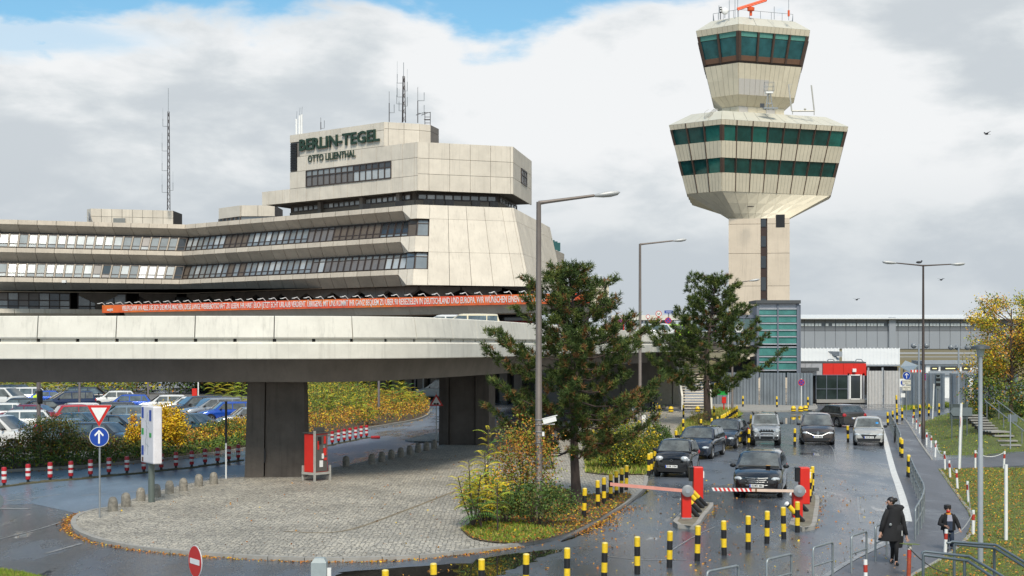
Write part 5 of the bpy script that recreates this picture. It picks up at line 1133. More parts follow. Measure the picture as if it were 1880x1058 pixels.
def corrugated(mb,a,b,z0,z1,pitch=.55,depth=.18):
 d=(b-a);L_=d.length;d.normalize();nn=Vector((d.y,-d.x,0));n=int(L_/pitch);pts=[]
 for k in range(n):
  s=k*pitch
  for f_,o in((0,0),(.38,0),(.5,depth),(.88,depth)):pts.append(a+d*(s+f_*pitch)+nn*o)
 for p,q in zip(pts,pts[1:]):mb.poly([(p.x,p.y,z0),(q.x,q.y,z0),(q.x,q.y,z1),(p.x,p.y,z1)])
 for p,q in zip(pts,pts[1:]):pi,qi=p-nn*.12,q-nn*.12;mb.poly([(p.x,p.y,z1),(q.x,q.y,z1),(q.x,q.y,z1-.0)if False else(qi.x,qi.y,z1),(pi.x,pi.y,z1)])
fence_m=M('steel_sheet_fence',(.23,.26,.29),.5,.35,var=.15,scale=.8,streak=.25)
def sheet_fence(name,label,a,b,h,seg=2.2,pitch=.55,mat=fence_m,cat='fence',depth=.18):
 t=thing(name,label,cat);L_=(b-a).length;n=max(1,round(L_/seg))
 for k in range(n):
  mb=MB();corrugated(mb,a.lerp(b,k/n),a.lerp(b,(k+1)/n),0,h,pitch,depth);mb.build('sheet_panel',mat,t)
  p=a.lerp(b,k/n);q=MB();d=(b-a).normalized();q.box((p.x+d.y*.12,p.y-d.x*.12,h/2),(.1,.14,h+.06),rot=at_angle(p,d));q.build('post',mat,t)
 return t
GY=lambda u,Y:Vector(((u-U0)*Y/F,Y,0))
sheet_fence('sheet_fence','grey corrugated steel fence below the glazed lift tower',GY(1300,126),GY(1497,123),2.9)
sheet_fence('sheet_fence','grey corrugated steel fence right of the white gate under the yellow tree',GY(1660,122),GY(1880,116),2.95)
sheet_fence('corrugated_gate','pale grey finely corrugated gate between the red-banded building and the dark fence',GY(1592,128),GY(1655,128),3.0,seg=1.5,pitch=.28,mat=M('pale_gate',(.50,.49,.475),.5,.1,var=.1,streak=.15),cat='gate',depth=.08)
lift=thing('lift_tower','blue-grey steel framed lift tower with turquoise glass bands','lift tower')
frm=M('blue_grey_steel',(.17,.19,.235),.45,.3,var=.05);gls=M('turquoise_glass',(.08,.27,.25),.12,.25,var=.25,scale=.8,spec=.8)
LY=127.0;lx=lambda u:(u-U0)*LY/F;lz=lambda v:HC-(v-V0)*LY/F
for u in(1391,1427.5,1464.5):mb=MB();mb.box((lx(u),LY-.05,(lz(553)+lz(695))/2),(.22 if u!=1427.5 else .12,.3,lz(553)-lz(695)));mb.build('post',frm,lift)
mb=MB();mb.box((lx(1427.7),LY+1.6,lz(555)+.02),(lx(1469)-lx(1387),4.0,.3));mb.build('roof',M('dark_roof_edge',(.07,.075,.08),.5),lift)
mb=MB();mb.box((lx(1469),LY+1.8,(lz(560)+lz(695))/2),(.12,3.6,lz(560)-lz(695)));mb.box((lx(1390),LY+1.8,(lz(560)+lz(695))/2),(.1,3.6,lz(560)-lz(695)));mb.box((lx(1428),LY+3.2,(lz(560)+lz(695))/2),(3.6,.1,lz(560)-lz(695)));mb.build('side_wall',frm,lift)
rows=[567,579.5,593.5,606,618,631.5,637,654.5,664.5,679.5]
for va,vb in((567,578),(581,592),(595,605),(607.5,617),(620,631),(638,653),(656,663),(666,678.5)):
 for ua,ub_ in((1393,1426),(1429,1463)):
  mb=MB();mb.box(((lx(ua)+lx(ub_))/2,LY,(lz(va)+lz(vb))/2),(lx(ub_)-lx(ua),.06,lz(va)-lz(vb)));mb.build('glass_band',gls,lift)
for v in rows:mb=MB();mb.box((lx(1428),LY-.06,lz(v+.4)),(lx(1463)-lx(1393),.14,.10));mb.build('rail',M('pale_rail',(.40,.41,.45),.5,.2),lift)
mb=MB();mb.box((lx(1428),LY-.02,lz(562)),(lx(1463)-lx(1393),.08,.4));mb.build('top_panel',M('pale_rail',(.40,.41,.45)),lift)
mb=MB();mb.box((lx(1428),LY+.3,(lz(560)+lz(690))/2),(3.4,.05,lz(560)-lz(690)));mb.build('back_lining',M('shaft_lining',(.05,.09,.09),.6),lift)
fb=thing('glazed_footbridge','short glazed footbridge joining the road bridge to the lift tower','footbridge')
fy=127.8;fx=lambda u:(u-U0)*fy/F;fz=lambda v:HC-(v-V0)*fy/F
for va,vb,m in((578,584,frm),(628,634,frm)):mb=MB();mb.box(((fx(1340)+fx(1389))/2,fy+1.2,(fz(va)+fz(vb))/2),(fx(1389)-fx(1340),2.6,fz(va)-fz(vb)));mb.build('beam',m,fb)
for k in range(4):
 u0_,u1_=1342+k*12,1353+k*12;mb=MB();mb.box(((fx(u0_)+fx(u1_))/2,fy,(fz(584.5)+fz(627.5))/2),(fx(u1_)-fx(u0_),.05,fz(584.5)-fz(627.5)));mb.build('pane',M('clear_green_glass',(.10,.16,.16),.1,.2,var=.2),fb)
 mb=MB();mb.box((fx(u0_-.6),fy-.02,(fz(584.5)+fz(627.5))/2),(.08,.12,fz(584.5)-fz(627.5)));mb.build('post',frm,fb)
mb=MB();mb.tube([(fx(1342),fy-.1,fz(611)),(fx(1388),fy-.1,fz(611))],.04,n=5);mb.build('handrail',frm,fb)
mb=MB();mb.lathe([(0,-.02),(.36,-.02),(.36,.0)],n=20,c=(fx(1356),fy-.12,fz(603)),axis='Y');mb.build('mirror',white_p,fb)
cw=thing('sloping_canopy','stained sloping concrete canopy below the glazed footbridge','canopy');mb=MB();mb.hexa([(fx(1345),fy,fz(660)),(fx(1387),fy,fz(654)),(fx(1387),fy+4,fz(654)),(fx(1345),fy+4,fz(660)),(fx(1352),fy+1.5,fz(636)),(fx(1387),fy+1.5,fz(636)),(fx(1387),fy+4,fz(636)),(fx(1352),fy+4,fz(636))]);mb.build('canopy_slab',concrete,cw)
mb=MB();mb.box((fx(1366),fy+3,2),(2.2,2,4));mb.build('dark_passage',dark,cw)
of=thing('red_banded_office','small flat office building with bright red fascia and dark glass front','building')
OY=129.0;ox=lambda u:(u-U0)*OY/F;oz_=lambda v:HC-(v-V0)*OY/F
for k,(ua,ub_)in enumerate(((1510,1529),(1529,1548),(1548,1567),(1567,1590))):mb=MB();mb.box(((ox(ua)+ox(ub_))/2,OY-.03,(oz_(667.5)+oz_(689.5))/2),(ox(ub_)-ox(ua)-.02,.16,oz_(667.5)-oz_(689.5)));mb.build('red_panel',red_p,of)
for ua,ub_ in((1466,1478),(1478,1490),(1490,1509.5)):mb=MB();mb.box(((ox(ua)+ox(ub_))/2,OY,(oz_(667.5)+oz_(689.5))/2),(ox(ub_)-ox(ua)-.02,.16,oz_(667.5)-oz_(689.5)));mb.build('grey_panel',M('silver_panel',(.42,.42,.44),.4,.3),of)
mb=MB();mb.box(((ox(1466)+ox(1590))/2,OY+2.2,oz_(666)),(ox(1590)-ox(1466),4.5,.12));mb.build('roof',M('dark_roof_edge',(.07,.075,.08)),of)
mb=MB();mb.box(((ox(1466)+ox(1589))/2,OY+2.4,1.95),(ox(1589)-ox(1466),4.2,3.7));mb.build('room',dark,of)
flat_window(GY(1498,OY-.05),GY(1556,OY-.05),.18,2.6,M('office_glass',(.03,.045,.045),.06,.3,var=.4,scale=.8),frm,n=3,rows=(0,.48,1),fr=.05,par=of)
dr=MB();dx0,dx1=ox(1560),ox(1580)
for bx_,bz_,w_,h_ in((dx0,1.5,.12,2.3),(dx1,1.5,.12,2.3),((dx0+dx1)/2,2.6,dx1-dx0,.1),((dx0+dx1)/2,.42,dx1-dx0,.1)):dr.box((bx_,OY-.12,bz_),(w_,.1,h_))
dro=dr.build('door',white_p,of);mb=MB();mb.box(((dx0+dx1)/2,OY-.1,1.5),(dx1-dx0-.12,.03,2.1));mb.build('pane',g_dark,dro)
for u in(1557.5,1585):mb=MB();mb.box((ox(u),OY-.05,1.5),(.18,.12,2.5));mb.build('post',M('silver_panel',(.42,.42,.44)),of)
mb=MB();mb.box(((ox(1497)+ox(1590))/2,OY-.3,.25),(ox(1590)-ox(1497),.5,.3));mb.build('plinth',pave_m,of)
mb=MB();mb.box((ox(1567),OY-.25,oz_(680)),(.32,.28,.3));mb.build('floodlight',white_p,of)
for u in(1528,1580):mb=MB();mb.tube([(ox(u)-.4,OY+.6,oz_(665)),(ox(u)-.2,OY+.6,oz_(660)),(ox(u)+.2,OY+.6,oz_(660)),(ox(u)+.4,OY+.6,oz_(665))],.05,n=5);mb.build('roof_hoop',grey_p,of)
mb=MB();mb.box((ox(1483),OY-.6,oz_(678)),(1.6,.9,.3));mb.build('porch',M('dark_roof_edge',(.07,.075,.08)),of)
hl=thing('white_roofed_hall','long open hall with white ribbed metal roof behind the red-banded office','hall')
WY=150.0;wx_=lambda u,Y=WY:(u-U0)*Y/F;wz=lambda v,Y=WY:HC-(v-V0)*Y/F
def slope(ua,ub_,va,vb,n,tgt):
 for k in range(n):
  a,b=wx_(ua)+(wx_(ub_)-wx_(ua))*k/n,wx_(ua)+(wx_(ub_)-wx_(ua))*(k+1)/n;mb=MB()
  zb_,zt2=wz(vb),wz(va,WY+7);K_=(WY+7)/WY;mb.poly([(a,WY,zb_),(b-.12,WY,zb_),((b-.12)*K_,WY+7,zt2),(a*K_,WY+7,zt2)]);mb.poly([(b-.12,WY,zb_+.07),(b,WY,zb_+.07),(b*K_,WY+7,zt2+.07),((b-.12)*K_,WY+7,zt2+.07)]);mb.poly([(b-.12,WY,zb_),(b,WY,zb_),(b,WY,zb_+.07),(b-.12,WY,zb_+.07)]);mb.poly([(b-.12,WY,zb_),(b-.12,WY,zb_+.07),((b-.12)*K_,WY+7,zt2+.07),((b-.12)*K_,WY+7,zt2)]);mb.build('roof_sheet',roof_w,tgt)
slope(1466,1541,640,664,11,hl);slope(1546,1652,640,669.5,16,hl)
mb=MB();mb.box(((wx_(1466)+wx_(1653))/2,WY+.02,wz(671)),(wx_(1653)-wx_(1466),.2,.16));mb.build('gutter',grey_p,hl)
mb=MB();mb.box(((wx_(1466)+wx_(1650))/2,WY+3,1.4),(wx_(1650)-wx_(1466),5,3.2));mb.build('dark_interior',M('dim_interior',(.03,.025,.022),.8,var=.6,scale=1.2),hl)
for u in(1594,1620,1651):mb=MB();mb.box((wx_(u),WY,1.4),(.18,.18,3.0));mb.build('post',grey_p,hl)
mb=MB();mb.box((wx_(1543.5),WY+3.5,wz(650)),(.35,7.0,.5));mb.build('roof_divider',grey_p,hl)
cb_=thing('low_control_cabin','low flat-roofed cabin with a lit window strip behind the dark sheet fence','building')
CY=142.0;cx=lambda u:(u-U0)*CY/F;cz=lambda v:HC-(v-V0)*CY/F
mb=MB();mb.box(((cx(1695)+cx(1800))/2,CY+2,cz(666)),(cx(1800)-cx(1695),4.4,.35));mb.build('roof',grey_p,cb_)
for(ua,ub_)in((1708,1723),(1727,1762),(1766,1781)):
 mb=MB();mb.box(((cx(ua)+cx(ub_))/2,CY-.02,(cz(673)+cz(680))/2),(cx(ub_)-cx(ua),.06,cz(673)-cz(680)));wo_=mb.build('window',g_dark,cb_)
 q=MB();q.box(((cx(ua)+cx(ub_))/2,CY-.06,cz(676.8)),((cx(ub_)-cx(ua))*.5,.02,.07));q.build('lit_tube',M('lit_tube',(1.0,.85,.35),.5,var=0,emit=1.1),wo_)
mb=MB();mb.box(((cx(1700)+cx(1796))/2,CY+1.8,(cz(670)+0)/2),(cx(1796)-cx(1700),3.5,cz(670)));mb.build('wall',white_p,cb_)
mb=MB();mb.box(((cx(1705)+cx(1798))/2,CY-.1,cz(685)),(cx(1798)-cx(1705),.2,.35));mb.build('cill',grey_p,cb_)
gc_=thing('glass_canopy','folded glass canopy left of the low cabin above the blue arrow sign','canopy');mb=MB();P_=[Wp(1653,676,134),Wp(1665,664,134),Wp(1672,686,134),Wp(1690,668,134)]
mb.raw([Wp(1653,673,133),Wp(1662,662,136),Wp(1686,671,136),Wp(1672,684,133),Wp(1653,674.5,133),Wp(1662,663.5,136),Wp(1686,672.5,136),Wp(1672,685.5,133)],[(0,3,2,1),(4,5,6,7),(0,4,7,3),(3,7,6,2)]);mb.build('glass_sheet',M('grey_canopy_glass',(.25,.29,.31),.15,.3),gc_)
for u in(1659,1688):mb=MB();mb.tube([Wp(u,676,133.5),Vector((Wp(u,676,133.5).x,133.5,0))],.06,n=6);mb.build('post',steel,gc_)
bb=thing('striped_barrier_board','red and white striped board under the glass canopy behind the fence','barrier board');mb=MB()
for k in range(8):c=Wp(1673+k*2.7*1.0,681.5,131);mb.box(c,(.137,.05,.22),red_p if k%2==0 else white_p)
mb.build('board',None,bb);mb=MB();mb.tube([Wp(1674,681,131.05),Vector((Wp(1674,681,131).x,131.05,0))],.03);mb.build('post',steel,bb)
bo=thing('toll_booth_row','row of pale roofed booths on the bridge between the two pines','booth');BY=150.0;bx=lambda u:(u-U0)*BY/F;bzz=lambda v:HC-(v-V0)*BY/F
mb=MB();mb.box(((bx(1122)+bx(1340))/2,BY+2,(bzz(579)+bzz(588))/2),(bx(1340)-bx(1122),5,bzz(579)-bzz(588)));mb.build('roof',concrete_pr,bo)
for u in(1122,1150,1178,1206,1234,1262,1290,1318):mb=MB();mb.box((bx(u),BY,(bzz(588)+5.6)/2),(.35,.4,bzz(588)-5.6));mb.build('post',grey_p,bo)
for u in(1128,1186,1214,1300):mb=MB();mb.box((bx(u+8),BY+2,(bzz(588)+5.6)/2),(1.15,3,bzz(588)-5.6));mb.build('booth',g_dark,bo)
mb=MB();mb.box(((bx(1090)+bx(1345))/2,BY+3,5.3),(bx(1345)-bx(1090),14,.6));mb.build('deck_slab',concrete_dk,bo)
def make_bollard():
 t=thing('striped_bollard','x','bollard',(0,0,0))
 r=.072;mb=MB();hs=[0,.21,.44,.67,.885]
 mb.lathe([(r,hs[0]),(r,hs[1])],black_p,n=14);mb.lathe([(r,hs[1]),(r,hs[2])],yellow_p,n=14);mb.lathe([(r,hs[2]),(r,hs[3])],black_p,n=14);mb.lathe([(r,hs[3]),(r,hs[4])],yellow_p,n=14)
 mb.build('post',None,t,smooth=50);mb=MB();mb.lathe([(r,.885),(r*.93,.90),(r*.55,.912),(0,.915)],n=14);mb.build('cap',M('worn_yellow',(.70,.56,.16),.5,var=.2,scale=20),t,smooth=60)
 return t
bol=make_bollard();first=[True]
def put_bollard(p,label,group,rz=None,sc=None):
 rz=rnd.uniform(0,6.28)if rz is None else rz
 if first[0]:bol.location=p;bol.rotation_euler=(rnd.uniform(-.012,.012),rnd.uniform(-.012,.012),rz);bol['label']=label;bol['group']=group;first[0]=False;return bol
 o=dup(bol,p,rz,label);o['group']=group;o.rotation_euler=(rnd.uniform(-.03,.03),rnd.uniform(-.03,.03),rz)
 if sc:o.scale=sc
 return o
def from_top(u,v,z=0.0):return G(u,V0+(v-V0)*(HC-z)/(HC-.91-z),z)
def row(tops,what,group,z=0.0,foot=False):
 for k,(u,v)in enumerate(tops):put_bollard(G(u,v,z)if foot else from_top(u,v,z),'yellow and black bollard, %s %s'%(ORD[k],what),group)
row([(708,1046),(797,1034),(883.5,1026),(965,1016),(1041,1006),(1109,996),(1170,985),(1229,975),(1280,965),(1329.5,956),(1373.5,947),(1408,938),(1439,931),(1464,921)],'from the left in the long front row','yellow and black bollards in the front row')
row([(1072,896),(1098,882),(1109,876.5),(1121,869.5),(1132,864),(1141,859),(1149.6,854.5)],'from the front beside the pine trunk','bollards between the pine and the lane',z=.1)
row([(1190.7,833),(1196,831),(1202,827),(1207,823.5)],'in the short row left of the two-seater','bollards left of the two-seater car',z=.1)
row([(1232.6,809),(1238,806),(1244,803.5),(1242,790.4),(1254.4,769.5)],'going back behind the two-seater roof','bollards behind the left queue',z=.1)
row([(1286.6,769.5),(1307,767.7),(1317.7,765.4),(1324.5,762),(1328.6,760.4),(1331.6,758.6),(1335.9,756.3),(1339.5,753.6),(1343,751.3),(1346,749),(1349.7,747.3),(1353,745)],'from the left in the slanted row at the second pine','slanted row of bollards at the second pine',z=.1)
for(u,v),lab in{(1286.6,790):'whose top shows just above the graphite hatchback',(1311,745.7):'right behind the second pine trunk',(1254.9,743.5):'in front of the open stair',(1210.9,744):'left of the yellow dome on the pavement',(1191.8,767.5):'beside the pole with the white notice',(1151.9,767):'left of the pole with the white notice',(1141.8,786.4):'low behind the hedge under the first pine',(1224,723.5):'by the steel door in the abutment wall',(1185.3,723):'furthest left along the abutment wall',(1109.4,758):'glimpsed under the branches of the first pine',(1197.5,790.5):'behind the bushes below the white notice',(1459,787):'between the silver off-roader and the brown people carrier',(1374.5,788.3):'at the left wheel of the silver off-roader',(1557,781.9):'left of the pale small car',(1526.7,784):'half hidden behind the brown people carrier',(1483.5,729):'standing on the pavement end by the office',(1364,727):'in front of the corrugated fence near the green sign',(1426.5,728):'alone before the middle of the corrugated fence',(874,768):'at the road behind the second pier'}.items():
 put_bollard(from_top(u,v,.1 if v<770 and u<1500 else 0),'yellow and black bollard '+lab,'single yellow and black bollards')
row([(1630,756.5),(1639,754.4),(1647,751),(1656.4,749),(1677.7,745),(1688.7,743),(1705,741.6),(1724,741),(1767,739.6),(1792,738.6)],'from the left along the far junction','bollards along the far junction')
row([(1653.7,803.6),(1656,806)],'of the close pair at the end of the far railing','pairs of bollards at the railing ends');row([(1667,835),(1669.7,836.5)],'of the close pair at the start of the near railing','pairs of bollards at the railing ends')
hi=put_bollard(G(1646.5,757),'taller black and yellow post behind the bollards near the arrow sign','bollards along the far junction',sc=(1,1,1.5))
row([(1491,856),(1488.5,862),(1487,867),(1485.5,873)],'counted from the back beside the right red ticket post','bollards on the right barrier island',z=.12)
gm=MB();gm.lathe([(.075,0),(.075,.40)],black_p,n=12);gm.lathe([(.075,.40),(.075,.68)],yellow_p,n=12);gm.lathe([(.075,.68),(.075,.74)],black_p,n=12);gm.lathe([(.075,.74),(.075,.80),(.03,.83),(0,.83)],white_p,n=12);gme=gm.mesh('leaning_guard_post',None,50,True)
def guard(p,rz,label):
 o=bpy.data.objects.new('leaning_guard_post',gme);COL.objects.link(o);o.location=p;o.rotation_euler=(0,R(-44),rz);tag(o,label,'bollard','leaning striped guard posts on the barrier islands')
for(u,v),lab in(((1282,949),'leaning striped guard post nearest the left barrier housing'),((1286,941),'second leaning guard post right of the left barrier'),((1291,933),'third leaning guard post right of the left barrier'),((1297,929),'rearmost leaning guard post on the left island'),((1475,958),'leaning guard post at the foot of the right barrier'),((1482,939),'leaning guard post between the right barrier and ticket post')):guard(G(u,v,.12),R(10),lab)
dm=MB();dm.lathe([(.17,0),(.17,.06)],black_p,n=16);dm.lathe([(.2,.06),(.2,.17)],yellow_p,n=16);dm.lathe([(.2,.17),(.2,.25)],black_p,n=16);dm.lathe([(.2,.25),(.17,.37),(.09,.44),(0,.46)],yellow_p,n=16);dme=dm.mesh('striped_dome',None,60,True)
for k,((u,v),lab)in enumerate((((1231.8,757),'before the abutment wall'),((1281,757),'at the foot of the stair'),((1456.7,756),'left of the no stopping sign at the fence'),((1470,756.5),'at the foot of the white no stopping pole'),((1479,755),'right of the no stopping pole'))):
 o=bpy.data.objects.new('dome_bollard',dme);COL.objects.link(o);o.location=G(u,v,.1);o['label']='low yellow and black dome bollard '+lab;o['category']='bollard';o['group']='yellow and black dome bollards'
fx_=thing('flexible_post','x','flexible post');drk_red=M('reflective_red',(.42,.012,.02),.35,var=.1,scale=9);wht=M('reflective_white',(.66,.66,.66),.4,var=.1)
mb=MB();mb.lathe([(.07,0),(.07,.05),(.055,.10),(.06,.17)],black_m,n=12);mb.lathe([(.095,.17),(.1,.30)],drk_red,n=12);mb.lathe([(.1,.30),(.1,.41)],wht,n=12);mb.lathe([(.1,.41),(.1,.51)],drk_red,n=12);mb.lathe([(.1,.51),(.1,.62)],wht,n=12);mb.lathe([(.1,.62),(.1,.72),(.085,.77),(0,.78)],drk_red,n=12);mb.build('post',None,fx_,smooth=50)
mb=MB();mb.box((0,0,.03),(.75,.22,.055));mb.build('base',M('yellowed_rubber',(.13,.12,.07),.8,var=.3),fx_)
fl=[(7.5,894.5),(51.4,888),(92,884),(130,881.6),(166,878),(200,874),(233,871.5),(264,869),(296,865),(323,862),(352,859.7),(376.5,855.6),(399.5,853),(420,849.5),(437.4,847),(561,826),(573,823.5),(585,821),(598,820),(610,818),(621.6,815),(632,813),(642.5,811),(653,809),(663,806.5),(673,805)]
ff=True
for k,(u,v)in enumerate(fl):
 p=G(u,v);q=G(*fl[min(k+1,len(fl)-1)]);q0=G(*fl[max(k-1,0)]);a=math.atan2((q-q0).y,(q-q0).x)
 lab='red and white flexible post, %s from the left, left of the pier'%ORD[k]if k<15 else 'red and white flexible post, %s right of the first pier'%ORD[k-15]
 o=fx_ if ff else dup(fx_,p,a,lab);o.location=p;o.rotation_euler=(0,0,a);o['label']=lab;o['group']='red and white flexible posts between the lanes';ff=False
mb=MB();mb.lathe([(.08,0),(.09,.5),(0,.55)],n=10,axis='X');fp_=mb.build('fallen_post',drk_red);fp_.location=G(681,803,.1);fp_.rotation_euler=(0,0,.2);tag(fp_,'red flexible post knocked flat at the right end of the divider','flexible post')
dv=MB();DP=resample([G(u,v+1)for u,v in[(-40,899)]+fl[:15]],.8);DQ=inset_strip(DP,.2)
div=tag(thing('lane_divider','x','x'),kind='structure');del div['label'];del div['category']
for a,b,c,d_ in zip(DP,DP[1:],DQ[1:],DQ):
 mb=MB();b2=a.lerp(b,.97);c2=d_.lerp(c,.97);mb.hexa([(p.x,p.y,0)for p in(a,b2,c2,d_)]+[(p.x,p.y,.05)for p in(a,b2,c2,d_)]);mb.build('divider_block',M('yellowed_rubber',(.13,.12,.07)),div)
stone_m=M('lichen_stone',(.23,.21,.175),.85,var=.4,scale=9,bump=.6,bscale=40)
sb=[(207,938.5),(231,930),(258.5,920),(287,913),(311,906),(336.6,901),(365,893),(392.4,889),(635.4,856.6),(682.5,852.4),(701,848),(718.5,843.7),(735.8,839.6),(752,835.7),(767.7,831),(782.6,827.7),(796.9,824)]
for k,(u,v)in enumerate(sb):
 mb=MB();r_=.155;mb.lathe([(r_*1.02,-.02),(r_,.22),(r_*.97,.32),(r_*.8,.41),(r_*.45,.46),(0,.475)],n=14)
 for i in range(len(mb.v)):x,y,z=mb.v[i];n_=noise.noise(Vector((x*7+k*3,y*7,z*7)))*.014;mb.v[i]=(x+n_,y+n_,z)
 o=mb.build('stone_bollard',stone_m,smooth=60);o.location=G(u,v,.085);o.rotation_euler=(0,0,k*1.3)
 o['label']=('round-topped stone bollard, %s from the left along the island kerb'%ORD[k])if k<8 else('round-topped stone bollard, %s from the left between the bridge piers'%ORD[k-8]);o['category']='bollard';o['group']='stone bollards along the cobbled island'
chain_m=M('chain_steel',(.40,.40,.37),.5,.4)
cp=[(1675.7,764,777.5),(1682,768.5,788),(1687.7,776,795.6),(1694,782,804.6),(1701,794,817.5),(1709.3,801.6,821.7),(1716.8,809,839),(1735,829,863),(1744.5,845.7,878),(1758,862.6,899),(1778,883.6,923),(1786.8,936.8,982.7),(1735,972,1018),(1668,1000,1060),(1790.5,827,860.8),(1842.7,828.6,861.7),(1589.6,1028,1085)]
plab=['furthest back along the walkway edge','second from the back along the walkway edge','third from the back along the walkway edge','left of the tall dark lamp post foot','right of the tall dark lamp post foot','below the mound, second before the crossing path','at the corner of the mound and the crossing path','at the near corner of the crossing path','just in front of the crossing path on the verge','halfway between the crossing path and the boy','two posts behind the boy on the verge','beside the grey lamp pole behind the boy','in front of the boy, with a slack chain','rusty, nearest the woman at the bottom edge','on the crossing path left of the grey lamp pole','on the crossing path right of the grey lamp pole','cut by the bottom edge left of the woman']
feet=[]
for k,(u,vt,vf)in enumerate(cp):
 p=G(u,vf);h=HC-(vt-V0)*p.y/F;h=min(max(h,.62),.95);feet.append((p,h));rusty=k in(0,1,2,3,5,13)
 t=thing('chain_post',('red and white chain post '+plab[k]),'post',p,0,'red and white chain posts beside the walkway');w=.045 if k!=13 else .05;t.rotation_euler=(R(rnd.uniform(-3,3)),R(rnd.uniform(-4,4)),0)
 m1=M('rusted_red',(.33,.06,.025),.7,var=.35,scale=14)if k==13 else white_p;mb=MB();mb.tube([(0,0,-.05),(0,0,h*.60)],w,m1,n=10);mb.tube([(0,0,h*.6),(0,0,h*.84)],w+.001,M('faded_red',(.42,.04,.025),.5,var=.2,scale=10),n=10);mb.tube([(0,0,h*.84),(0,0,h)],w,M('worn_white',(.60,.56,.50),.6,var=.25,scale=20)if rusty else white_p,n=10);mb.build('post',None,t,smooth=50)
 if k==13:mb=MB();mb.box((0,0,h+.01),(.42,.2,.012),rz=.3);mb.build('leaf',M('green_leaf',(.12,.16,.03),.6),t)
def chain(a,b,label,sag=.22,m=chain_m,r=.014):
 P=[a.lerp(b,i/12)-Vector((0,0,sag*4*(i/12)*(1-i/12)))for i in range(13)];mb=MB();mb.tube(P,r,n=5);o=mb.build('chain',m,smooth=60);tag(o,label,'chain')
hp=lambda k,f=.92:feet[k][0]+Vector((0,0,feet[k][1]*f))
chain(hp(12),hp(11),'slack pale chain held by the boy between two posts',.28);chain(hp(13),Vector((hp(13).x+.95,hp(13).y-.1,.1)),'dark chain hanging from the rusty post towards the handrail',.12,M('dark_chain',(.06,.06,.055),.6,.3));chain(hp(14),hp(15),'white chain across the crossing path',.2,white_p);chain(hp(7),hp(8),'rusty chain at the near corner of the crossing path',.2);chain(hp(8),hp(9),'second slack chain along the verge',.2)
chain(hp(10),hp(11),'long slack chain running behind the boy along the kerb',.5);chain(hp(6),hp(7),'pale chain left of the leaning white pole',.3,white_p)
def barrier(u,v,label,armu,armv,stripes,ticket):
 p=G(u,v,.12);t=thing('parking_barrier',label,'barrier',p)
 mb=MB();mb.box((0,0,.42),(.29,.34,.84));o=mb.build('housing',red_p,t);b_=o.modifiers.new('b','BEVEL');b_.width=.02;b_.segments=2
 mb=MB();mb.box((0,0,.01),(.33,.38,.03));mb.build('plinth',grey_p,t)
 ya=-.22;mb=MB();mb.lathe([(0,-.07),(.15,-.07),(.185,-.05),(.185,.06),(0,.06)],n=24,c=(.02,ya,.86),axis='Y');mb.build('hub',M('hub_grey',(.25,.26,.27),.5,.1),t,smooth=40)
 mb=MB();mb.lathe([(0,-.085),(.07,-.085),(.07,-.06)],n=16,c=(.02,ya,.86),axis='Y');mb.build('hub_cap',grey_p,t)
 e=Wp(armu,armv,p.y+ya)-p;s=Vector((.02,ya-.03,.86));L_=(e-s).length;d=(e-s).normalized();mb=MB();n=44 if stripes else 1;st=stripes
 am=M('barrier_arm_pink',(.66,.28,.22),.5,var=.1)if not stripes else M('barrier_arm_cream',(.68,.52,.42),.5,var=.08)
 tail=s-d*.2
 def seg(a,b,m,h=.045):
  P_=[a+Vector((0,-.02,-h)),b+Vector((0,-.02,-h)),b+Vector((0,.02,-h)),a+Vector((0,.02,-h)),a+Vector((0,-.02,h)),b+Vector((0,-.02,h)),b+Vector((0,.02,h)),a+Vector((0,.02,h))];mb.hexa(P_,m)
 if stripes:
  seg(tail,s+d*(L_*.55),am,.042)
  for k in range(9):
   a,b=s+d*(L_*(.55+.05*k)),s+d*(L_*(.55+.05*(k+1)));sh=Vector((.05,0,0));h=.05
   for(p0,p1,m_)in((a,a.lerp(b,.5),red_p),(a.lerp(b,.5),b,white_p)):
    mb.hexa([p0+sh*.5+Vector((0,-.02,-h)),p1+sh*.5+Vector((0,-.02,-h)),p1+sh*.5+Vector((0,.02,-h)),p0+sh*.5+Vector((0,.02,-h)),p0-sh*.5+Vector((0,-.02,h)),p1-sh*.5+Vector((0,-.02,h)),p1-sh*.5+Vector((0,.02,h)),p0-sh*.5+Vector((0,.02,h))],m_)
  mb.box(s+d*(L_*.5)+Vector((0,0,0)),(.05,.06,.11),M('rust_clip',(.15,.07,.03),.7))
 else:seg(tail,s+d*L_,am,.05)
 mb.build('arm',None,t)
 return t
barrier(1259.7,951,'red barrier post with grey hub and plain pinkish arm lowered to the left',1120,889,False,None)
barrier(1463.5,951,'red barrier post with grey hub and red-white striped arm before the black car',1308,898.5,True,None)
def ticket(u,v,label):
 p=G(u,v,.12);t=thing('ticket_machine',label,'ticket machine',p);mb=MB();mb.box((0,0,.62),(.33,.38,1.24));o=mb.build('column',red_p,t);b_=o.modifiers.new('b','BEVEL');b_.width=.025;b_.segments=2
 mb=MB();mb.box((-.235,-.05,.98),(.13,.26,.44));mb.build('reader',black_m,t);mb=MB();mb.box((.18,-.05,.98),(.04,.2,.22));mb.build('speaker_plate',white_p,t);mb=MB();mb.box((-.235,-.05,1.22),(.16,.3,.03));mb.build('hood',black_m,t)
ticket(1281,924,'tall red ticket post with black reader on the left barrier island');ticket(1476,925,'tall red ticket post with black reader on the right barrier island')
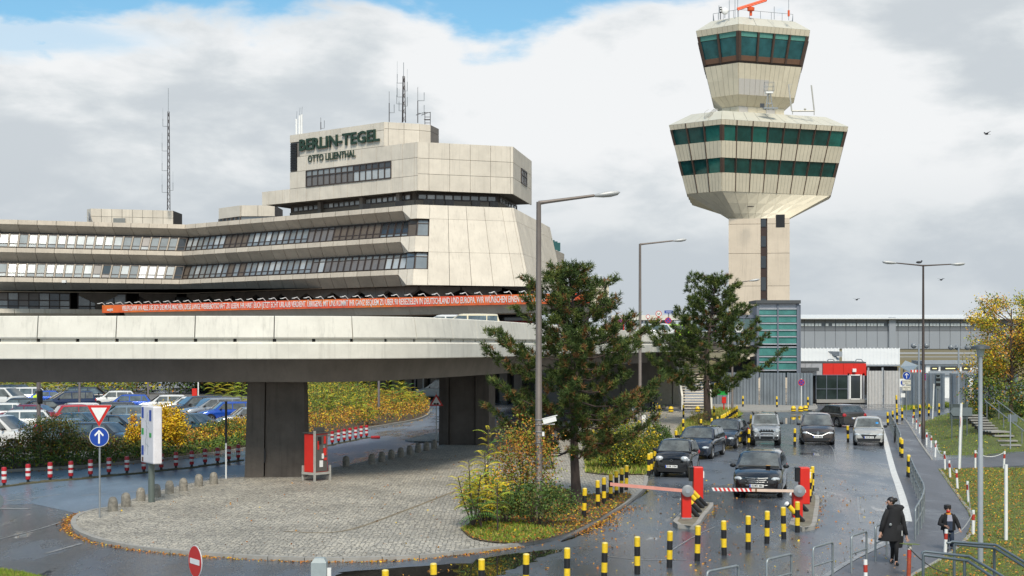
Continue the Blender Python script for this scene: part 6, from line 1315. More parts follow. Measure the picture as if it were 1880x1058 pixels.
def lamp_post(name,label,u,v,top_v,r0,r1,arms,mat=brownpole,z=0.0,head_m=None):
 p=G(u,v,z);H_=HC-(top_v-V0)*p.y/F-z;t=thing(name,label,'street lamp',p);mb=MB();mb.tube([(0,0,0),(0,0,.9),(0,0,.92),(0,0,H_)],[r0*1.15,r0*1.15,r0,r1],n=12);mb.build('pole',mat,t,smooth=40)
 for(dx,dy,dz)in arms:
  e=Vector((dx,dy,H_+dz));s=Vector((0,0,H_-.03));d=(e-s).normalized();mb=MB();mb.tube([s,s.lerp(e,.15),e],[r1*.9,r1*.75,r1*.6],n=8);a=mb.build('arm',mat,t,smooth=40)
  hd=MB();ang_=math.atan2(d.y,d.x);hl_=.42
  b0=len(hd.v);hd.lathe([(0,-hl_),(.07,-hl_+.02),(.13,-.15),(.15,.1),(.11,.32),(0,.42)],n=12,axis='X');hd.v=[(x,y,z_*.55 if z_>0 else z_*.75)for x,y,z_ in hd.v]
  h_=hd.build('lamp_head',head_m or M('lamp_housing',(.50,.50,.49),.45,.2,var=.15,scale=10),a,smooth=70);h_.location=e+d*.42;h_.rotation_euler=(0,-math.asin(d.z),ang_)
 return t
lp=lamp_post('street_lamp','tallest brown-grey lamp post in front of the first pine with a camera on it',989,957,371,.115,.075,[(1.75,.2,.22)])
mb=MB();mb.tube([(.1,0,0),(.5,0,0)],.02,n=6);q=mb.build('camera_arm',white_p,lp);q.location=(0,0,HC-(779-V0)*lp.location.y/F)
mb=MB();mb.box((0,0,0),(.42,.16,.15));mb.box((.02,0,.09),(.5,.18,.02));q=mb.build('security_camera',white_p,lp);q.location=(.34,0,HC-(771.5-V0)*lp.location.y/F);q.rotation_euler=(0,R(-14),0)
mb=MB();mb.box((0,0,0),(.07,.1,.13));q=mb.build('junction_box',white_p,lp);q.location=(.14,0,HC-(797-V0)*lp.location.y/F)
for v in(771,779.5,793,799,813,882):mb=MB();mb.lathe([(.122,-.012),(.126,0),(.122,.012)],steel,n=12);q=mb.build('clamp_band',steel,lp);q.location=(0,0,HC-(v-V0)*lp.location.y/F)
text('letters','177',.09,white_p,lp,(0,-.125,HC-(881-V0)*lp.location.y/F+.06),extrude=.001)
lamp_post('street_lamp','brown lamp post between the two pines with one arm to the right',1175,800,448,.11,.07,[(2.0,.2,.2)])
lamp_post('street_lamp','shorter lamp post in front of the control tower shaft with one arm',1344.5,760,520,.08,.06,[(1.35,.1,.18)])
dl_=lamp_post('street_lamp','dark double-armed lamp post standing at the walkway edge on the right',1695,806,487,.10,.055,[(-1.55,0,.12),(1.6,0,.05)],mat=M('dark_brown_pole',(.055,.04,.034),.5,.2))
def bird(p,label,s=1.0,fly=False):
 mb=MB();mb.ball((0,0,0),(.05*s,.14*s,.06*s),None,8,6);mb.ball((0,-.13*s,.06*s),.04*s,None,8,6);mb.raw([(-.02*s,.1*s,0),(.02*s,.1*s,0),(.03*s,.28*s,-.03*s),(-.03*s,.28*s,-.03*s)],[(0,1,2,3)])
 if fly:
  for q in(-1,1):mb.raw([(0,-.06*s,.03*s),(0,.08*s,.03*s),(q*.3*s,.1*s,.12*s),(q*.35*s,0,.1*s)],[(0,1,2,3)])
 o=mb.build('bird',M('dark_feathers',(.03,.03,.035),.6));o.location=p;o.rotation_euler=(0,0,rnd.uniform(-1.5,1.5));tag(o,label,'bird')
bird(dl_.location+Vector((-.25,0,10.2)),'dark bird perched on the left arm of the double lamp',1.2);bird(Wp(1811,246,90),'small dark bird flying high right of the tower',1.1,True);bird(Wp(1573,550.5,90),'tiny bird in the sky above the hangar',.8,True);bird(Wp(1728,514,95),'small bird flying right of the double lamp',.9,True)
gp_=thing('path_lamp','grey post-top lamp with flat dark cap in front of the yellow tree','street lamp',G(1800,1034,0));Ht_=HC-(655-V0)*gp_.location.y/F
mb=MB();mb.tube([(0,0,0),(0,0,2.9),(0,0,2.92),(0,0,Ht_)],[.068,.068,.055,.05],n=14);mb.build('pole',grey_p,gp_,smooth=40)
mb=MB();mb.lathe([(.055,0),(.09,.04),(.10,.16),(.12,.2)],M('lamp_glass',(.45,.48,.48),.2,.1),n=16,c=(0,0,Ht_));mb.build('lantern',None,gp_,smooth=40);mb=MB();mb.lathe([(.12,0),(.245,.0),(.23,.06),(.1,.1),(0,.11)],n=20,c=(0,0,Ht_+.2));mb.build('cap',M('dark_cap',(.07,.08,.085),.5,.2),gp_,smooth=30)
def globe_lamp(u,v0,label,offs_,Y=118.0,vt=635):
 p=Vector(((u-U0)*Y/F,Y,0));h=HC-(vt-V0)*Y/F;t=thing('globe_lamp',label,'street lamp',p);mb=MB();mb.tube([(0,0,0),(0,0,h+.15)],.075,n=8);mb.tube([(min(offs_),0,h),(max(offs_),0,h)],.03,n=5);mb.build('pole',grey_p,t)
 for dx in offs_:mb=MB();mb.ball((dx,.0 if abs(dx)>.6 else .3,h),.235,None,16,10);mb.build('globe',M('grey_globe',(.20,.215,.23),.25,.1,var=.1),t,smooth=180)
globe_lamp(1687,0,'lamp with two grey globes left of the dark lamp post',(-.35,.62));globe_lamp(1760,0,'lamp with three grey globes behind the sheet fence',(-.55,-.02,.72),vt=638)
def pole(name,label,u,v,tv,r,mat,cat='pole',lean=0.0,z=0.0):
 p=G(u,v,z);h=HC-(tv-V0)*p.y/F-z;t=thing(name,label,cat,p);mb=MB();mb.tube([(0,0,0),(lean,0,h)],r,n=10);mb.build('shaft',mat,t,smooth=50);return t,h
lot_pole=M('lot_lamp_pole',(.20,.175,.18),.5,.2)
t72,h=pole('lamp_pole','grey pole with a no stopping sign in the left hedge',71,840,560 if False else 640,.095,lot_pole)
mb=MB();mb.lathe([(.12,0),(.14,.1),(.14,.62),(.1,.7)],n=10,c=(.06,0,2.6));mb.build('cover',black_m,t72)
pole('lamp_pole','thin grey lamp pole behind the give way sign in the car park',146,772,640,.085,lot_pole);pole('lamp_pole','distant grey lamp pole right of the information board',272,742,650,.09,lot_pole);pole('white_pole','white pole with a red box at the back of the car park',364,741,650,.06,white_p)
mb=MB();mb.box((0,0,0),(.42,.3,1.0));o=mb.build('red_box',red_p);o.location=G(357.5,742)+Vector((0,0,.9));tag(o,'small red cabinet beside the white pole in the car park','cabinet')
pole('lamp_pole','pinkish grey pole standing in the yellow shrubs',695.5,772,660,.085,lot_pole);pole('lamp_pole','left pole by the columns beyond the yellow shrubs',622,735,660,.08,lot_pole);pole('lamp_pole','right pole by the columns beyond the yellow shrubs',762,736,660,.08,lot_pole);pole('white_pole','thin white pole among the far columns',777,732,660,.04,white_p)
st_,h=pole('tree_stake','dark stake with a pale lower half on the island left of the first pier',415,883,738,.035,white_p,'post');mb=MB();mb.tube([(0,0,h*.48),(0,0,h+.02)],.05,n=8);mb.build('dark_sleeve',black_m,st_)
pole('white_pole','tall leaning white pole right of the far bollards',1712,771,705,.045,white_p,lean=.1);pole('white_pole','white pole on the lawn at the right edge',1847,993,853,.05,white_p,lean=.0)
rim_red=M('sign_red',(.55,.02,.015),.35,var=0);sgrey=M('sign_back',(.17,.20,.21),.5,.4,var=.1);sblk=M('sign_black',(.012,.012,.014),.4,var=0)
def disc(mb,c,r,m,d=.012,n=28,y=-.02):mb.lathe([(0,y-d),(r,y-d),(r,y)],m,n=n,c=c,axis='Y')
def arrow_up(mb,c,s,m,y):
 x0_,z0_=c[0],c[2]
 mb.raw([(x0_-.045*s,y,z0_-.34*s),(x0_+.045*s,y,z0_-.34*s),(x0_+.045*s,y,z0_+.2*s),(x0_-.045*s,y,z0_+.2*s)],[(0,1,2,3)],m)
 for q in(-1,1):mb.raw([(x0_,y-.001,z0_+.36*s),(x0_,y-.001,z0_+.24*s),(x0_+q*.2*s,y-.001,z0_+.02*s),(x0_+q*.24*s,y-.001,z0_+.1*s)],[(0,1,2,3)],m)
def no_stop(par,c,r,rz=0.0,name='no_stopping_disc',half=False):
 mb=MB();disc(mb,(0,0,0),r,rim_red,y=-.02);disc(mb,(0,0,0),r*.80,blue_p,d=.004,y=-.033)
 for a in((45,135)if not half else(135,)):
  a=R(a);d=Vector((math.cos(a),0,math.sin(a)))*r*.84;n_=Vector((-math.sin(a),0,math.cos(a)))*r*.09;mb.raw([-d-n_+Vector((0,-.040,0)),d-n_+Vector((0,-.040,0)),d+n_+Vector((0,-.040,0)),-d+n_+Vector((0,-.040,0))],[(0,1,2,3)],rim_red)
 o=mb.build(name,None,par);o.location=c;o.rotation_euler=(0,0,rz);return o
def sign_pole(label,u,v,top,r=.03,mat=steel,z=0.0,rz=0.0,name='traffic_sign'):
 p=G(u,v,z);t=thing(name,label,'traffic sign',p,rz);mb=MB();mb.tube([(0,0,0),(0,0,top)],r,n=8);mb.build('pole',mat,t,smooth=60);return t
zat=lambda v,Y:HC-(v-V0)*Y/F
gw=sign_pole('give way triangle above a round blue straight-on arrow sign on one grey pole',183,950,3.45,z=.09);Yg=gw.location.y
tri=MB();cz_=zat(757,Yg)-.09
def triangle(mb,s,z,m,y,up=False):
 k=1 if up else-1;mb.raw([(-s,y,z-k*s*.577),(s,y,z-k*s*.577),(0,y,z+k*s*1.155),(-s,y+.015,z-k*s*.577),(s,y+.015,z-k*s*.577),(0,y+.015,z+k*s*1.155)],[(0,1,2),(5,4,3),(0,3,4,1),(1,4,5,2),(2,5,3,0)],m)
triangle(tri,.40,cz_,wht,-.05);triangle(tri,.385,cz_,rim_red,-.066);triangle(tri,.25,cz_,white_p,-.07-.015);tri.build('give_way_triangle',None,gw)
ar=MB();cz2=zat(802,Yg)-.09;disc(ar,(0,0,cz2),.31,wht,y=-.05);disc(ar,(0,0,cz2),.292,blue_p,d=.003,y=-.064);arrow_up(ar,(0,0,cz2),.62,white_p,-.070);ar.build('arrow_disc',None,gw)
no_stop(t72,(0,-.1,zat(787.5,t72.location.y)),.245,R(-10))
ib=thing('information_board','white map board on a thick grey post, turned away to the left','information board',G(278,922,.085),R(-56));Yb=ib.location.y;zt_,zb_=zat(750,Yb),zat(855,Yb)
mb=MB();mb.tube([(0,0,0),(0,0,zb_+.1)],.11,n=14);mb.build('post',M('green_grey_post',(.12,.145,.13),.5,.2),ib,smooth=50)
mb=MB();mb.box((0,0,(zt_+zb_)/2),(1.25,.32,zt_-zb_));o=mb.build('cabinet',M('board_white',(.70,.68,.70),.4,var=.08,scale=3),ib);bv=o.modifiers.new('b','BEVEL');bv.width=.05;bv.segments=3
for k,(x,z,w,h_,m)in enumerate(((-.42,.88,.2,.34,blue_p),(.34,.84,.2,.34,blue_p),(-.42,.55,.2,.2,M('map_green',(.03,.33,.06),.4)),(.34,.50,.2,.14,M('map_green',(.03,.33,.06))),(-.42,.22,.2,.3,blue_p),(-.42,.06,.14,.14,M('map_brown',(.12,.06,.03),.5)))):
 mb=MB();mb.box((x,-.165,zb_+z*(zt_-zb_)),(w,.006,h_*1.1));mb.build('map_label',m,ib)
mb=MB()
for a,b in(((-.2,.2),(-.05,.5)),((-.05,.5),(.05,.9)),((.1,.15),(.0,.6)),((-.15,.75),(.15,.6)),((-.1,.35),(.2,.3)),((.05,.9),(.2,.7))):mb.tube([(a[0],-.167,zb_+a[1]*(zt_-zb_)),(b[0],-.167,zb_+b[1]*(zt_-zb_))],.008,n=4)
mb.build('map_lines',grey_p,ib)
pm=thing('payment_machine','red parking payment machine in a pale steel frame beside the first pier','payment machine',G(580,882,.085),R(52))
mb=MB();mb.box((0,0,1.10),(.72,.62,1.55));o=mb.build('cabinet',red_p,pm);bv=o.modifiers.new('b','BEVEL');bv.width=.04;bv.segments=3
mb=MB();mb.box((0,-.315,1.10),(.60,.03,1.45));mb.build('front_plate',M('dim_steel',(.12,.115,.105),.45,.3),pm)
for x,z,w,h_,m in((-.12,1.6,.16,.3,black_m),(-.2,1.42,.07,.34,rim_red),(.16,1.62,.1,.3,red_p),(.16,1.15,.14,.3,red_p),(.05,.98,.1,.2,white_p),(-.04,.68,.17,.26,white_p),(.18,.86,.14,.1,red_p),(.1,1.35,.1,.1,steel)):mb=MB();mb.box((x,-.34,z),(w,.03,h_));mb.build('panel',m,pm)
for x,y in((-.42,-.36),(.42,-.36),(-.38,.34)):mb=MB();mb.box((x,y,1.0 if y<0 and x<0 else .3),(.07,.07,2.0 if y<0 and x<0 else .6));mb.build('leg',M('pale_steel',(.45,.44,.40)),pm)
for z in(.3,):mb=MB();mb.box((0,-.36,z),(.84,.06,.09));mb.box((-.42,0,z),(.06,.7,.09));mb.build('frame_rail',M('pale_steel',(.45,.44,.40)),pm)
mb=MB();mb.box((0,0,1.90),(.8,.7,.04));mb.box((.12,-.05,2.02),(.5,.1,.18));mb.build('canopy',M('dim_steel',(.12,.115,.105)),pm)
wt=sign_pole('red bordered uneven-road warning triangle on a thin pole near the second pier',801,824,2.95,z=.08);mb=MB();Yw=wt.location.y;cw_=zat(738,Yw)-.08;triangle(mb,.36,cw_,rim_red,-.05,True);triangle(mb,.235,cw_,white_p,-.065-.003,True);mb.ball((-.07,-.07,cw_-.1),(.07,.01,.05),sblk,10,6);mb.ball((.07,-.07,cw_-.1),(.07,.01,.05),sblk,10,6);mb.build('warning_triangle',None,wt)
ne=thing('traffic_sign','no entry sign seen obliquely at the bottom edge of the picture','traffic sign',Vector(((361-U0)*26.2/F,26.2,0)),R(-66+12));zc=zat(1031,26.2);mb=MB();mb.tube([(0,.02,0),(0,.02,zc+.2)],.03,n=8);mb.build('pole',steel,ne);mb=MB();disc(mb,(0,0,zc),.30,wht,y=-.02);disc(mb,(0,0,zc),.286,rim_red,d=.003,y=-.034);mb.box((0,-.040,zc),(.43,.002,.10),white_p);mb.build('no_entry_disc',None,ne)
gc2=thing('grey_cabinet','rounded grey roadside cabinet cut by the bottom edge of the picture','cabinet',Vector(((586.5-U0)*26/F,26,0)));zc=zat(1024,26)
mb=MB();mb.prism([(-.14,-.12),(.14,-.12),(.14,.12),(-.14,.12)],0,zc-.08);o=mb.build('cabinet_body',M('cabinet_grey',(.30,.345,.35),.5,var=.1),gc2);mb=MB();mb.hexa([(-.14,-.12,zc-.08),(.14,-.12,zc-.08),(.14,.12,zc-.08),(-.14,.12,zc-.08),(-.08,-.08,zc),(.09,-.08,zc),(.09,.08,zc),(-.08,.08,zc)]);mb.build('lid',M('cabinet_grey',(.30,.345,.35)),gc2)
mb=MB();mb.box((.18,.0,zc-.34),(.07,.08,.3));mb.build('side_unit',white_p,gc2)
lm_=thing('round_sign_back','dark back of a round sign at the left edge of the picture','traffic sign',Vector(((-6-U0)*48/F,48,0)));mb=MB();disc(mb,(0,0,zat(920,48)),.25,sgrey);mb.build('sign_disc',None,lm_);mb=MB();mb.tube([(0,.02,0),(0,.02,zat(920,48))],.03);mb.build('pole',steel,lm_)
s1=sign_pole('blue round arrow sign above two white text plates near the far gate',1664,772,3.2,r=.035);Y1=s1.location.y
mb=MB();c1=zat(690,Y1);disc(mb,(0,0,c1),.29,wht,y=-.05);disc(mb,(0,0,c1),.27,blue_p,d=.003,y=-.064);arrow_up(mb,(0,0,c1),.56,white_p,-.07);mb.build('arrow_disc',None,s1)
for v,n_,txt in((702,0,'Zufahrt frei'),(712.5,1,'Lieferverkehr')):mb=MB();mb.box((.0,-.05,zat(v,Y1)),(.60,.02,.34));pl=mb.build('text_plate',M('plate_cream',(.62,.60,.52),.5),s1);text('letters',txt.upper()if False else txt,.11,sblk,pl,(0,-.062,zat(v,Y1)+.04),extrude=.001,width=.5);text('letters','BVG',.1,sblk,pl,(0,-.062,zat(v,Y1)-.08),extrude=.001,width=.2)
s1b=sign_pole('white panel with part of a blue disc behind the arrow sign',1657,766,2.9,r=.035);Y2=s1b.location.y;mb=MB();mb.box((0,-.05,zat(703,Y2)),(.48,.02,.6),white_p);disc(mb,(.04,0,zat(703,Y2)),.2,blue_p,y=-.062,d=.004);mb.build('panel',None,s1b);mb=MB();mb.box((.02,-.05,zat(726,Y2)),(.32,.02,.3));mb.build('small_plate',white_p,s1b)
s2=sign_pole('no stopping sign on a white pole by the corrugated fence',1471,756,2.62,r=.04,mat=white_p,z=.1);no_stop(s2,(0,-.03,zat(702.5,s2.location.y)-.1),.26)
s3=sign_pole('no stopping sign on a leaning white pole behind the double lamp',1700,748,2.7,r=.045,mat=white_p);no_stop(s3,(0,-.03,zat(692,s3.location.y)),.30)
s4=thing('traffic_light','dark traffic light seen from behind in front of the sheet fence','traffic light',G(1721.5,765));Y4=s4.location.y;mb=MB();mb.tube([(0,0,0),(0,0,zat(690,Y4))],.05,n=8);mb.build('pole',sgrey,s4);mb=MB()
mb.prism([(-.14,-.1),(.14,-.1),(.14,.1),(-.14,.1)],zat(714,Y4),zat(689,Y4));mb.lathe([(0,-.1),(.14,-.1),(.14,.1),(0,.1)],n=16,c=(0,0,zat(689,Y4)),axis='Y');mb.build('signal_head',sgrey,s4);mb=MB()
for z in(697,706):mb.box((0,-.11,zat(z,Y4)),(.34,.04,.2))
mb.build('backing_shutter',black_m,s4)
dsn=thing('direction_sign','grey back of an arrow-shaped direction sign on the mound','direction sign',G(1764,800));Yd=80.0;dsn.location=((1764-U0)*Yd/F,Yd,.8);zz=lambda v:HC-(v-V0)*Yd/F-.8
mb=MB();w_=lambda u:(u-1764)*Yd/F;mb.raw([(w_(1744),0,zz(756)),(w_(1750),0,zz(748.5)),(w_(1785),0,zz(748.5)),(w_(1785),0,zz(764)),(w_(1750),0,zz(764)),(w_(1744),.03,zz(756)),(w_(1750),.03,zz(748.5)),(w_(1785),.03,zz(748.5)),(w_(1785),.03,zz(764)),(w_(1750),.03,zz(764))],[(4,3,2,1,0),(5,6,7,8,9),(0,1,6,5),(1,2,7,6),(2,3,8,7),(3,4,9,8),(4,0,5,9)]);mb.build('arrow_board',sgrey,dsn)
mb=MB();mb.raw([(w_(1744),.05,zz(769.5)),(w_(1744),.05,zz(742)),(w_(1778),.05,zz(742)),(w_(1778),.05,zz(769.5))],[(0,1,2,3)]);mb.build('back_board',M('dark_board',(.05,.065,.065),.5),dsn)
for u in(1748,1776):mb=MB();mb.tube([(w_(u),.06,zz(742)),(w_(u),.06,-.8)],.03,n=6);mb.build('pole',sgrey,dsn)
pw=sign_pole('tall leaning white pole with edge-on no stopping discs before the mound',1761,862,2.9,r=.06,mat=white_p);pw.rotation_euler=(0,R(1.8),0);no_stop(pw,(-.06,0,zat(775,pw.location.y)),.22,R(78));mb=MB();mb.tube([(.09,.1,0),(.09,.1,2.3)],.035,n=8);mb.build('grey_pole',grey_p,pw)
bs=thing('sign_board','small dark square board on a grey post at the right edge by the stairs','sign',G(1855,828,.0));Yb2=bs.location.y;mb=MB();mb.tube([(0,0,0),(0,0,zat(760,Yb2))],.035,n=8);mb.build('post',grey_p,bs);mb=MB();mb.box((.13,.04,zat(768,Yb2)),(.5,.04,.36));mb.build('board',sgrey,bs)
def deck_sign(u,Y,discs,label,pm=None,z0=5.6,extra=None):
 t=thing('traffic_sign',label,'traffic sign',Vector(((u-U0)*Y/F,Y,z0)));top=max(zat(v,Y)for v,r_,k in discs)-z0;mb=MB();mb.tube([(0,0,-.05),(0,0,top+.1)],.06,n=8);mb.build('pole',pm or white_p,t)
 for v,r_,k in discs:
  c=(0,-.05,zat(v,Y)-z0)
  if k=='ns':no_stop(t,c,r_)
  elif k=='nh':no_stop(t,c,r_,half=True)
  elif k=='blue':mb=MB();mb.box(c,(r_*2.6,.03,r_*.9),blue_p);mb.box((c[0],c[1]-.018,c[2]),(r_*1.8,.004,r_*.16),white_p);mb.build('plate',None,t)
  else:
   mb=MB();disc(mb,c,r_,rim_red);disc(mb,c,r_*.78,white_p,d=.005,y=-.034);o=mb.build('limit_disc',None,t)
   if k:text('letters',k,r_*.75,sblk,o,(c[0],c[1]-.042,c[2]),extrude=.001,offset=.01)
deck_sign(1209,118,((576.3,.25,'2,5'),(588.3,.25,'12t')),'two round height and weight limit signs on an orange post on the bridge',orange)
deck_sign(1226.5,116,((589,.27,'ns'),),'no stopping sign right of the limit signs on the bridge');deck_sign(1253,116,((596.5,.26,'nh'),),'no parking sign behind the second pine on the bridge');deck_sign(1227.5,132,((573,.30,'blue'),),'blue one-way arrow plate above the no stopping sign on the bridge',steel)
deck_sign(1138,130,((590,.22,'ns'),),'small no stopping sign at the left among the bridge signs');deck_sign(1150,126,((591,.2,'nh'),),'small round sign on a grey post beside the red post',steel);deck_sign(1160,130,((594,.2,'nh'),),'blue no parking sign left of the middle lamp post',steel)
deck_sign(1145,134,((582.5,.2,''),),'faded red ring sign left of the middle lamp post',red_p);deck_sign(1189.5,134,((581.5,.2,''),),'faded red ring sign right of the middle lamp post',steel)
yb=thing('departure_board','cream departure board reading B - D with arrow behind the first pine','road sign',Vector(((1101-U0)*112/F,112,5.6)));mb=MB();Yx=112;zc=(zat(515,Yx)+zat(562,Yx))/2-5.6;mb.box((0,0,zc),(1.42,.12,2.0));o=mb.build('board',M('board_cream',(.62,.56,.42),.5),yb)
text('letters','Departure',.22,M('board_brown_text',(.30,.22,.13),.5),o,(.1,-.07,zc+.8),extrude=.001);text('letters','B - D',.30,sblk,o,(.25,-.07,zc+.5),extrude=.001)
mb=MB();mb.tube([(-.25,-.07,zc-.5),(.1,-.07,zc-.1),(.1,-.07,zc-.5)],.02,n=4);mb.tube([(.45,-.07,zc-.6),(.45,-.07,zc+.2)],.02,n=4);mb.tube([(.35,-.07,zc+.05),(.45,-.07,zc+.22),(.55,-.07,zc+.05)],.02,n=4);mb.build('arrow',sblk,yb)
for x in(-.5,.5):mb=MB();mb.tube([(x,.08,-.1),(x,.08,zc)],.06,n=6);mb.build('post',steel,yb)
mb=MB();mb.tube([(-.5,0,zc+1),(-.5,-.3,zc+1.35),(.2,-.3,zc+1.4)],.025,n=5);mb.build('lamp_arm',steel,yb)
gp3=thing('shop_sign','yellow and green shop sign at the foot of the second pine','sign',Vector(((1323-U0)*118/F,118,0)));mb=MB();mb.box((0,0,zat(720,118)),(1.15,.1,.5),M('sign_green',(.01,.30,.04),.4));mb.box((-.1,0,zat(708,118)),(.8,.1,.42),yellow_p);mb.build('panel',None,gp3);mb=MB();mb.tube([(-.5,.06,0),(-.5,.06,2)],.04);mb.build('post',steel,gp3)
rb_=thing('red_letterbox','small red box on a red post right of the second pine trunk','post box',G(1329,757,.1));mb=MB();mb.tube([(0,0,0),(0,0,.75)],.05,n=8);mb.box((0,0,.95),(.32,.25,.5));mb.build('box',red_p,rb_)
pole('white_pole','white pole with a short cross arm right of the red box',1337,757,712,.04,white_p)
wn_=thing('notice_pole','thin trunk-like pole with a white notice between the bollards','pole',G(1174.5,798));
mb=MB();mb.box((.17,-.1,zat(768,wn_.location.y)),(.36,.02,.5));mb.build('notice',white_p,wn_);mb=MB();mb.tube([(.0,-.13,zat(768,wn_.location.y)-.3),(0,-.13,zat(768,wn_.location.y)+.3)],.05,n=8);mb.build('strap_post',grey_p,wn_)
hoop_m=M('galvanised_hoop',(.27,.30,.31),.45,.5,var=.2,scale=10)
def hoop(a,b,label,h=.9,group='galvanised hoop railings along the walkway'):
 d=(b-a);L_=d.length;t=thing('hoop_railing',label,'railing',a,math.atan2(d.y,d.x),group);r=.028;c=.07
 mb=MB();mb.tube([(0,0,-.02),(0,0,h-c),(.02,0,h-.02),(c,0,h),(L_-c,0,h),(L_-.02,0,h-.02),(L_,0,h-c),(L_,0,-.02)],r,n=8);mb.build('hoop',hoop_m,t,smooth=60)
 mb=MB();mb.tube([(.02,0,h*.52),(L_-.02,0,h*.52)],r*.8,n=8);mb.build('crossbar',hoop_m,t,smooth=60)
hs_=[((3.99,29.1),(4.76,29.9)),((5.5,30.7),(6.2,31.55)),((6.88,32.5),(7.53,33.4)),((8.21,34.4),(8.8,35.3)),((9.25,36.2),(9.8,37.2)),((10.2,38.0),(10.7,39.1))]
for k,(a,b)in enumerate(hs_):hoop(Vector((*a,0)),Vector((*b,0)),'bent steel hoop railing, %s from the left at the bottom'%ORD[k])
rl_=resample([Vector((x,y,0))for x,y in((11.37,40.1),(12.6,43.6),(13.43,46.3),(14.1,49.1),(14.9,52.5),(15.9,56.6),(16.3,58.2))],1.45)
for k in range(len(rl_)-1):hoop(rl_[k],rl_[k].lerp(rl_[k+1],.86),'steel hoop railing, %s in the near run counted from the front'%ORD[k])
rl_=resample([Vector((19.4,71,0)),Vector((21.6,80,0)),Vector((24.3,91.6,0))],2.2)
for k in range(len(rl_)-1):hoop(rl_[k],rl_[k].lerp(rl_[k+1],.9),'steel hoop railing, %s in the far run counted from the front'%ORD[k],h=1.0)
bi=thing('bicycle','dark bicycle leaning against the far hoop railing','bicycle',G(1643,812),R(72));tw=MB();tw.lathe([(.31,-.018),(.34,-.015),(.34,.015),(.31,.018),(.31,-.018)],n=24,axis='Y');tw.lathe([(.0,-.03),(.03,-.03),(.03,.03),(0,.03)],n=8,axis='Y')
for k in range(8):a=math.pi*k/8;tw.tube([(.31*math.cos(a),0,.31*math.sin(a)),(-.31*math.cos(a),0,-.31*math.sin(a))],.003,n=3)
twm=tw.mesh('wheel',black_m)
for x in(-.52,.52):use('wheel',twm,bi,(x,0,.34))
mb=MB()
for a,b in(((-.52,0,.34),(-.12,0,.32)),((-.12,0,.32),(-.22,0,.85)),((-.12,0,.32),(.36,0,.80)),((-.2,0,.78),(.36,0,.84)),((-.52,0,.34),(-.2,0,.76)),((.52,0,.34),(.34,0,.95))):mb.tube([a,b],.018,n=6)
mb.build('frame',M('bike_frame',(.03,.05,.06),.3,.3),bi);mb=MB();mb.tube([(.3,-.28,.98),(.36,-.1,.97),(.34,.1,.97),(.28,.28,.98)],.013,n=6);mb.build('handlebar',black_m,bi);mb=MB();mb.hexa([(-.34,-.07,.86),(-.08,-.02,.88),(-.08,.02,.88),(-.34,.07,.86),(-.34,-.07,.91),(-.08,-.02,.91),(-.08,.02,.91),(-.34,.07,.91)]);mb.build('saddle',black_m,bi)
hr=M('blue_grey_rail',(.13,.16,.185),.42,.3,var=.1,scale=8)
def handrail(label,pts,posts,second):
 t=thing('handrail',label,'handrail');mb=MB();mb.tube(pts,.03,n=10);mb.build('upper_bar',hr,t,smooth=60);mb=MB();mb.tube(second,.032,n=10);mb.build('lower_bar',hr,t,smooth=60)
 for p,z in posts:mb=MB();mb.tube([(p.x,p.y,z),p],.033,n=10);mb.build('post',hr,t,smooth=60)
Ya=31.5
A=lambda u,v,Y=Ya:Wp(u,v,Y)
handrail('nearer blue-grey stair handrail at the bottom right corner',[A(1693,1018),A(1694,1014),A(1699,1012.5),A(1772,1021,31.2),A(1780,1022,31.1),A(1845,1061,29)],[(A(1695,1018),-.05),(A(1771,1030,31.2),-.3)],[A(1696,1019),A(1771,1029,31.2),A(1778,1030.5,31.1),A(1835,1068,29)])
handrail('farther blue-grey stair handrail right of the boy',[A(1738,997,33),A(1743,997.5,33),A(1748,994.5,33),A(1825,1000.5,32.6),A(1831,1002,32.5),A(1890,1038,30.5)],[(A(1752,1000,33),-.05),(A(1825.5,1007,32.6),-.3)],[A(1752,999,33),A(1823,1006,32.6),A(1829,1008,32.5),A(1888,1045,30.5)])
ms=thing('garden_stair','stair of pale concrete steps running down the grass mound on the right','stair')
s0_,s1_=G(1858,826,0),Vector((27.2,83.5,0))
for k in range(13):
 f=k/12;p=s0_.lerp(s1_,f);z=max(mound_z(p.x,p.y),1.25*f*.97)+.05;d=(s1_-s0_).normalized();mb=MB();mb.box((p.x-.1,p.y,z+.03),(1.05,.36,.07),kerb_m);mb.box((p.x-.1,p.y+.1,z-.1),(1.0,.3,.2),soil);mb.build('step',None,ms)
for sgn,lab in((1,'right'),):
 t=thing('handrail','double thin galvanised handrail beside the stair on the mound','handrail');
 for q,off in((0,.25),(1,.95)):
  a=s0_+Vector((off+.4,.0,.95));b=s1_+Vector((off+.4,.2,2.15));mb=MB();mb.tube([a,b],.028,n=6);mb.build('bar',steel,t)
  for f in(.06,.5,.95):p=a.lerp(b,f);mb=MB();mb.tube([p,(p.x,p.y,p.z-1.0)],.025,n=6);mb.build('post',steel,t)
water=M('puddle_water',(.012,.013,.013),.02,var=0,spec=.8)
def puddle(px,seed,z=.0065):
 P=smooth_path([G(*p)for p in px+[px[0]]],6)[:-1];c=sum(P,Vector())/len(P);P=resample(P+[P[0]],.12)[:-1];P=[c+(p-c)*(1+.20*noise.noise(Vector((p.x*1.7,p.y*.9,seed)))+.10*noise.noise(Vector((p.x*6,p.y*3,seed))))for p in P];sheet('puddle',[(p.x,p.y)for p in P],z,water)
puddle([(1178,900),(1186,906),(1160,922),(1132,944),(1108,962),(1082,978),(1050,990),(1040,988),(1075,972),(1112,948),(1140,926)],1);puddle([(905,1022),(990,1012),(1020,1016),(960,1036),(880,1064),(700,1070),(640,1052),(720,1044),(840,1034)],2)
puddle([(1440,768),(1470,764),(1500,766),(1470,776),(1430,778)],10)
